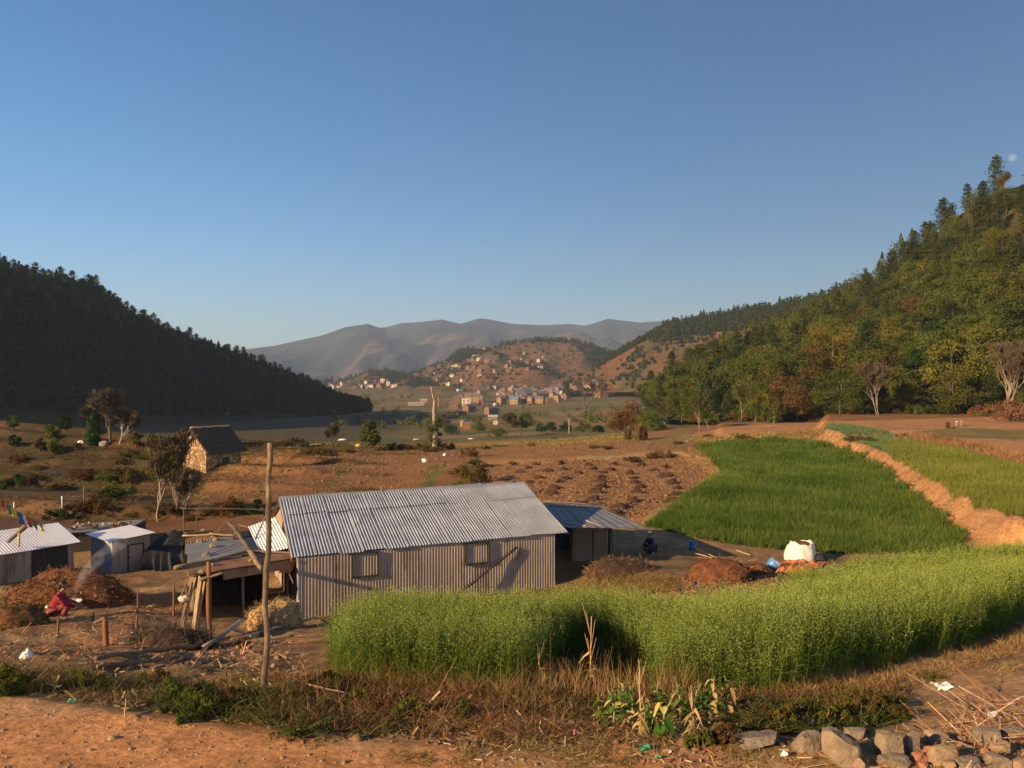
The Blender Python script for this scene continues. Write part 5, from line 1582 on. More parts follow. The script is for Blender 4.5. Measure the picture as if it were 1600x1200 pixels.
C3 = [(720,360,3),(710,405,1),(800,370,0),(870,377,1),(712,458,3),(590,468,2),(545,497,3),(655,548,3),(690,540,3),(930,295,0),(990,283,3),(1070,308,1),(950,253,9),(1475,232,1),(1305,318,1),(1052,182,3),(885,308,0),(1160,312,0),(690,378,2),(760,348,3),
      (790,606,7),(1140,580,9),(1480,580,4),(760,725,2),(800,700,2),(880,690,0),(725,790,2),(852,765,5),(985,645,2),(995,665,9),(1050,640,0),(945,720,1),(1010,755,0),(885,830,8),(1120,850,8),(820,885,2),(840,980,1),(862,1005,2),(1160,955,9),
      (1235,620,0),(1240,690,1),(1225,745,1),(1165,765,3),(1320,605,4),(1360,605,0),(1345,662,0),(1300,690,1),(1400,655,0),(1425,695,1),(1370,735,0),(1490,645,0),(1500,692,1),(1450,725,6),(1560,650,0),(1560,735,1),(1580,690,4)]
C4 = [(60,650,0),(85,685,1),(30,745,6),(150,655,0),(160,690,1),(130,738,0),(215,650,0),(235,690,0),(210,738,6),(290,735,1),(310,660,0),(300,705,8),(380,640,4),(440,665,6),(425,690,1),(470,725,1),(400,620,2),(560,690,2),(600,650,0),(700,625,2),(780,570,1),(865,570,1),(925,580,0),(945,650,8),(1020,655,9),(660,650,2)]
C2 = [(855,848,3),(912,822,0),(990,838,3),(1035,820,5),(1160,850,2),(1220,828,0),(1252,836,3),(1300,842,1),(1285,806,5),(1335,832,3),(1450,790,5),(1505,782,3),(1510,818,5),(1570,830,9),(1410,834,1),(930,845,5)]
r_ = np.random.default_rng(31)
for _ in range(46):
    x, y = r_.uniform(735, 945), r_.uniform(607, 631)
    if x > 880 and y > 622: continue
    C3.append(((x - 600) * 6.667, (y - 520) * 6.667, int(r_.choice([0, 1, 2, 2, 1, 3, 0, 6]))))
for _ in range(22):
    x = r_.uniform(680, 860); y = 592 - (x - 680) * .15 + r_.uniform(-8, 10)
    C3.append(((x - 600) * 6.667, (y - 520) * 6.667, int(r_.choice([0, 1, 2, 3, 2]))))
def village():
    todo = [(600 + x / 6.667, 520 + y / 6.667, k, 'C3') for x, y, k in C3] + [(800 + x / 6.667, 520 + y / 6.667, k, 'C4') for x, y, k in C4] + [(380 + x / 6.667, 480 + y / 6.667, k, 'C2') for x, y, k in C2]
    for px, py, k, c in todo:
        p = hit(px, py)
        if p is None: continue
        pr, wall, roof = HP[k]
        if c == 'C2': pl = 'in the far-left valley hamlet'
        elif py < 598: pl = 'up the terraced hillside'
        elif p[1] > 1000: pl = 'alone at the foot of the terraced hill'
        elif px < 775: pl = 'at the left end of the valley village'
        elif px < 845: pl = 'in the middle of the valley village'
        elif px < 900: pl = 'in the dense right half of the village'
        else: pl = 'by the big bare tree'
        tw = {8: 22, 9: 15, 7: 13, 3: 8.5}.get(k, 12.5) if p[1] < 1000 else {7: 9, 9: 9}.get(k, 6.6)
        s = px_h(tw, p[1]) / {0: 8, 1: 7, 2: 9, 3: 6, 4: 8, 5: 6, 6: 7, 7: 9, 8: 13, 9: 9}[k]
        sz = {3: 'small ', 8: 'large ', 9: 'long low ', 7: 'long low '}.get(k, '')
        o = plant(pr, 'village_house', sz + WN[wall] + ' house with ' + RN[roof] + ' ' + pl, 'house', (p[0], p[1] + 2, p[2]), s * r_.uniform(.85, 1.1), math.radians(r_.choice([0, 0, 25, -20, 40, 90, 65]) + r_.uniform(-8, 8)), group='houses of the valley villages')
village()
for px, py, w_, lab in ((650, 634, 26, 'long pale roof of a field shed in the valley, the wider one'), (662, 628, 12, 'short brownish field shed in the valley'), (350, 646, 12, 'pale-roofed hut in the shadow of the left hill'), (331, 632, 9, 'small grey hut higher in the shaded terraces'), (770, 658, 14, 'white-roofed shed behind the valley bushes')):
    p = hit(px, py)
    if p is None: continue
    w = px_h(w_, p[1])
    t = thing('field_shed', lab, 'shed', p, 'sheds down in the valley')
    part('wall', Geo().pbox(p + V3(-w / 2, 0, -.5), (w, 0, 0), (0, w * .5, 0), (0, 0, 2.7)), M['ochre'], t)
    part('roof', Geo().pbox(p + V3(-w / 2 - .3, -.4, 2.25), (w + .6, 0, 0), (0, w * .55, .9), (0, 0, .12)), M['roof_white'], t)
# ------------------------------------------------------------------ trees and shrubs of the middle distance
def mtree(proto, name, label, cat, px, py, s=1.0, rz=None, group=None, only=("ground",), lean=(0, 0), sink=0.15):
    p = hit(px, py, only)
    return plant(proto, name, label, cat, p - V3(0, 0, sink), s, rz, group, lean=lean)
def hgt(px, py, top, only=("ground",)):
    return px_h(py - top, hit(px, py, only)[1])
H = hgt(176, 688, 610)
mtree(bare_tree(600, H, 0.5, 0.26, 6, 'bark', up=0.3, twigs=14, twl=1.0, kids=(2, 3)), 'bare_tree', 'large brown leafless tree with a rounded twiggy crown on the left terrace', 'tree', 174, 690, 1, .5)
mtree(bare_tree(601, H * .68, 0.5, 0.18, 5, 'bark_pale', up=0.3, twigs=14, twl=0.9), 'bare_tree', 'smaller leafless tree with a pale trunk right beside the big brown one', 'tree', 186, 693, 1, 1.9)
H = hgt(144, 695, 640)
r_ = np.random.default_rng(3)
def ivy(seed, h, w, leaf='l_dark'):
    r = np.random.default_rng(seed); n = 26
    z = np.linspace(.1, .97, n) * h
    cl = np.stack([r.normal(0, .12 * w, n), r.normal(0, .12 * w, n), z], -1); rad = w * r.uniform(.2, .42, n) * (0.75 + 0.4 * np.sin(z / h * 3.1))
    Q, rn = crown_quads(cl, rad, 110, .42, r)
    g = Geo().tube([(0, 0, -.3), (.1, 0, h * .5), (-.1, .1, h * .9)], [.22, .16, .06], 7)
    return [("foliage", quads_mesh("foliage", Q, M[leaf], rn)), ("trunk", to_mesh("trunk", g, M['bark'], smooth=True))]
mtree(ivy(602, H, H * .38), 'ivy_covered_tree', 'dark column of an ivy-covered tree left of the big brown tree', 'tree', 145, 697)
for i, (px, py, top, leaf, lab) in enumerate([(20, 672, 646, 'l_olive', 'small round-topped tree on the far left terrace edge'), (80, 690, 659, 'l_olive', 'squat olive tree on the left terrace'), (101, 678, 648, 'l_dark', 'thin dark tree behind the squat olive tree'),
        (62, 706, 682, 'l_rust', 'rusty shrubby tree below the squat olive tree'), (85, 712, 685, 'l_olive', 'brownish bushy tree lower on the left terrace'), (22, 700, 676, 'l_dark', 'dark shrubby tree at the left edge'),
        (212, 700, 672, 'l_rust', 'brown shrubby tree right of the large bare tree'), (236, 697, 676, 'l_olive', 'olive shrubby tree left of the leafy stems'), (285, 690, 668, 'l_rust', 'twiggy brown tree behind the stone house gable'), (121, 704, 690, 'l_rust', 'low brown tree under the ivy column')]):
    h = hgt(px, py, top)
    mtree(broadleaf(610 + i, h, h * .75, .1, leaf, nclump=18, per=60, size=.3, rmax=.26, bottom=.2), 'small_tree', lab, 'tree', px, py, group='small trees on the left terraces')
# leafy multi-stemmed tree before the stone house
H = hgt(258, 806, 676)
mtree(bare_tree(630, H, .36, .085, 5, 'bark_pale', up=.7, stems=4, leaves='l_yellow', leafn=4200, leafsize=.16, twigs=4, twl=.5, clear=.36, sway=1.0), 'multi_stem_tree', 'thinly leaved tree with several pale stems in front of the stone house', 'tree', 257, 806, 1, .3)
mtree(bare_tree(631, H * .5, .4, .05, 4, 'bark_pale', up=.6, stems=2, leaves='l_olive', leafn=220, leafsize=.16, twigs=5, twl=.5), 'sapling', 'thin crooked sapling right of the multi-stemmed tree', 'tree', 286, 800, 1, .3)
# dead tall trunk in the middle
H = hgt(679, 703, 602)
def snag():
    g = Geo(); h = H
    g.tube([(0, 0, -.4), (.1, 0, h * .3), (-.1, .1, h * .6), (.0, 0, h * .78), (-.35, 0, h * .9), (-.55, 0, h)], [.42, .34, .28, .2, .12, .06], 8)
    g.tube([(-.05, .1, h * .6), (.6, .2, h * .72), (.5, .3, h * .86), (.9, .2, h * .93)], [.18, .13, .08, .03], 6)
    g.tube([(0, 0, h * .76), (.2, .1, h * .88), (.35, .1, h * .95)], [.12, .07, .02], 5)
    r = np.random.default_rng(6)
    cl = np.array([(r.normal(0, .5), r.normal(0, .5), z * h) for z in np.linspace(.06, .5, 18)]); Q, rn = crown_quads(cl, r.uniform(.4, .9, 18), 60, .34, r)
    n = 260; tw = np.stack([r.normal(.3, .9, n), r.normal(0, .9, n), h * r.uniform(.45, .95, n)], -1)
    d = r.normal(0, .5, (n, 3)) + V3(0, 0, .5)
    T = np.stack([tw, tw + V3(.035, 0, 0), tw + d * .8 + V3(.02, 0, 0), tw + d * .8], 1)
    return [("trunk", to_mesh("trunk", g, M['bark_pale'], smooth=True)), ("ivy", quads_mesh("ivy", Q, M['l_olive'], rn)), ("twigs", quads_mesh("twigs", T, M['twig'], r.uniform(0, 1, n)))]
mtree(snag(), 'dead_tree', 'tall broken pale trunk with ivy about its foot in the middle of the fields', 'tree', 679, 704, 1, 0)
H = hgt(577, 697, 661); mtree(ivy(640, H, H * .72, 'l_olive'), 'conical_bush', 'dense green conical bush standing alone left of the broken trunk', 'bush', 578, 698)
H = hgt(524, 708, 664); mtree(bare_tree(641, H, .3, .1, 5, 'bark', up=.6, twigs=9, twl=.8), 'bare_sapling', 'thin upright bare sapling with ivy foot, left of the conical bush', 'tree', 523, 708)
H = hgt(812, 680, 636); mtree(broadleaf(642, H, H * 1.0, .2, 'l_olive', nclump=34, per=110, size=.3, rmax=.2, bottom=.15), 'broadleaf_tree', 'full olive tree with a forked pale trunk before the village', 'tree', 813, 681)
H = hgt(790, 682, 645); mtree(bare_tree(643, H, .5, .1, 5, 'bark', leaves='l_olive', leafn=900, leafsize=.24, twigs=8), 'broadleaf_tree', 'thin-leaved greyish tree just left of the full olive tree', 'tree', 791, 683)
H = px_h(652 - 585, 330)
p = hit(911, 652, ("ground",)); H = px_h(652 - 588, p[1])
plant(bare_tree(644, H, .75, .036 * H, 6, 'bark', up=.12, kids=(2, 3), twigs=8, twl=1.3, clear=.28), 'bare_tree', 'wide-spreading old bare tree before the right end of the village', 'tree', p - V3(0, 0, .3), 1, .8)
for i, (px, py, top, wf, leaf, lab) in enumerate([(846, 676, 657, 1.2, 'l_dark', 'small dark round bush, leftmost of the valley-edge row'), (862, 674, 652, 1.0, 'l_dark', 'dark bush with a thin stem in the valley-edge row'), (884, 674, 655, 1.3, 'l_dark', 'dark bush beside the thin post'),
        (911, 675, 651, 1.4, 'l_olive', 'wide olive bush under the bare tree'), (935, 676, 660, 1.4, 'l_dark', 'low dark bush at the right end of the valley-edge row'), (748, 676, 651, 1.1, 'l_olive', 'olive bush between broken trunk and village'), (775, 684, 660, 1.5, 'l_olive', 'broad low bush in front of the village'),
        (706, 680, 655, 1.3, 'l_dark', 'dark bush right behind the broken trunk'), (983, 674, 612, 1.05, 'l_rust', 'large brown-green round tree left of the dried stalk stack'), (1012, 674, 628, 1.0, 'l_olive', 'green-brown round tree at the wood corner'), (965, 676, 640, 1.0, 'l_rust', 'brownish round tree before the terraced hill')]):
    h = hgt(px, py, top)
    mtree(bush(650 + i, h, h * wf, leaf, 26, 120, max(.22, h * .045)), 'bush', lab, 'bush', px, py, group='bushes along the edge of the valley')
p = hit(1028, 672, ("ground",)); plant(bush(668, 3.2, 4.5, 'l_pale', 20, 110, .25), 'bush', 'pale whitish flowering bush at the corner of the wood', 'bush', p, 1)
p = hit(889, 677, ("ground",)); solo('post', 'thin pale post among the dark valley-edge bushes', 'post', Geo().stick(p - UP * .2, p + UP * px_h(22, p[1]), .12, .1), M['barkless'], smooth=True)
M['l_drab'] = mat_leaf('drab_dry_leaves', [(0, (0.05, 0.034, 0.016)), (0.6, (0.10, 0.068, 0.032)), (1, (0.17, 0.12, 0.06))])
# scrub band between the fields and the valley: single shrubs
BS = [bush(670 + i, 1.5, 2.5, l, 22, 70, .13) for i, l in enumerate(('l_olive', 'l_rust', 'l_dark', 'l_drab'))]
r_ = np.random.default_rng(41)
SH = [(430, 698, 1.2), (447, 696, 1.1), (463, 693, 1.5), (478, 699, 1.0), (492, 712, 1.6), (505, 711, 1.4), (515, 713, 1.2), (545, 706, 1.0), (610, 703, 1.1), (618, 704, 1.4), (628, 703, 1.2), (596, 704, .9), (640, 703, 1.0), (662, 700, 1.5), (700, 702, 1.3), (668, 706, 1.4), (733, 714, 1.4), (735, 750, 1.8), (722, 765, 1.2), (716, 742, 1.0), (745, 728, 1.2), (760, 702, .9), (866, 686, .8), (830, 697, .8), (930, 700, 1), (950, 702, 1),
      (988, 722, 1.3), (1020, 716, 1.0), (1037, 716, 1.3), (1100, 702, 1.0), (1107, 684, 1.1), (1158, 688, 1.4), (1176, 692, 1.0), (1060, 694, .9), (1215, 688, .8), (1330, 690, 1.0), (1350, 690, 1.0), (1365, 692, .9), (1410, 686, .9),
      (30, 722, 1.4), (60, 735, 1.3), (110, 735, 1.6), (128, 748, 1.8), (150, 745, 2.2), (172, 752, 2.2), (190, 750, 2.0), (205, 757, 1.6), (218, 752, 1.8), (232, 760, 1.4), (200, 715, 1.8), (222, 718, 1.6), (240, 722, 1.7), (190, 725, 1.4), (163, 722, 1.5), (45, 758, 1.6), (20, 765, 1.8), (75, 752, 1.4), (95, 765, 1.5), (165, 790, 1.4), (185, 778, 2.2), (170, 782, 1.8), (200, 772, 2.0), (150, 800, 1.7), (112, 805, 1.8), (95, 812, 1.5), (128, 800, 1.6), (140, 812, 1.2), (245, 803, 1.3), (270, 802, 1.0), (330, 805, .9), (358, 803, 1.4), (392, 804, 1.2), (345, 800, .8), (300, 812, .8), (205, 806, .7)]
for i_, (px, py, s) in enumerate(SH):
    if px < 262 and i_ % 5 in (1, 3): continue
    p = hit(px, py, ("ground",))
    k = int(r_.choice([0, 1, 2, 3, 3, 1])) if px < 980 else int(r_.choice([0, 1, 3]))
    near = ('beside the fence rail' if 290 < px < 440 and py > 795 else 'around the foot of the multi-stemmed tree' if 230 < px < 300 and py > 780 else 'on the left terraces' if px < 260 else 'on the scrubby bank beyond the left fields' if px < 560 else 'on the bank before the conical bush' if px < 650
            else 'by the broken trunk' if px < 770 else 'between the middle fields' if px < 985 else 'along the top edge of the wheat')
    s *= .8 if px < 260 else 1
    plant(BS[k], 'shrub', ('large ' if s > 1.7 else 'tiny ' if s < .95 else '') + ('olive', 'rusty', 'dark', 'dry')[k] + ' shrub ' + near, 'shrub', p - V3(0, 0, .1), s * r_.uniform(.75, 1.0), group='shrubs between the fields', sz=s * r_.uniform(.5, .85))
# dried stalk stack
p = hit(993, 688, ("ground",)); h = px_h(34, p[1]); g = Geo(); r = np.random.default_rng(9)
t = thing('stalk_stack', 'dry brown maize stalks stacked upright at the field edge', 'stalk stack', p)
for nm, dx, hh in (('stalk_bundle', -1.2, .7), ('stalk_bundle', .4, 1.0), ('stalk_bundle', 1.3, .8)):
    n = 420; a = r.uniform(0, 6.28, n); b0 = np.stack([np.cos(a) * r.uniform(0, .6, n) + dx, np.sin(a) * r.uniform(0, .6, n), r.uniform(0, h * hh * .6, n)], -1)
    d = np.stack([r.normal(0, .35, n), r.normal(0, .35, n), r.uniform(.2, 1, n)], -1); L = r.uniform(.4, 1.0, n)[:, None]
    w = np.stack([r.normal(0, .05, n), r.normal(0, .05, n), r.normal(0, .02, n)], -1)
    Q = np.stack([b0 - w, b0 + w, b0 + d * L + w * .5, b0 + d * L], 1)
    o = bpy.data.objects.new(nm, quads_mesh(nm, Q, M['l_brown'], r.uniform(0, 1, n))); o.parent = t; COL.objects.link(o)
# dark stubs on the upper field
for px, py, hh, mt, lab in ((1481, 669, 12, 'dung', 'dark squat stump on the upper ploughed field'), (1495, 666, 8, 'wood', 'small pale-topped stub, middle of three on the upper field'), (1502, 666, 9, 'wood', 'small pale-topped stub, rightmost of three on the upper field')):
    p = hit(px, py, ("ground",)); h = px_h(hh, p[1])
    t = thing('stump', lab, 'stump', p, 'stubs on the upper ploughed field')
    part('stub', Geo().lump(p + UP * h * .4, (h * .3, h * .28, h * .55), px, 2, .4), M[mt], t)
    if hh < 12: part('cut_top', Geo().lump(p + UP * h * .9, (h * .2, h * .2, h * .15), px, 1, .2), M['sack'], t)
# odd things in the middle distance
for px, py, w_, h_, mt, nm, lab in ((664, 722, 9, 6, 'white', 'plastic_bag', 'white plastic bag heap at the end of the middle field'), (695, 712, 6, 4, 'white', 'plastic_bag', 'small white scrap below the broken trunk'), (535, 688, 14, 2.5, 'sack', 'pale_sheet', 'pale sheet lying beyond the bushes'), (651, 688, 12, 3, 'roof_white', 'pale_sheet', 'grey-white sheet on poles near the broken trunk'), (492, 695, 22, 2, 'rock', 'pale_sheet', 'thin grey slab by the scrub bank'), (561, 698, 11, 5, 'straw', 'straw_heap', 'small tan heap left of the conical bush'), (736, 686, 10, 1.5, 'white', 'pale_sheet', 'white strip at the edge of the far field'),
                                   (990, 722, 4, 3, 'rock', 'stone', 'pale stone under the field-edge shrub'), (877, 776, 5, 4, 'rock_tan', 'stone', 'tan stone by the side shed roof in the clod field'), (1075, 690, 7, 3, 'rock', 'stone', 'stone beside the upper field path'), (1125, 690, 6, 4, 'rock_tan', 'stone', 'reddish rubble at the top of the wheat'), (126, 692, 9, 4, 'white', 'pale_sheet', 'white scrap below the ivy column'), (162, 697, 14, 8, 'rock', 'boulder', 'grey boulder at the foot of the big bare tree')):
    p = hit(px, py, ("ground",)); w = px_h(w_, p[1]); h = px_h(h_, p[1])
    solo(nm, lab, nm.replace('_', ' '), Geo().lump(p + UP * h * .35, (w / 2, w / 2.6, h * .65), px, 2, .45), M[mt])
# compost heaps on the clod field
HEAPS = [(800,725,.9),(838,727,1),(878,726,1),(920,728,1),(960,727,1),(826,733,1),(882,734,1),(926,734,1),(955,736,1),(813,739,1),(858,738,1),(903,741,1),(942,740,1),(1001,728,1),(1040,731,1.1),(1022,736,1),(792,747,1),(842,747,1),(884,749,1),(940,748,1),(985,741,1),(990,748,1),(1041,745,1.1),(828,755,1),(873,755,1),(939,754,1.1),(992,755,1),(1050,755,1.1),(866,764,1),(940,763,1),(1000,763,1),(1058,765,1),(862,772,1),(932,771,1.1),(995,771,1),(1057,774,1),(927,782,1.1),(988,784,1),(1050,785,1),(910,789,.9),(972,793,1.1),(960,802,1.1),(800,757,.9)]
PR = [to_mesh('heap', Geo().lump((0, 0, 0), (.62, .52, .40), 700 + i, 3, .5, flat=-.1), M['dung']) for i in range(5)]
for i, (px, py, s) in enumerate(HEAPS):
    p = hit(px, py, ("ground",))
    o = put('compost_heap', PR[i % 5], None, 'dark compost heap on the clod field, %s, %s' % ('far row' if py < 731 else 'second row' if py < 744 else 'middle rows' if py < 760 else 'near rows', 'left side' if px < 860 else 'centre' if px < 960 else 'right side'), 'compost heap', 'compost heaps dotting the clod field')
    o.location = p; o.scale = [s * random.uniform(.7, 1.1) for _ in range(3)]; o.rotation_euler.z = random.uniform(0, 6)
M['bankclod'] = mat_surf('orange_clod', [(0.25, (0.17, 0.088, 0.04)), (0.75, (0.34, 0.19, 0.09))], 2.0, .95, .4)
# clods
def clods(name, pts, size, mat, label, seed):
    r = np.random.default_rng(seed); V0, F0 = ICO[1]; n = len(pts)
    s = size * r.lognormal(-.25, .45, n)
    V = V0[None] * (1 + r.normal(0, .22, (n, len(V0), 1))) * (s[:, None, None] * np.array((1, 1, .7)) * r.uniform(.7, 1.3, (n, 1, 3)))
    a = r.uniform(0, 6.28, n); ca, sa = np.cos(a)[:, None], np.sin(a)[:, None]
    V = np.stack([V[..., 0] * ca - V[..., 1] * sa, V[..., 0] * sa + V[..., 1] * ca, V[..., 2]], -1) + pts[:, None, :]
    Fq = (np.array(F0)[None] + (np.arange(n) * len(V0))[:, None, None]).reshape(-1, 3)
    return put(name, arr_mesh(name, V.reshape(-1, 3), Fq, mat), 'stuff', label, name.replace('_', ' '))
def in_world(polyW, n, seed, inset=0.0):
    r = np.random.default_rng(seed); A = np.array(polyW); lo, hi = A.min(0), A.max(0)
    X = r.uniform(lo[0], hi[0], n); Y = r.uniform(lo[1], hi[1], n)
    m = sdpoly(X, Y, polyW) > inset
    X, Y = X[m], Y[m]
    return np.stack([X, Y, G(X, Y)], -1)
pt = in_world(MOUNDF, 24000, 51, .3); clods('soil_clods', pt, .085, M['clod'], 'broken clods covering the field of compost heaps', 52)
pt = in_world(W([(905, 22), (1130, 22), (1228, 24.5), (1235, 30.5), (1150, 31.5), (950, 30)]), 3600, 53); clods('yard_clods', pt, .07, M['clod'], 'turned clods between the oats and the brown heap', 54)
pt = in_world(W([(1290, 104), (1330, 91), (1395, 74), (1450, 58), (1520, 45), (1590, 39), (1640, 37), (1640, 36), (1560, 39.5), (1500, 44), (1440, 55), (1385, 71), (1330, 87)]), 8000, 55); clods('bank_clods', pt, .13, M['bankclod'], 'crumbling clods on the orange soil bank', 56)
# ------------------------------------------------------------------ crops and grasses
def blades(base, d, L, w, droop, r, segs=2, taper=0.12):
    """thin leaves that leave base along d and bend over; returns (n*segs,4,3)"""
    n = len(base)
    L = np.broadcast_to(L, n)[:, None]; w = np.broadcast_to(w, n)[:, None]; droop = np.broadcast_to(droop, n)[:, None]
    a = r.uniform(0, 6.283, n)
    s = np.stack([np.cos(a), np.sin(a), np.zeros(n)], -1)
    s = s - (s * d).sum(1)[:, None] * d; s /= np.linalg.norm(s, axis=1)[:, None] + 1e-9
    out = []
    def pt(t): 
        p = base + d * L * t
        p[:, 2:] -= droop * L * t * t
        return p
    for k in range(segs):
        t0, t1 = k / segs, (k + 1) / segs
        w0 = w * (1 - (1 - taper) * t0 ** 1.5); w1 = w * (1 - (1 - taper) * t1 ** 1.5)
        p0, p1 = pt(t0), pt(t1)
        out.append(np.stack([p0 - s * w0 / 2, p0 + s * w0 / 2, p1 + s * w1 / 2, p1 - s * w1 / 2], 1))
    return np.stack(out, 1).reshape(-1, 4, 3)

def unit(v): return v / (np.linalg.norm(v, axis=1)[:, None] + 1e-9)

def density_pts(polyW, dens, dmax, seed):
    r = np.random.default_rng(seed); A = np.array(polyW); lo, hi = A.min(0), A.max(0)
    n = int((hi - lo).prod() * dmax)
    X = r.uniform(lo[0], hi[0], n); Y = r.uniform(lo[1], hi[1], n)
    k = r.uniform(0, dmax, n) < dens(X, Y)
    X, Y = X[k], Y[k]
    sd = sdpoly(X, Y, polyW) + 0.18 * fbm(X / .8, Y / .8, 2, seed)
    k = sd > 0
    X, Y, sd = X[k], Y[k], sd[k]
    return np.stack([X, Y, G(X, Y)], -1), sd

OATS = W([(505, 12.4), (545, 11.8), (600, 11.5), (700, 11.3), (800, 11.4), (838, 11.9), (862, 14.3), (890, 16.0), (950, 16.2), (1000, 14.6), (1012, 11.6), (1100, 11.4), (1200, 11.5), (1300, 12.4), (1400, 13.8), (1500, 15.3), (1600, 18.0), (1780, 21), (1780, 37.0), (1600, 34.0), (1500, 32.5), (1400, 31.0), (1300, 29.8), (1240, 28), (1222, 24), (1100, 21.5), (900, 20.5), (700, 20), (560, 19.5), (518, 15.5)])
def oats():
    r = np.random.default_rng(101)
    p, sd = density_pts(OATS, lambda X, Y: np.where(Y < 15, 230, np.where(Y < 20, 150, np.where(Y < 26, 95, 70))), 230, 102)
    n = len(p)
    far = np.clip(p[:, 1] / 13.0, 1.0, 2.2)
    hf = 1 + 0.30 * fbm(p[:, 0] / 2.2, p[:, 1] / 2.2, 3, 103) + 0.10 * r.normal(0, 1, n) - 0.35 * sstep(.5, 0, sd) * r.uniform(0, 1, n)
    h = 1.10 * np.clip(hf, .5, 1.4)
    # bearings where the crop is lower
    lean = unit(np.stack([.08 + .45 * fbm(p[:, 0] / 2.6, p[:, 1] / 2.6, 3, 108) + r.normal(0, .15, n), .02 + .35 * fbm(p[:, 0] / 2.6 + 40, p[:, 1] / 2.6, 3, 109) + r.normal(0, .15, n), np.ones(n)], -1))
    Q, C = [], []
    def add(q, c): Q.append(q); C.append(c)
    add(blades(p, lean, h, .006 * far, .05, r, 2, .5), r.uniform(.25, .5, n * 2))
    tone = 0.22 * fbm(p[:, 0] / 1.6, p[:, 1] / 1.6, 3, 104)
    for k in range(4):
        f = r.uniform(.10 + .17 * k, .25 + .17 * k, n)
        b = p + lean * (h * f)[:, None]
        a = r.uniform(0, 6.283, n); e = r.uniform(.5, 1.5, n)
        d = unit(np.stack([np.cos(a), np.sin(a), e], -1))
        c = np.clip(r.uniform(.05, .45, n) + .12 * f + tone, 0, .5)
        add(blades(b, d, h * r.uniform(.22, .36, n), .012 * far, r.uniform(.3, .9, n), r, 2), np.repeat(c, 2))
    m = 13
    t = np.tile(np.linspace(.66, 1.0, m), n)
    pp = np.repeat(p, m, 0) + np.repeat(lean, m, 0) * (np.repeat(h, m) * t)[:, None]
    a = r.uniform(0, 6.283, n * m); rad = r.uniform(.01, .085, n * m) * (1.25 - t)  / .45
    pp += np.stack([np.cos(a) * rad, np.sin(a) * rad, -rad * .4], -1)
    s = .024 * r.uniform(.7, 1.3, n * m) * np.repeat(far, m) ** .8
    q = rot_quads(pp, r.normal(0, 1, (n * m, 3)) * np.array((1, 1, .4)), s, s * .38, r)
    add(q, np.clip(np.repeat(r.uniform(.56, .9, n) + .28 * fbm(p[:, 0] / 2.8, p[:, 1] / 2.8, 3, 106), m) + r.uniform(-.06, .06, n * m), .55, 1))
    put("oats", quads_mesh("oats", np.concatenate(Q), M['oat'], np.concatenate(C)), 'stuff', 'tall light green oats filling the plot beside the tin house', 'crop')
oats()

def low_crop(name, polyW, dens, dmax, h, mat, label, seed, nb=7, w=.012, spread=.35, inset=0.0):
    r = np.random.default_rng(seed)
    p, sd = density_pts(polyW, dens, dmax, seed + 1)
    n = len(p)
    hh = h * np.clip(1 + .22 * fbm(p[:, 0] / 3.5, p[:, 1] / 3.5, 3, seed + 2) + .12 * r.normal(0, 1, n), .4, 1.7)
    P_ = np.repeat(p, nb, 0) + np.concatenate([r.normal(0, .06, (n * nb, 2)), np.zeros((n * nb, 1))], 1)
    d = unit(np.stack([r.normal(0.05, spread, n * nb), r.normal(0, spread, n * nb), np.ones(n * nb)], -1))
    far = np.clip(np.repeat(p[:, 1], nb) / 28.0, 1, 4)
    q = blades(P_, d, np.repeat(hh, nb) * r.uniform(.6, 1.1, n * nb), w * far, r.uniform(.0, .45, n * nb), r, 2, .25)
    tone = np.repeat(.25 * fbm(p[:, 0] / 6, p[:, 1] / 6, 3, seed + 3) + .2 * fbm(p[:, 0] / 1.5, p[:, 1] / 1.5, 2, seed + 4), nb)
    c = np.repeat(np.clip(r.uniform(.15, .85, n * nb) + tone, 0, 1), 2)
    put(name, quads_mesh(name, q, M[mat], c), 'stuff', label, 'crop')
low_crop("wheat", WHEATW, lambda X, Y: np.where(Y < 50, 42, np.where(Y < 70, 26, 15)), 42, .58, 'wheat', 'dark green young wheat on the middle terrace', 120, 7, .014)
BAR = W([(1392, 77), (1452, 59.5), (1522, 46.5), (1592, 41), (1800, 37), (1800, 54), (1600, 66), (1500, 81), (1420, 91), (1375, 90)])
low_crop("light_green_crop", BAR, lambda X, Y: np.where(Y < 55, 34, 20), 34, .55, 'barley', 'light green crop on the upper terrace behind the soil bank', 130, 7, .014)
low_crop("blue_green_crop", W([(1285, 109), (1335, 93), (1392, 78), (1418, 92), (1400, 98), (1290, 116)]), lambda X, Y: 15 + 0 * X, 15, .35, 'bluegreen', 'bluish green low crop at the far end of the upper terrace', 140, 7, .014)
low_crop("bank_grass", W([(1400, 93), (1500, 81), (1600, 66), (1800, 53), (1800, 57), (1600, 70), (1500, 86), (1410, 98)]), lambda X, Y: 12 + 0 * X, 12, .7, 'drygrass', 'tall straw-coloured grass on the edge below the upper ploughed field', 150, 7, .013)
low_crop("bank_grass", W([(1060, 60), (1098, 68), (1126, 77), (1108, 92), (1080, 106), (1060, 100), (1095, 89), (1108, 77), (1085, 68)]), lambda X, Y: 7 + 0 * X, 7, .32, 'drygrass', 'dry grass on the bank between clod field and wheat', 160, 6, .012)
low_crop("bank_grass", W([(1085, 110), (1180, 112), (1290, 104), (1290, 122), (1180, 120), (1075, 124)]), lambda X, Y: 6 + 0 * X, 6, .4, 'drygrass', 'dry grass along the top edge of the wheat', 165, 6, .012)
low_crop("bank_grass", W([(640, 140), (985, 150), (1000, 120), (740, 122), (560, 122), (430, 118), (430, 150)]), lambda X, Y: 2.5 + 0 * X, 2.5, .4, 'drygrass', 'scrubby dry grass beyond the ploughed fields', 170, 6, .012)

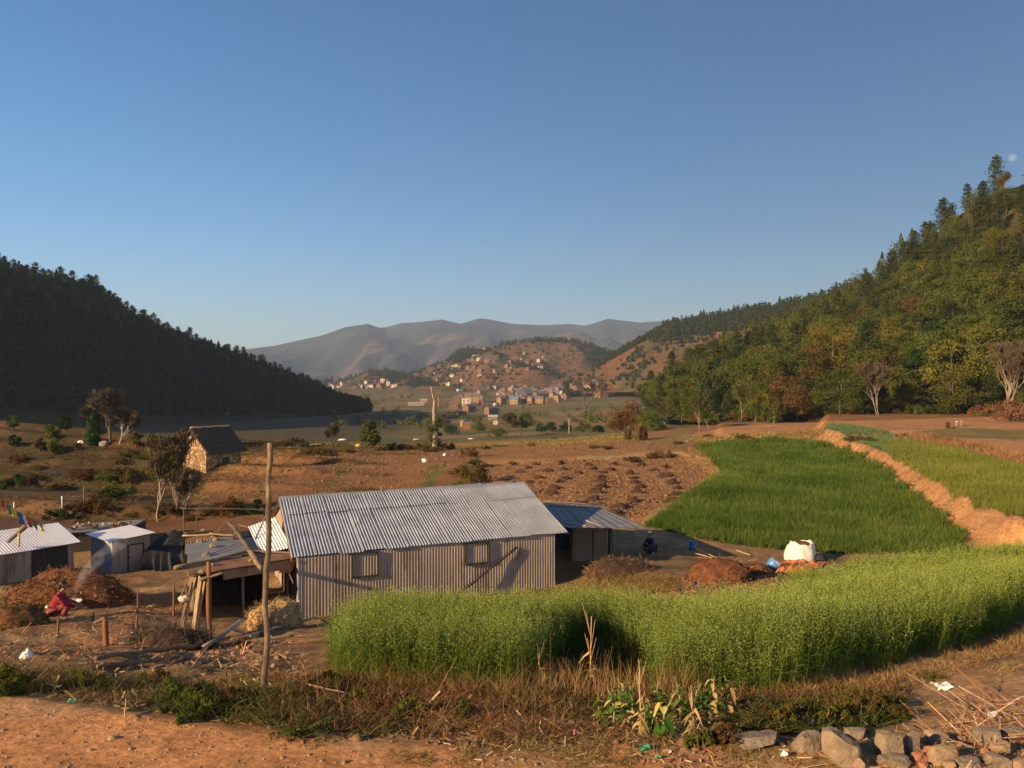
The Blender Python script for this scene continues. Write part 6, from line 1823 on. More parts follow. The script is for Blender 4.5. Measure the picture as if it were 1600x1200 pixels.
# dry grass mound right of the side shed and the strip along the wheat
def tufts(name, pts, h, nb, w, spread, mat, label, seed, droop=.5, rlo=0.0, rhi=1.0):
    r = np.random.default_rng(seed); n = len(pts)
    P_ = np.repeat(pts, nb, 0) + np.concatenate([r.normal(0, .05, (n * nb, 2)), np.zeros((n * nb, 1))], 1)
    d = unit(np.stack([r.normal(.0, spread, n * nb), r.normal(0, spread, n * nb), r.uniform(.2, 1, n * nb)], -1))
    q = blades(P_, d, h * np.repeat(r.lognormal(-.1, .35, n), nb) * r.uniform(.5, 1.1, n * nb), w, r.uniform(0, droop, n * nb), r, 2, .3)
    c = np.repeat(np.clip(r.uniform(rlo, rhi, n * nb) + np.repeat(.2 * r.normal(0, 1, n), nb), 0, 1), 2)
    return put(name, quads_mesh(name, q, M[mat], c), 'stuff', label, 'grass' if 'grass' in name else name.replace('_', ' '))
def strip(p0, n, seed, keep=None):
    """points over a patch given as (bearing px, Y) corners"""
    q = in_world(W(p0), n, seed)
    if keep is not None: q = q[keep(q[:, 0], q[:, 1], np.random.default_rng(seed + 1))]
    return q
# bank along the road: everything between the road's edge and the crop
BANK = [(-150, 10.9), (0, 10.6), (250, 9.9), (480, 9.2), (700, 9.05), (900, 9.05), (1150, 9.0), (1190, 9.3), (1330, 9.9), (1400, 10.6), (1420, 12.5), (1300, 12.6), (1200, 11.9), (1000, 11.9), (850, 11.9), (800, 11.3), (600, 11.4), (500, 12.4), (420, 12.5), (300, 12.0), (200, 12.6), (0, 13), (-150, 13)]
nz = lambda X, Y, s, k=1.1: fbm(X / k, Y / k, 3, s)
tufts("dry_grass", strip(BANK, 12000, 201, lambda X, Y, r: (nz(X, Y, 202) + .25 * r.normal(0, 1, len(X)) > -.12) & ((CXP + FPX * X / Y) > 420)), .26, 12, .0065, .75, 'drygrass', 'matted dry grass on the bank between road and crop', 203, .7, 0, .75)
tufts("dry_grass", strip(BANK, 7000, 211, lambda X, Y, r: (nz(X, Y, 212) + .3 * r.normal(0, 1, len(X)) > .15) & ((CXP + FPX * X / Y) <= 430)), .2, 9, .006, .8, 'drygrass', 'thin dry grass on the bank before the yard', 213, .7, 0, .8)
tufts("green_weeds", strip(BANK, 5000, 221, lambda X, Y, r: nz(X, Y, 222, .8) + .12 * r.normal(0, 1, len(X)) > np.where(CXP + FPX * X / Y < 250, .42, .2)), .20, 11, .013, .8, 'weed', 'low green weeds scattered over the roadside bank', 223, .6, 0, .9)
tufts("green_weeds", strip([(230, 10.1), (300, 9.75), (420, 9.45), (520, 9.2), (500, 9.9), (450, 10.6), (380, 10.9), (260, 11.2)], 1000, 231, lambda X, Y, r: nz(X, Y, 232, .5) > -.25), .24, 12, .016, .8, 'weed', 'thick green weeds on the bank left of the tall pole', 233, .6, 0, .9)
tufts("green_weeds", strip([(-80, 11.0), (60, 10.9), (175, 10.8), (150, 12.0), (60, 11.9), (-80, 12.6)], 600, 241, lambda X, Y, r: nz(X, Y, 242, .5) > -.2), .24, 12, .016, .8, 'weed', 'green weeds at the left end of the bank', 243, .6, 0, .8)
tufts("green_weeds", strip([(1170, 9.4), (1330, 9.4), (1420, 10.2), (1400, 11.2), (1330, 11.4), (1200, 10.6), (1130, 9.8)], 1300, 251, lambda X, Y, r: nz(X, Y, 252, .5) > -.1), .20, 12, .014, .8, 'weed', 'dark green weeds above the stones on the right', 253, .6, 0, .8)
tufts("dry_grass", strip([(1200, 11.7), (1300, 12.2), (1400, 13.2), (1500, 14.8), (1620, 17.5), (1620, 15.5), (1500, 13.2), (1400, 11.8), (1300, 11.2), (1200, 10.8)], 5200, 261), .22, 11, .0065, .75, 'drygrass', 'dry grass ridge along the right front of the oats', 263, .7, .1, 1)
tufts("dry_stalks", strip([(820, 11.9), (870, 12.6), (1000, 12.2), (1110, 11.6), (1110, 11.0), (1000, 10.9), (860, 11.2)], 300, 271), .5, 7, .006, .16, 'drygrass', 'upright straw-coloured stalks before the shaded notch of the oats', 273, .15, .35, 1)
tufts("dry_stalks", strip([(500, 11.9), (850, 11.3), (850, 11.0), (500, 11.4)], 500, 275), .45, 7, .006, .35, 'drygrass', 'shorter dry stalks along the foot of the oats', 276, .3, .1, .8)
tufts("dry_grass", strip([(875, 27.5), (930, 26.5), (1060, 28), (1050, 31), (960, 33), (890, 31.5)], 2300, 281), .35, 11, .011, .7, 'drygrass', 'brown grassy mound beside the dark side shed', 283, .6, .05, .7)
tufts("dry_grass", strip([(1235, 30.5), (1300, 33), (1500, 35.5), (1500, 37.8), (1300, 38), (1180, 38.8), (1130, 37.5)], 700, 285), .2, 9, .012, .8, 'drygrass', 'sparse dry grass along the near edge of the wheat', 286, .6, .2, 1)
tufts("dry_grass", strip([(1420, 9.6), (1640, 9.2), (1640, 14), (1560, 13.5), (1450, 11.2)], 1500, 288, lambda X, Y, r: nz(X, Y, 289) > .05), .2, 8, .006, .8, 'drygrass', 'wisps of dry grass on the bare slope at the right', 290, .6, .2, 1)
tufts("green_weeds", strip([(845, 11.9), (865, 14.0), (890, 15.8), (950, 16.0), (1000, 14.4), (1010, 12.0)], 1500, 295), .34, 12, .012, .5, 'weed', 'dark low weeds in the shaded notch of the oats', 296, .4, 0, .7)
tufts("dry_grass", strip([(1290, 103), (1395, 75.5), (1450, 59.5), (1520, 46.8), (1590, 41), (1640, 39.5), (1640, 40.6), (1592, 42), (1524, 47.6), (1455, 60.6), (1400, 77), (1295, 105)], 1500, 297), .3, 9, .014, .7, 'drygrass', 'dry grass fringing the top of the soil bank', 298, .6, .1, .9)
tufts("brown_scrub", strip(BANK, 3800, 299, lambda X, Y, r: (nz(X, Y, 300, .7) > .0) & (CXP + FPX * X / Y < 520)), .26, 9, .008, .9, 'l_brown', 'brown dead scrub along the left bank', 305, .8, 0, .7)
tufts("dry_grass", strip([(480, 9.2), (1180, 9.2), (1180, 8.3), (800, 8.2), (480, 8.8)], 1100, 306, lambda X, Y, r: nz(X, Y, 307, .6) > .0), .12, 8, .006, .9, 'drygrass', 'short dry grass fraying out over the edge of the road', 308, .7, 0, .7)
M['l_drabgrass'] = mat_leaf('drab_grass', [(0, (0.045, 0.03, 0.013)), (0.6, (0.12, 0.08, 0.034)), (1, (0.26, 0.185, 0.08))], .25, 0)
def riser_pts():
    r = np.random.default_rng(401); X = r.uniform(-70, -12, 60000); Y = r.uniform(46, 158, 60000)
    ph = (Y + 0.22 * X + 5 * fbm(X / 25, Y / 25, 2, 9)) / 13.0; fr = ph - np.floor(ph)
    k = (fr < .2) & (fbm(X / 6, Y / 6, 3, 402) + .3 * r.normal(0, 1, len(X)) > -.1) & (np.abs(X / Y) < .72)
    X, Y = X[k][:5200], Y[k][:5200]
    return np.stack([X, Y, G(X, Y)], -1)
tufts("terrace_scrub", riser_pts(), .6, 9, .028, .7, 'l_drabgrass', 'dry scrub along the risers of the left terraces', 403, .7, 0, 1)
def along(lines, n, w, seed):
    r = np.random.default_rng(seed); out = []
    for l in lines:
        q = np.array([hit(x, y, ("ground",)) for x, y in l])
        d = np.r_[0, np.cumsum(np.linalg.norm(np.diff(q[:, :2], axis=0), axis=1))]
        t = r.uniform(0, d[-1], int(n * d[-1])); x = np.interp(t, d, q[:, 0]) + r.normal(0, w, len(t)); y = np.interp(t, d, q[:, 1]) + r.normal(0, w, len(t))
        out.append(np.stack([x, y, G(x, y)], -1))
    return np.concatenate(out)
BUNDS = [[(498, 782), (520, 752), (552, 714)], [(385, 782), (420, 752), (455, 728)], [(655, 775), (668, 742), (690, 724), (735, 718)], [(735, 718), (722, 742), (720, 765)], [(826, 690), (834, 724)], [(894, 690), (897, 724)], [(430, 706), (560, 705), (640, 707), (740, 688)], [(290, 797), (340, 800), (440, 801)], [(740, 688), (900, 690), (985, 691), (1055, 700)], [(742, 725), (860, 725), (990, 725)], [(330, 742), (400, 726), (470, 712)], [(0, 795), (70, 780), (160, 775)], [(230, 735), (300, 752), (320, 790)], [(180, 800), (230, 772), (262, 752)]]
tufts("bund_grass", along(BUNDS, 11, .35, 411), .26, 8, .02, .7, 'drygrass', 'dry grass along the low bunds between the brown fields', 412, .6, 0, .9)
tufts("bund_grass", along(BUNDS[:4] + BUNDS[6:9], 4, .45, 413), .26, 8, .022, .7, 'weed', 'greener tufts on the low bunds between the brown fields', 414, .6, .2, 1)
pt = in_world(W([(290, 66), (330, 80), (420, 98), (480, 116), (1050, 118), (1060, 100), (985, 100), (740, 98), (640, 66)]), 17000, 415); clods('field_clods', pt, .075, M['clod'], 'small clods roughening the ploughed fields', 416)
# straw litter over the yard
def litter(name, pts, L, w, mat, label, seed, lo=0, hi=1):
    r = np.random.default_rng(seed); n = len(pts)
    d = unit(np.stack([r.normal(0, 1, n), r.normal(0, 1, n), r.normal(.05, .22, n)], -1))
    q = blades(pts + np.array((0, 0, .015)), d, L * r.lognormal(-.2, .5, n), w * r.uniform(.6, 1.6, n), .05, r, 1, .7)
    put(name, quads_mesh(name, q, M[mat], r.uniform(lo, hi, n)), 'stuff', label, 'litter')
litter("straw_litter", strip([(-100, 13), (300, 12.3), (480, 12), (470, 20), (330, 24), (300, 33), (0, 33), (-150, 30)], 16000, 301), .17, .016, 'strawbit', 'straw and chaff strewn over the trodden yard', 302)
litter("dead_leaves", strip(BANK + [], 9000, 311), .09, .02, 'strawbit', 'dead leaves and bits of straw on the roadside bank', 312, 0, .9)
litter("straw_litter", strip([(1440, 9.05), (1640, 8.7), (1640, 11.0), (1540, 11.0), (1470, 10.0)], 1300, 321), .42, .010, 'strawbit', 'fallen maize straw strewn above the stones', 322, .2, 1)
litter("straw_litter", strip([(700, 8.5), (1600, 8.0), (1600, 9.2), (1150, 9.3), (700, 9.2)], 1500, 331), .12, .012, 'strawbit', 'bits of straw along the edge of the road', 332)
pt = strip([(-300, 10.4), (250, 9.6), (480, 8.9), (900, 8.7), (1200, 8.7), (1200, 6.5), (-300, 6.5)], 2600, 341); clods('pebbles', pt, .017, M['rock_tan'], 'pebbles and grit on the dirt road', 342)
pt = strip([(420, 9.4), (900, 9.2), (1150, 9.1), (1150, 8.75), (420, 8.9)], 260, 345); clods('rubble', pt[:110], .036, M['clod'], 'pale lumps of earth along the road edge', 346)
pt = strip([(-100, 13), (480, 11.5), (470, 20), (330, 24), (0, 33), (-150, 30)], 1500, 347); clods('crumbs_of_soil', pt, .035, M['clod'], 'crumbs of soil over the yard', 348)

# ------------------------------------------------------------------ single plants of the roadside
def broad_plant(seed, h):
    r = np.random.default_rng(seed); Q, C = [], []
    g = Geo().tube([(0, 0, -.1), (r.normal(0, .03), r.normal(0, .03), h * .5), (r.normal(0, .06), r.normal(0, .06), h)], [.016, .012, .005], 5)
    n = 17
    for i in range(n):
        z = h * (.08 + .9 * i / n); a = i * 2.4 + r.uniform(-.4, .4); L = h * r.uniform(.3, .46) * (1.15 - .6 * i / n); wd = L * r.uniform(.42, .6)
        d = V3(math.cos(a), math.sin(a), 0); s = V3(-d[1], d[0], 0); up = r.uniform(.3, 1.0); dr = r.uniform(.5, 1.5)
        yellow = r.uniform() < .42 - .25 * (i / n)
        c = r.uniform(.66, 1) if yellow else r.uniform(0, .5)
        if yellow: dr *= 1.5
        prev = None
        for t, ww in ((0, .12), (.3, .8), (.6, 1), (.85, .6), (1, .08)):
            p = V3(0, 0, z) + d * L * t + UP * (L * (up * t - dr * t * t)) 
            e0 = p - s * wd * ww / 2 + UP * .1 * wd * ww; m0 = p; e1 = p + s * wd * ww / 2 + UP * .1 * wd * ww
            if prev is not None:
                Q.append(np.array([prev[0], prev[1], m0, e0])); Q.append(np.array([prev[1], prev[2], e1, m0])); C += [c, c]
            prev = (e0, m0, e1)
    return [("leaves", quads_mesh("leaves", np.array(Q), M['broadleaf'], C)), ("stem", to_mesh("stem", g, M['drystem'], smooth=True))]
M['drystem'] = mat_surf("plant_stem", [(.3, (.16, .14, .05)), (.7, (.32, .26, .11))], 8, .8, 0)
BP = [broad_plant(800 + i, .46) for i in range(5)]
for i, (px, py, s) in enumerate([(938, 1130, .85), (958, 1136, 1.0), (985, 1128, 1.05), (1008, 1142, .9), (1035, 1146, 1.1), (1028, 1120, 1.0), (1062, 1124, 1.0), (1090, 1120, .95), (1112, 1116, 1.05), (1140, 1110, .9), (968, 1112, .95), (1078, 1136, .8)]):
    p = hit(px, py, ("ground",))
    plant(BP[i % 5], 'broad_leaf_plant', ('yellowing' if i % 3 else 'green and yellow') + ' broad-leaved plant before the oats, ' + ('at the left of the clump' if px < 975 else 'in the middle of the clump' if px < 1070 else 'at the right of the clump'), 'plant', p, s, group='broad-leaved plants at the bank')
def stalk_plant(seed, h):
    r = np.random.default_rng(seed); g = Geo(); top = V3(.05, 0, h)
    g.tube([(0, 0, -.1), (.02, 0, h * .5), top], [.012, .009, .004], 5)
    for i in range(7):
        z = h * r.uniform(.4, .8); a = r.uniform(0, 6.28); L = h * r.uniform(.25, .45)
        g.tube([(.02, 0, z), (.02 + .25 * L * math.cos(a), .25 * L * math.sin(a), z + L)], [.006, .003], 4)
    n = 16; b = np.stack([r.normal(0, .03, n), r.normal(0, .03, n), r.uniform(.15, .55, n) * h], -1); d = unit(np.stack([r.normal(0, 1, n), r.normal(0, 1, n), r.normal(-.2, .5, n)], -1))
    return [("stem", to_mesh("stem", g, M['straw'], smooth=True)), ("leaves", quads_mesh("leaves", blades(b, d, .18, .04, .5, r, 2), M['drygrass'], np.repeat(r.uniform(.5, 1, n), 2)))]
for i, (px, py, h, lab) in enumerate([(922, 1082, 1.15, 'tall branching dead stalk standing before the shaded notch of the oats'), (1002, 1150, .75, 'thin dead stalk among the broad-leaved plants'), (845, 1075, .6, 'short dead stalk at the left of the notch'), (1085, 1150, .6, 'dead stalk right of the broad-leaved plants')]):
    plant(stalk_plant(820 + i, h), 'dead_stalk', lab, 'plant', hit(px, py, ("ground",)), 1)
def fern(seed, L, n=16, mat='weed'):
    r = np.random.default_rng(seed); Q, C = [], []
    for i in range(n):
        a = r.uniform(0, 6.28); up = r.uniform(.5, 1.3); ln = L * r.uniform(.6, 1.1); d = V3(math.cos(a), math.sin(a), 0); s = V3(-d[1], d[0], 0)
        for k in range(14):
            t = (k + 1) / 14; p = d * ln * t + UP * ln * (up * t - .75 * t * t)
            for sg in (-1, 1):
                l = ln * .17 * (1.1 - t); e = p + s * sg * l + d * l * .5
                q = d * l * .22
                Q.append(np.array([p - q, p + q, e + q * .3, e - q * .3])); C.append(r.uniform(.3, 1))
    return [("leaves", quads_mesh("leaves", np.array(Q), M[mat], C))]
FN = [fern(830 + i, .5) for i in range(3)]
for i, (px, py, s, lab) in enumerate([(470, 1150, 1.15, 'spiky green fern-like plant at the road edge below the tall pole'), (487, 1108, .8, 'smaller fern-like plant in the shade right of the tall pole'), (400, 1128, .8, 'fern-like plant left of the tall pole foot'), (1150, 1140, 1.0, 'feathery green plant right of the broad-leaved plants'), (1215, 1112, 1.1, 'pale green feathery plant above the grey slab'), (1310, 1082, .8, 'feathery plant on the ridge before the oats'), (1445, 1062, .9, 'grey-green tuft on the ridge at the right'), (350, 1120, .9, 'fern-like plant in the weeds on the bank'), (310, 1112, .8, 'small fern in the weeds, leftmost')]):
    plant(FN[i % 3], 'fern', lab, 'plant', hit(px, py, ("ground",)), s)
WB = [bush(840 + i, .5, .75, l, 10, 90, .055) for i, l in enumerate(('l_green', 'l_olive', 'l_rust'))]
for i, (px, py, s, k) in enumerate([(18, 1085, 1.3, 1), (40, 1082, 1.0, 2), (128, 1068, .9, 1), (150, 1075, .8, 2), (275, 1090, 1.0, 1), (300, 1108, 1.1, 0), (330, 1118, 1.15, 1), (322, 1085, .8, 0), (365, 1105, 1.0, 2), (295, 1128, .7, 1), (505, 1076, .9, 2), (525, 1078, .8, 0), (250, 1065, .7, 2), (1385, 1120, 1.0, 2), (1340, 1118, .9, 2), (1300, 1125, .8, 1), (1225, 1130, .9, 2), (1130, 1160, .8, 2), (1095, 1165, .7, 1), (640, 1120, .8, 1), (600, 1118, .7, 2), (730, 1122, .7, 1), (560, 1105, .8, 1), (378, 1012, .9, 2), (283, 1003, 1.0, 2)]):
    plant(WB[k], 'weed', ('green', 'olive', 'brownish')[k] + ' bushy weed ' + ('at the left end of the bank' if px < 170 else 'left of the tall pole' if px < 400 else 'at the foot of the oats' if px < 800 else 'above the roadside stones'), 'weed', hit(px, py, ("ground",)) - UP * .03, s * (.72 if px < 420 else .85), group='bushy weeds on the bank')

# ------------------------------------------------------------------ the tall pole, stakes, logs
p = hit(413, 1082, ("ground",)); top = P(421.5, 692, p[1] + .06)
pl = thing('pole', 'tall peeled wooden pole standing alone in front of the tin house', 'pole', p)
part('shaft', Geo().stick(p - UP * .3, top,  .044, .034, .001, 10, 16, .07), M['bark_pole'], pl, True)
part('wire_loop', Geo().tube([P(418, 745, p[1] - .06), P(424, 744, p[1] - .07), P(426, 748, p[1] + .05), P(417, 748, p[1] + .06)], .008, 5), M['dark_frame'], pl)
for px, y0, y1, th, lab in ((90, 993, 967, 4, 'short stake right below the crouching person'), (145, 969, 956, 4, 'stub of a stake near the fire'), (213, 983, 961, 4, 'short stake in the middle of the yard'), (215, 957, 922, 3, 'slim tall stake behind the short one in the yard'), (271, 963, 909, 3.5, 'tall thin stake nearest the lean-to')):
    p = hit(px, y0, ("ground",))
    solo('stake', lab, 'stake', Geo().stick(p - UP * .15, p + UP * px_h(y0 - y1, p[1]) + V3(.02, 0, 0), px_h(th, p[1]) / 2, px_h(th, p[1]) / 2.4), M['wood_red'], group='stakes in the yard', smooth=True)
p = hit(167, 1009, ("ground",)); h = px_h(46, p[1])
fk = thing('forked_stake', 'thick reddish stake with a forked top in the yard', 'stake', p)
part('shaft', Geo().stick(p - UP * .15, p + UP * h * .95 - V3(.05, 0, 0), .07, .06), M['wood_red'], fk, True)
part('fork_arm', Geo().stick(p + UP * h * .95 - V3(.03, 0, 0), p + UP * h * .8 - V3(.27, .05, 0), .05, .04), M['wood'], fk, True)
def ground_log(a, b, w0, w1, mt, lab, lift=0.0, bend=.004, kind='log'):
    w0, w1 = w0 * .8, w1 * .7
    p0 = hit(*a, ("ground",)); p1 = hit(*b, ("ground",))
    r0, r1 = px_h(w0, p0[1]) / 2, px_h(w1, p1[1]) / 2
    solo(kind, lab, kind.replace('_', ' '), Geo().stick(p0 + UP * (r0 + lift), p1 + UP * (r1 + lift + .03), r0, r1, bend, 8, 10), M[mt], smooth=True)
ground_log((150, 1036), (306, 1017), 9, 9, 'wood', 'long pole log lying in the yard, upper of three', .04)
ground_log((152, 1045), (302, 1028), 9, 8, 'wood', 'long pole log lying in the yard, middle of three', 0)
ground_log((240, 1050), (298, 1030), 8, 7, 'wood', 'shorter pole log, lowest of three in the yard')
ground_log((380, 1007), (458, 997), 9, 6, 'wood', 'dark log lying behind the tall pole')
ground_log((392, 999), (492, 971), 7, 5, 'barkless', 'long thin log reaching to the corner of the tin house', .05)
ground_log((360, 1002), (420, 990), 7, 6, 'wood', 'short brown log by the forked driftwood')
p0 = hit(318, 1018, ("ground",)) + UP * .1; p1 = P(384, 966, p0[1] + 4.0); m_ = p0 + (p1 - p0) * .6
db = thing('driftwood', 'pale forked barkless branch lying before the lean-to', 'branch', p0)
part('limb', Geo().stick(p0, p1, .062, .045, .006), M['barkless'], db, True); part('fork', Geo().stick(m_, P(386, 990, m_[1] + .3), .045, .035), M['barkless'], db, True)
ground_log((195, 1112), (225, 1100), 4, 3, 'wood_pale', 'short pale stick at the edge of the road', kind='stick')
ground_log((195, 1128), (197, 1100), 2.5, 2, 'wood_pale', 'thin broken twig on the road edge', .05, kind='stick')
ground_log((100, 1082), (135, 1072), 3, 3, 'wood_pale', 'pale splinter below the bank weeds', kind='stick')
ground_log((1497, 1103), (1521, 1135), 2.5, 2, 'straw', 'long pale straw stalk slanting to the slab', .08, kind='stick')
ground_log((1341, 1122), (1355, 1140), 3, 2.4, 'wood_pale', 'orange-lit stick behind the big boulder', .02, kind='stick')
ground_log((1233, 1108), (1263, 1119), 3, 2.4, 'wood_pale', 'pale stick in the weeds above the stones', .05, kind='stick')
ground_log((1410, 1138), (1420, 1150), 3, 2.5, 'wood_pale', 'short light stick between the stones', .05, kind='stick')
ground_log((1462, 1156), (1520, 1182), 4, 3, 'wood', 'dark twig bundle between the stones', .06, kind='stick')
ground_log((480, 1082), (538, 1098), 4, 3, 'wood', 'dead branch in the shade right of the tall pole', .1, kind='stick')
# firewood stood up by the house corner, straw heap, brush heap
r = np.random.default_rng(14)
for i, (px, hh, th) in enumerate(((446, 26, 5), (449, 30, 5), (453, 31, 6), (457, 29, 5), (461, 32, 6), (443, 20, 4), (439, 26, 4))):
    p = hit(px - 3, 972, ("ground",)); p = p * 1
    solo('firewood_stick', 'upright firewood stick at the house corner, %s' % ('leaning leftmost' if px < 445 else 'in the middle of the row' if px < 456 else 'against the corner strip'), 'firewood', Geo().stick(p, p + UP * px_h(hh, p[1]) + V3(.16 if px > 440 else .3, .2, 0), px_h(th, p[1]) / 2, px_h(th, p[1]) / 2.6, .02), M['wood' if i % 2 else 'wood_pale'], group='firewood against the house corner', smooth=True)
M['l_heap'] = mat_leaf('heap_leaves', [(0, (0.05, 0.018, 0.008)), (0.6, (0.15, 0.062, 0.025)), (1, (0.34, 0.19, 0.09))], .15, 0)
M['l_twig'] = mat_leaf('cut_twigs', [(0, (0.04, 0.035, 0.02)), (0.6, (0.12, 0.10, 0.065)), (1, (0.25, 0.2, 0.14))], .1, 0)
def heap(px, py, w, h, d, mt, leaf, name, lab, seed, nbits, bl, bw, rough=.25, flat=None):
    p = hit(px, py, ("ground",)); p = p + V3(0, d, 0)
    t = thing(name, lab, name.replace('_', ' '), p)
    g = Geo().lump(p + UP * (-.12 * h), (w / 2, d, h * 1.12), seed, 4, rough)
    rr = np.random.default_rng(seed + 500)
    for i in range(5):
        a = rr.uniform(0, 6.28); k = rr.uniform(.45, .85)
        g.lump(p + V3(math.cos(a) * w * .36, math.sin(a) * d * .7, -.1 * h), (w * .26 * k, d * .5 * k, h * .62 * k), seed + i, 3, rough * 1.3)
    part('heap_body', g, M[mt], t, True)
    V = np.concatenate(g.v); r = np.random.default_rng(seed)
    k = r.integers(0, len(V), nbits); b = V[k] + r.normal(0, .05, (nbits, 3)); b = b[b[:, 2] > p[2] - .3]
    c = p + UP * .0; o = unit(b - c)
    dd = unit(o * .5 + r.normal(0, .6, b.shape) + UP * .0)
    q = blades(b - np.asarray(ORG[t.name]), dd, bl * r.uniform(.5, 1.3, len(b)), bw * r.uniform(.6, 1.4, len(b)), .2, r, 1, .4)
    c_ = bpy.data.objects.new('loose_bits', quads_mesh('loose_bits', q, M[leaf], r.uniform(0, 1, len(b)))); c_.parent = t; COL.objects.link(c_); c_['kind'] = 'stuff'
    return t
p = hit(83, 962, ("ground",))
heap(64, 957, 4.2, .9, 1.5, 'leafheap', 'l_heap', 'leaf_heap', 'big reddish brown heap of dry leaves before the bright shed', 61, 14000, .13, .04, .3)
heap(-8, 985, 2.0, .5, .7, 'leafheap', 'l_olive', 'weed_heap', 'small heap of cut weeds left of the crouching person', 62, 1800, .16, .03)
heap(1138, 912, 2.4, .7, .9, 'leafheap', 'l_heap', 'leaf_heap', 'brown heap of dung and leaves before the white sack', 63, 3200, .12, .035, .35)
heap(1185, 900, 1.2, .42, .6, 'leafheap', 'l_heap', 'leaf_heap', 'small dark side heap beside the blue tub', 64, 1200, .12, .03, .35)
heap(414, 984, 1.5, .66, .7, 'straw', 'strawbit', 'straw_heap', 'golden straw heap under the lean-to eave behind the tall pole', 65, 9000, .2, .016, .35)
heap(256, 1016, 1.8, .36, .6, 'dung', 'l_twig', 'brush_heap', 'heap of cut brushwood and twigs in the yard', 66, 2600, .42, .011, .35)
heap(975, 905, 2.9, .5, 1.4, 'dung', 'drygrass', 'grassy_mound', 'low mound of brown grass before the side shed door', 67, 3600, .3, .014, .25)
r = np.random.default_rng(19)
for i, (px, py, w, h, mt) in enumerate([(312, 1026, 15, 12, 'rock_tan'), (303, 1036, 14, 10, 'rock_tan'), (375, 1012, 12, 8, 'rock_tan'), (366, 1024, 13, 9, 'rock_tan'), (384, 1030, 14, 10, 'rock_tan'), (396, 1020, 11, 8, 'rock'), (352, 1030, 10, 7, 'rock_tan'), (435, 1030, 13, 10, 'rock'), (428, 1042, 12, 8, 'rock_tan'), (462, 1046, 13, 9, 'rock'), (474, 1058, 11, 8, 'rock'), (340, 1020, 9, 6, 'rock_tan'), (402, 1036, 12, 8, 'rock_tan'), (388, 1014, 10, 8, 'rock_red'), (448, 1022, 10, 7, 'rock')]):
    p = hit(px, py, ("ground",)); w = px_h(w, p[1]); h = px_h(h, p[1])
    solo('stone', ('tan' if mt == 'rock_tan' else 'grey' if mt == 'rock' else 'reddish') + ' rubble stone on the bank ' + ('at the end of the three logs' if px < 330 else 'between the logs and the tall pole' if px < 412 else 'in the shade right of the tall pole'), 'stone', Geo().lump(p + UP * h * .12, (w / 2.6, w / 3.0, h * .5), 100 + i, 2, .8), M[mt], group='rubble stones on the bank')
# boulders at the lower right
def boulder(px, py, w, h, mt, lab, seed, yaw=0.0, rough=.32, dk=.7):
    Y = hit(px, py + h * .45, ("ground",)); p = Y
    w_ = px_h(w, p[1]) * .92; h_ = px_h(h, p[1]) * .88
    V0, F0 = ICO[4]
    # squarish lump: push the sphere towards a box, then roughen and slice a few flats
    r = np.random.default_rng(seed); V = V0.copy()
    m = np.abs(V).max(1)[:, None]; V = V * .45 + .55 * V / m * .82
    for _ in range(7):
        n = r.normal(0, 1, 3); n /= np.linalg.norm(n); c = r.uniform(.55, .8)
        dd = V @ n - c; V = V - np.clip(dd, 0, None)[:, None] * n * .92
    V += (0.30 * rough * fbm(V[:, 0] * 2.2 + seed, V[:, 1] * 2.2 + V[:, 2] * 2, 4, seed) + 0.10 * rough * fbm(V[:, 0] * 9 + seed, V[:, 1] * 9 + V[:, 2] * 8, 3, seed + 1))[:, None] * V0
    V = V * np.array((w_ / 2, w_ / 2 * dk, h_ / 2)) * 1.2
    a = yaw; V = np.stack([V[:, 0] * math.cos(a) - V[:, 1] * math.sin(a), V[:, 0] * math.sin(a) + V[:, 1] * math.cos(a), V[:, 2]], -1)
    g = Geo().add(V + p + V3(0, w_ * .2, h_ * .33), F0)
    solo('boulder', lab, 'stone', g, M[mt], group='stones edging the road')
for i, (px, py, w, h, mt, lab) in enumerate([(1188, 1160, 86, 20, 'rock', 'long low grey slab, leftmost of the roadside stones'), (1264, 1156, 48, 40, 'rock', 'grey flat-topped boulder left of the largest one'), (1316, 1166, 62, 66, 'rock', 'largest rounded grey boulder of the roadside stones'), (1340, 1146, 36, 20, 'rock', 'dark slab hidden behind the largest boulder'),
        (1393, 1162, 44, 52, 'rock', 'dark brown boulder right of the shadow gap'), (1424, 1158, 30, 44, 'rock', 'dark narrow boulder beside the brown one'), (1466, 1151, 36, 28, 'rock_tan', 'light rounded stone at the back of the row'), (1476, 1178, 46, 36, 'rock_tan', 'big light angular stone with a pointed top'),
        (1541, 1150, 54, 28, 'rock', 'flat grey block in the back row'), (1587, 1147, 42, 22, 'rock', 'flat grey block at the right edge'), (1569, 1166, 34, 28, 'rock_tan', 'tan cube-like stone with a dark shadow side'), (1563, 1188, 38, 26, 'rock', 'grey block under the tan cube-like stone'), (1596, 1194, 24, 20, 'rock_tan', 'tan stone in the lower right corner'),
        (1453, 1170, 17, 16, 'rock_red', 'small red stone in the row'), (1438, 1182, 28, 18, 'rock_red', 'dark red stone low in the row'), (1485, 1195, 20, 16, 'rock_tan', 'small rounded tan stone under the angular one'), (1516, 1194, 44, 18, 'rock', 'low grey stone at the bottom edge'), (1402, 1191, 50, 20, 'rock', 'low dark slab at the bottom edge'), (1343, 1194, 20, 24, 'rock_tan', 'small upright tan wedge below the largest boulder'), (1506, 1154, 18, 12, 'rock_tan', 'small tan stone beside the flat grey block'), (1445, 1196, 16, 10, 'rock_red', 'bright red stone chip at the bottom edge'), (1541, 1172, 14, 12, 'rock_red', 'orange-red stone chip between the blocks')]):
    boulder(px, py, w, h, mt, lab, 900 + i * 3, random.uniform(-.4, .4))
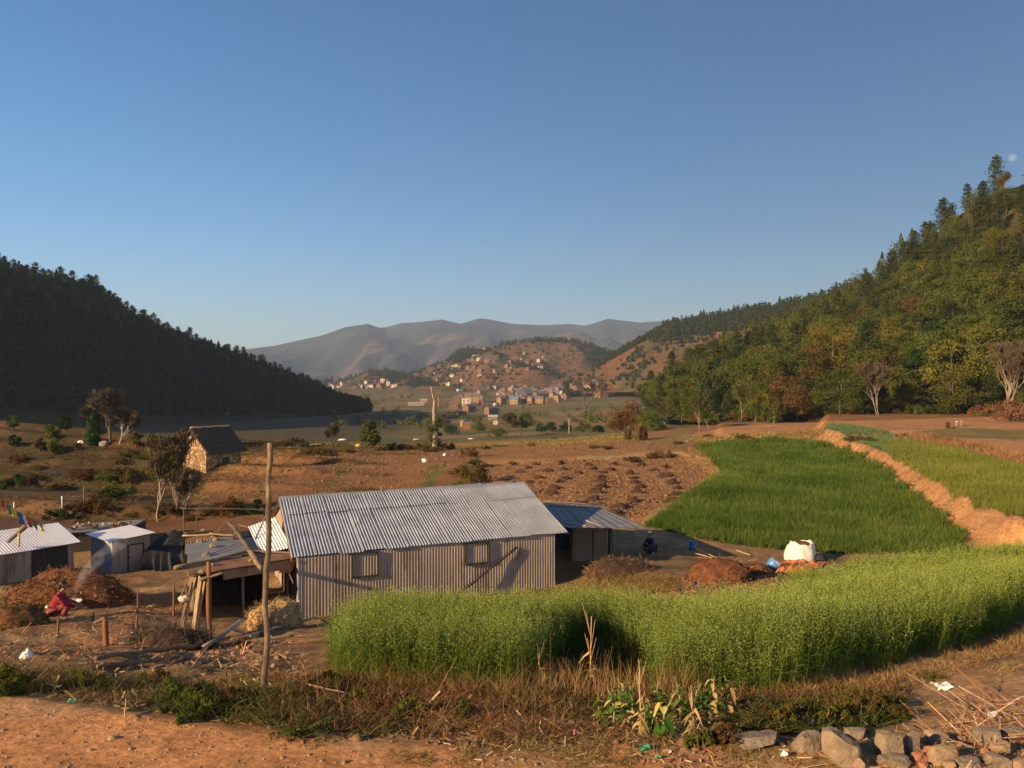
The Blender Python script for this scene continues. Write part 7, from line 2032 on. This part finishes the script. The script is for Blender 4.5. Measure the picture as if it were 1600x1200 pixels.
# rubbish
def scrap(px, py, w, h, mt, nm, lab, seed):
    p = hit(px, py, ("ground",)); w, h = px_h(w, p[1]), px_h(h, p[1]); r = np.random.default_rng(seed)
    n = 7; A = np.zeros((n, n, 3)); u, v = np.meshgrid(np.linspace(-.5, .5, n), np.linspace(-.5, .5, n))
    A[..., 0] = u * w * 1.2 + r.normal(0, .05 * w, (n, n)); A[..., 1] = v * w + r.normal(0, .05 * w, (n, n)); A[..., 2] = h * (.5 + .8 * fbm(u * 3 + seed, v * 3, 2, seed)) + h * .35 * r.uniform(0, 1, (n, n))
    solo(nm, lab, nm.replace('_', ' '), Geo().grid(A + p), M[mt], smooth=False)
for a in [(1008, 1172, 14, 8, 'green_plastic', 'wrapper', 'crumpled bright green wrapper at the road edge', 1), (1029, 1186, 8, 6, 'green_plastic', 'wrapper', 'small dull green scrap right of the bright green wrapper', 2), (1043, 1176, 10, 4, 'pink', 'wrapper', 'purplish scrap near the green wrappers', 3), (903, 1149, 12, 5, 'pink', 'wrapper', 'pale red scrap at the foot of the bank', 4), (1266, 1133, 10, 7, 'blue', 'wrapper', 'blue scrap in the weeds above the stones', 5),
          (1225, 1184, 10, 9, 'white', 'wrapper', 'white and red scrap on the road before the slab', 6), (1474, 1077, 24, 9, 'white', 'plastic_bag', 'clear plastic bag at the foot of the dry ridge', 7), (1552, 1122, 16, 7, 'white', 'plastic_bag', 'torn plastic in the straw on the right', 8), (1302, 1186, 8, 8, 'white', 'wrapper', 'small white scrap by the largest boulder', 9), (88, 1118 - 42, 10, 4, 'white', 'wrapper', 'pale scrap in the weeds at the left', 10), (112, 1131 - 34, 9, 4, 'green_plastic', 'wrapper', 'green scrap in the left weeds', 11), (520, 1118, 5, 3, 'white', 'wrapper', 'tiny white scrap in the dry grass', 12), (372, 1006, 8, 7, 'white', 'ball', 'small white ball-like object among the logs', 13), (122, 942, 5, 4, 'white', 'wrapper', 'white bits on the ground near the fire', 14)]:
    scrap(*a)
p = hit(40, 1030, ("ground",)); bg_ = thing('plastic_bag', 'tied white plastic bag lying in the yard at the left', 'bag', p)
part('bag_body', Geo().lump(p + UP * .06, (.10, .08, .09), 71, 3, .7), M['white'], bg_, True); part('knot', Geo().lump(p + V3(.03, 0, .16), (.03, .025, .05), 72, 2, .5), M['white'], bg_)

# ------------------------------------------------------------------ sack, tarpaulin, tub, bucket, poles behind the house
p = hit(1250, 877, ("ground",)); Yb = p[1]; hh = px_h(31, Yb); ww = px_h(43, Yb)
sk = thing('sack', 'big open white woven sack standing at the edge of the wheat', 'sack', p)
g = Geo(); rows = []
for k, (z, s, ox) in enumerate([(0, .94, 0), (.08, 1.06, 0), (.3, 1.08, .01), (.55, 1.0, .0), (.78, .9, .02), (.93, .80, .05), (1.0, .76, .06), (.98, .68, .06), (.88, .62, .06), (.75, .3, .05)]):
    a = np.linspace(0, 2 * math.pi, 41); rr = ww / 2 * s * (1 + .05 * np.sin(3 * a + k * .5) + .05 * np.sin(7 * a + k * .7) * (k > 1) + .05 * np.sin(13 * a + k * 1.3) * (k > 3))
    rows.append(np.stack([p[0] + ox + rr * np.cos(a), p[1] + rr * np.sin(a), p[2] - .03 + hh * z + (.07 * np.sin(2 * a + 1) + .03 * np.sin(7 * a)) * (z > .7)], -1))
part('sack_cloth', Geo().grid(np.array(rows)), M['sack'], sk, True)
part('filling', Geo().lump(p + V3(.05, 0, hh * .88), (ww * .34, ww * .34, .13), 5, 3, .3), M['leafheap'], sk, True)
def cloth(corners, n, amp, freq, seed, lift=.05):
    A, B, C, D = corners; out = []
    for t in np.linspace(0, 1, n):
        row = []
        for s in np.linspace(0, 1, n):
            q = (A * (1 - s) + B * s) * (1 - t) + (D * (1 - s) + C * s) * t
            f = fbm(np.array([s * freq + seed]), np.array([t * freq * .8]), 3, seed)[0]; rd = 1 - abs(fbm(np.array([s * freq * 1.4 + 5]), np.array([t * freq * .7 + seed]), 2, seed + 1)[0]) * 2
            e = min(s, 1 - s, t, 1 - t) * 5; e = min(1, e)
            q = q + V3(.05 * f, .05 * rd, 0); q[2] = gz(q[0], q[1]) + lift + amp * max(0, .35 + .5 * f + .45 * rd) * (.25 + .75 * e)
            row.append(q)
        out.append(row)
    return Geo().grid(np.array(out))
g2 = lambda px, py: hit(px, py, ("ground",))
solo('tarpaulin', 'crumpled bright orange tarpaulin spread before the white sack', 'tarpaulin', cloth((g2(1209, 897), g2(1262, 898), g2(1294, 881), g2(1222, 880)), 42, .30, 4.2, 3), M['tarp_orange'], smooth=True)
solo('sheet', 'low dark folded patch right of the white sack', 'sheet', cloth((g2(1268, 878), g2(1290, 879), g2(1292, 874), g2(1266, 870)), 16, .25, 3, 5), M['cloth_dark'], smooth=True)  # low crumpled dark patch laid right of the sack
solo('bag', 'small greyish white bag between blue tub and tarpaulin', 'bag', Geo().lump(g2(1213, 888) + UP * .14, (.22, .2, .2), 6, 3, .3), M['white'], smooth=True)
def tub(px, py, w, h, lab, tilt, nm):
    p = hit(px, py, ("ground",)); w, h = px_h(w, p[1]), px_h(h, p[1]); a = np.linspace(0, 2 * math.pi, 25); rows = []
    for z, s in ((0, 0), (0, .68), (.5, .84), (1, 1.0), (1.03, 1.07), (.97, 1.0), (.5, .8), (.06, .62), (.06, 0)):
        rows.append(np.stack([w / 2 * s * np.cos(a), w / 2 * s * np.sin(a), h * z + 0 * a], -1))
    A = np.array(rows); ct, st = math.cos(tilt), math.sin(tilt)
    A = np.stack([A[..., 0] * ct + A[..., 2] * st, A[..., 1], -A[..., 0] * st + A[..., 2] * ct], -1); A[..., 2] -= A[..., 2].min()
    solo(nm, lab, nm, Geo().grid(A + p), M['blue'], smooth=True)
tub(1201, 892, 20, 13, 'blue plastic tub tipped over beside the orange tarpaulin', .9, 'tub')
tub(1080, 859, 13, 12, 'light blue bucket near the seated person', .25, 'bucket')
ground_log((1052, 858), (1127, 880), 2.4, 2.2, 'wood_pale', 'long thin pole on the shaded ground, nearer of two', .05, kind='pole')
ground_log((1088, 860), (1127, 878), 2.4, 2.2, 'wood_pale', 'shorter thin pole running from the blue bucket', .05, kind='pole')
ground_log((990, 834), (1003, 845), 3, 2.4, 'wood_pale', 'pale stick behind the side shed', .1, kind='pole')
ground_log((1150, 862), (1172, 870), 2, 2, 'straw', 'straw stalk at the edge of the wheat', .05, kind='stick')
p = g2(1015, 868); solo('stone', 'rounded stone at the seated person\'s feet', 'stone', Geo().lump(p + UP * .1, (.25, .2, .18), 8, 2, .3), M['rock'])

# ------------------------------------------------------------------ fence rail, posts, flags
p = hit(307, 836, ("ground",)); Yf = p[1]
fr = thing('fence_rail', 'dark fence with a long single rail behind the lean-to', 'fence', p)
part('rail', Geo().stick(P(282, 794, Yf - .6), P(441, 797, Yf + .8), .04, .035, .003, 7, 14), M['bark'], fr, True)
for px, yt in ((307, 796), (287, 797), (436, 796)):
    b = gy(px, Yf + (px - 307) * .006); part('post', Geo().stick(b - UP * .2, P(px, yt - 3, b[1]), .04, .035), M['bark'], fr, True)
for px, py, h, mt, lab in ((97, 792, 17, 'white', 'thin white post in the far-left plot'), (22, 795, 10, 'white', 'short white post behind the flags'), (131, 784, 24, 'wood', 'thin dark post at the corner of the far-left plot'), (522, 741, 15, 'wood', 'thin post on the bund between the brown fields')):
    p = hit(px, py, ("ground",)); solo('post', lab, 'post', Geo().stick(p - UP * .1, p + UP * px_h(h, p[1]), .05, .05), M[mt], smooth=True)
A_, B_ = P(-12, 768, 34.0), P(70, 822, 37.8)
fl = thing('flag_string', 'string of small coloured prayer flags above the bright white roof', 'flags', P(30, 800, 36))
def cord(t): return A_ + (B_ - A_) * t - UP * .55 * 4 * t * (1 - t) * .25
part('cord', Geo().tube([cord(t) for t in np.linspace(0, 1, 18)], .012, 5), M['dark_frame'], fl)
part('end_pole', Geo().stick(gy(-12, 34.0) - UP * .2, A_ + UP * .1, .05, .04), M['wood'], fl, True)
for t, c, w, h in ((.16, 'red', .42, .42), (.26, 'green', .36, .4), (.36, 'yellow', .34, .42), (.50, 'blue', .34, .5), (.58, 'white', .34, .46), (.68, 'red', .38, .44), (.79, 'green', .34, .36), (.90, 'yellow', .34, .3)):
    p0 = cord(t - .045); p1 = cord(t + .045); n = 8; A = np.zeros((n, n, 3))
    for i in range(n):
        for j in range(n):
            s, u = i / (n - 1), j / (n - 1)
            q = p0 + (p1 - p0) * s; q = q - UP * (h * u + .012) + V3(.10 * u + .05 * math.sin(5 * s + 9 * t), .08 * math.sin(4 * u + 6 * s + 11 * t) * u, 0)
            A[j, i] = q
    part('flag', Geo().grid(A), M['flag_' + c], fl, True, c + ' flag')

# ------------------------------------------------------------------ people
def skin_mesh(name, joints, edges, root, mat, sub=2, org=(0, 0, 0)):
    me = bpy.data.meshes.new(name); ks = list(joints); ix = {k: i for i, k in enumerate(ks)}
    me.from_pydata([tuple(np.array(joints[k][0]) ) for k in ks], [(ix[a], ix[b]) for a, b in edges], [])
    o = bpy.data.objects.new(name + '_tmp', me); COL.objects.link(o)
    sm = o.modifiers.new('s', 'SKIN'); sm.use_smooth_shade = True
    for k in ks:
        v = me.skin_vertices[0].data[ix[k]]; rr = joints[k][1]
        v.radius = (rr, rr) if np.isscalar(rr) else rr; v.use_root = (k == root)
    ss = o.modifiers.new('d', 'SUBSURF'); ss.levels = sub; ss.render_levels = sub
    dg = bpy.context.evaluated_depsgraph_get()
    m2 = bpy.data.meshes.new_from_object(o.evaluated_get(dg)); m2.name = name
    bpy.data.objects.remove(o); m2.materials.clear(); m2.materials.append(mat)
    return m2
def hand(J, E, wr, side, d, palm_n, curl):
    """palm with five fingers: d points along the hand, palm_n out of the palm"""
    d = np.array(d, float); d /= np.linalg.norm(d); n = np.array(palm_n, float); n -= n.dot(d) * d; n /= np.linalg.norm(n); s = np.cross(d, n) * side
    w = np.array(J[wr][0]); k = wr + '_palm'; J[k] = (w + d * .06, (.030, .017)); E.append((wr, k))
    for i, (o, L) in enumerate(((-.03, .068), (-.01, .078), (.01, .073), (.03, .058))):
        b = w + d * .095 + s * o; J['%s_f%d0' % (wr, i)] = (b, .0095); E.append((k, '%s_f%d0' % (wr, i)))
        m = b + d * L * .5 + n * L * curl * .3; J['%s_f%d1' % (wr, i)] = (m, .0088); E.append(('%s_f%d0' % (wr, i), '%s_f%d1' % (wr, i)))
        t = m + d * L * .4 + n * L * curl * .7; J['%s_f%d2' % (wr, i)] = (t, .0075); E.append(('%s_f%d1' % (wr, i), '%s_f%d2' % (wr, i)))
    b = w + d * .035 - s * .04 + n * .01; J[wr + '_t0'] = (b, .0105); E.append((k, wr + '_t0')); t = b + d * .045 - s * .018 + n * .02; J[wr + '_t1'] = (t, .0085); E.append((wr + '_t0', wr + '_t1'))
def person(label, loc, yaw, J0, E0, clothes, hair, group=None, cap=None):
    t = thing('person', label, 'person', loc, group); t.rotation_euler.z = yaw
    J, E = dict(J0), list(E0)
    def child(nm, me):
        o = bpy.data.objects.new(nm, me); o.parent = t; COL.objects.link(o); return o
    for w, sd, d, n in (('wr_l', 1, (.3, -.1, -.35), (0, -1, -.2)), ('wr_r', -1, (.3, .1, -.35), (0, 1, -.2))):
        hand(J, E, w, sd, d, n, .6)
    child('body', skin_mesh('body', J, E, 'pelvis', M['skin']))
    for nm, mat, names, grow, extra, ee in clothes:
        JJ = {k: (J[k][0], tuple(np.array(J[k][1]) * grow if not np.isscalar(J[k][1]) else (J[k][1] * grow,) * 2)) for k in names}
        JJ.update(extra)
        EE = [e for e in E if e[0] in JJ and e[1] in JJ] + ee
        child(nm, skin_mesh(nm, JJ, EE, names[0], mat))
    hd = np.array(J['head'][0]); fw = np.array((1.0, 0, -.15)); fw /= np.linalg.norm(fw)
    g = Geo().lump(hd + V3(-.022, 0, .022), (.108, .094, .118), 5, 3, .08)
    for v in g.v:      # leave the face free
        m = (v[:, 0] - hd[0] > .035) & (v[:, 2] - hd[2] < .05); v[m, 0] = hd[0] + .035 - .02
    if hair: g.lump(hd + V3(-.10, 0, -.05), (.05, .05, .06), 6, 2, .1)
    child('hair', to_mesh('hair', g, M['hair'], smooth=True))
    for s in (-1, 1):
        child('eye', to_mesh('eye', Geo().lump(hd + V3(.083, s * .033, .005), (.012, .014, .010), 2, 2, 0), M['hair'], smooth=True))
        child('ear', to_mesh('ear', Geo().lump(hd + V3(-.005, s * .088, 0), (.022, .010, .03), 3, 2, .1), M['skin'], smooth=True))
    child('mouth', to_mesh('mouth', Geo().lump(hd + V3(.085, 0, -.062), (.010, .022, .006), 4, 2, 0), M['rock_red'], smooth=True))
    if cap: child('cap', to_mesh('cap', Geo().lump(hd + V3(-.01, 0, .075), (.105, .098, .062), 7, 3, .05), M[cap], smooth=True))
    return t
def crouch(hipz, lean, arms):
    J = {'pelvis': ((0, 0, hipz), (.135, .15)), 'belly': ((.04 + lean * .3, 0, hipz + .16), (.125, .14)), 'chest': ((.09 + lean * .7, 0, hipz + .36), (.12, .155)), 'neck': ((.13 + lean, 0, hipz + .53), .052), 'jaw': ((.19 + lean, 0, hipz + .60), (.055, .055)), 'head': ((.165 + lean, 0, hipz + .69), (.088, .080)), 'crown': ((.15 + lean, 0, hipz + .76), (.07, .065)), 'nose': ((.262 + lean, 0, hipz + .67), .014)}
    E = [('pelvis', 'belly'), ('belly', 'chest'), ('chest', 'neck'), ('neck', 'jaw'), ('jaw', 'head'), ('head', 'crown'), ('head', 'nose')]
    for s, q in ((1, 'l'), (-1, 'r')):
        J['sh_' + q] = ((.10 + lean * .75, s * .185, hipz + .42), .062); J['el_' + q] = ((.22 + lean * .8, s * .27, hipz + .20), .043); J['wr_' + q] = ((.20 + lean + arms, s * .14, hipz + .10), .030)
        J['hip_' + q] = ((.03, s * .10, hipz - .01), .09); J['kn_' + q] = ((.40, s * .19, hipz + .20), .063); J['an_' + q] = ((.20, s * .14, .075), .043); J['to_' + q] = ((.38, s * .17, .035), .035)
        E += [('chest', 'sh_' + q), ('sh_' + q, 'el_' + q), ('el_' + q, 'wr_' + q), ('pelvis', 'hip_' + q), ('hip_' + q, 'kn_' + q), ('kn_' + q, 'an_' + q), ('an_' + q, 'to_' + q)]
    return J, E
J, E = crouch(.26, .08, .30)
p = hit(84, 968, ("ground",))
person('crouching person in a red shawl and pinkish skirt beside the smoking fire', p, R(20), J, E,
       [('shawl', M['cloth_red'], ['chest', 'belly', 'pelvis', 'neck', 'sh_l', 'el_l', 'wr_l', 'sh_r', 'el_r', 'wr_r'], 1.3, {}, []),
        ('skirt', M['cloth_pink'], ['pelvis', 'belly', 'hip_l', 'kn_l', 'hip_r', 'kn_r'], 1.4, {'hem': ((-.06, 0, .1), (.22, .24)), 'hem_l': ((.26, .17, .14), .1), 'hem_r': ((.26, -.17, .14), .1)}, [('pelvis', 'hem'), ('kn_l', 'hem_l'), ('kn_r', 'hem_r')])], True).scale = (1.12, 1.12, 1.12)
solo('cloth', 'pale cloth hanging at the back of the crouching person', 'cloth', Geo().lump(p + V3(-.10, -.14, .44), (.06, .06, .05), 3, 2, .6), M['white'])
J, E = crouch(.34, .02, .18)
p = hit(1019, 868, ("ground",))
person('person in dark clothes and a pale cap seated in the shade beside the side shed', p, R(215), J, E,
       [('jacket', M['cloth_navy'], ['chest', 'belly', 'neck', 'sh_l', 'el_l', 'wr_l', 'sh_r', 'el_r', 'wr_r'], 1.25, {}, []),
        ('trousers', M['cloth_dark'], ['pelvis', 'hip_l', 'kn_l', 'an_l', 'hip_r', 'kn_r', 'an_r'], 1.25, {}, [])], False, cap='white').scale = (1.05, 1.05, 1.05)
solo('stool', 'low wooden block under the seated person', 'stool', Geo().lump(p + UP * .10, (.2, .2, .14), 4, 3, .1), M['wood'])
# the fire with its pan and smoke
q = hit(113, 952, ("ground",))
fp = thing('fire_pan', 'pale flat pan over the little smoking fire', 'pan', q)
a = np.linspace(0, 2 * math.pi, 25); part('pan', Geo().grid(np.array([np.stack([.30 * s * np.cos(a), .30 * s * np.sin(a), z + 0 * a], -1) for s, z in ((0, .22), (.8, .22), (1, .29), (1.03, .28), (.82, .2), (0, .2))]) + q), M['sack'], fp, True)
part('hearth_stones', Geo().lump(q + V3(.25, 0, .08), (.12, .12, .13), 1, 2, .4).lump(q + V3(-.2, .15, .08), (.12, .12, .13), 2, 2, .4).lump(q + V3(0, -.25, .06), (.12, .1, .12), 3, 2, .4), M['rock'], fp)

def volume_mat(name, col, dens, noise=None, aniso=0.2):
    m, n, out = new_mat(name)
    v = n.nodes.new("ShaderNodeVolumePrincipled"); v.inputs["Color"].default_value = (*col, 1); v.inputs["Density"].default_value = dens; v.inputs["Anisotropy"].default_value = aniso
    if noise:
        tc = n.nodes.new("ShaderNodeTexCoord"); t = tex(n, "ShaderNodeTexNoise", tc.outputs["Object"], noise, 4); mr = n.nodes.new("ShaderNodeMapRange")
        mr.inputs[1].default_value = .42; mr.inputs[2].default_value = .7; mr.inputs[3].default_value = 0; mr.inputs[4].default_value = dens * 2.2
        n.links.new(t.outputs["Fac"], mr.inputs[0]); n.links.new(mr.outputs[0], v.inputs["Density"])
    n.links.new(v.outputs[0], out.inputs["Volume"])
    return m
path = [q + UP * .3, q + V3(.12, .05, .7), q + V3(.35, .1, 1.2), q + V3(.75, .2, 1.65), q + V3(1.2, .3, 2.0), q + V3(1.7, .4, 2.25)]
solo('smoke', 'thin bluish smoke drifting up from the little fire', 'smoke', Geo().tube(path, [.06, .10, .16, .22, .26, .12], 14), volume_mat('smoke', (.93, .95, 1.0), .75, 3.0), kind='stuff', smooth=True)

# ------------------------------------------------------------------ moon and air
def moon():
    m, n, out = new_mat("moonlit_rock")
    d = n.nodes.new("ShaderNodeBsdfDiffuse"); tc = n.nodes.new("ShaderNodeTexCoord"); t = tex(n, "ShaderNodeTexNoise", tc.outputs["Object"], .03, 4); r = ramp(n, [(.35, grey(.03)), (.65, grey(.07))]); n.links.new(t.outputs["Fac"], r.inputs[0]); n.links.new(r.outputs[0], d.inputs[0])
    tr = n.nodes.new("ShaderNodeBsdfTransparent"); a = n.nodes.new("ShaderNodeAddShader"); n.links.new(d.outputs[0], a.inputs[0]); n.links.new(tr.outputs[0], a.inputs[1]); n.links.new(a.outputs[0], out.inputs[0])
    c = P(1582, 246, 12000.0)
    solo('moon', 'pale half moon just above the right-hand ridge', 'moon', Geo().lump(c, (58, 58, 58), 1, 4, 0), m, loc=c, smooth=True)
moon()
hz = Geo().pbox((-7000, -300, -70), (14000, 0, 0), (0, 7600, 0), (0, 0, 640))
hz_ = solo('haze', 'thin bluish evening haze filling the valley air', 'haze', hz, volume_mat('haze', (.56, .72, 1.0), 1.05e-4, aniso=.0), loc=(0, 3500, -70), kind='stuff')

# ------------------------------------------------------------------ tell look-alikes apart by their order across the view
def tell_apart():
    by = {}
    for o in SC.objects:
        if o.parent is None and o.get("label") and o.get("kind") != "stuff":
            by.setdefault(o["label"], []).append(o)
    ORD = ["second", "third", "fourth", "fifth", "sixth", "seventh", "eighth", "ninth", "tenth", "eleventh", "twelfth"]
    for lab, os_ in by.items():
        n = len(os_)
        if n < 2 or n > 13: continue
        os_.sort(key=lambda o: o.location.x / max(o.location.y, 1))
        for i, o in enumerate(os_):
            if n == 2: w = "left one of two" if i == 0 else "right one of two"
            elif i == 0: w = "leftmost of %d" % n
            elif i == n - 1: w = "rightmost of %d" % n
            else: w = ORD[i - 1] + " from left"
            if len(lab.split()) + len(w.split()) <= 16: o["label"] = lab + ", " + w
tell_apart()
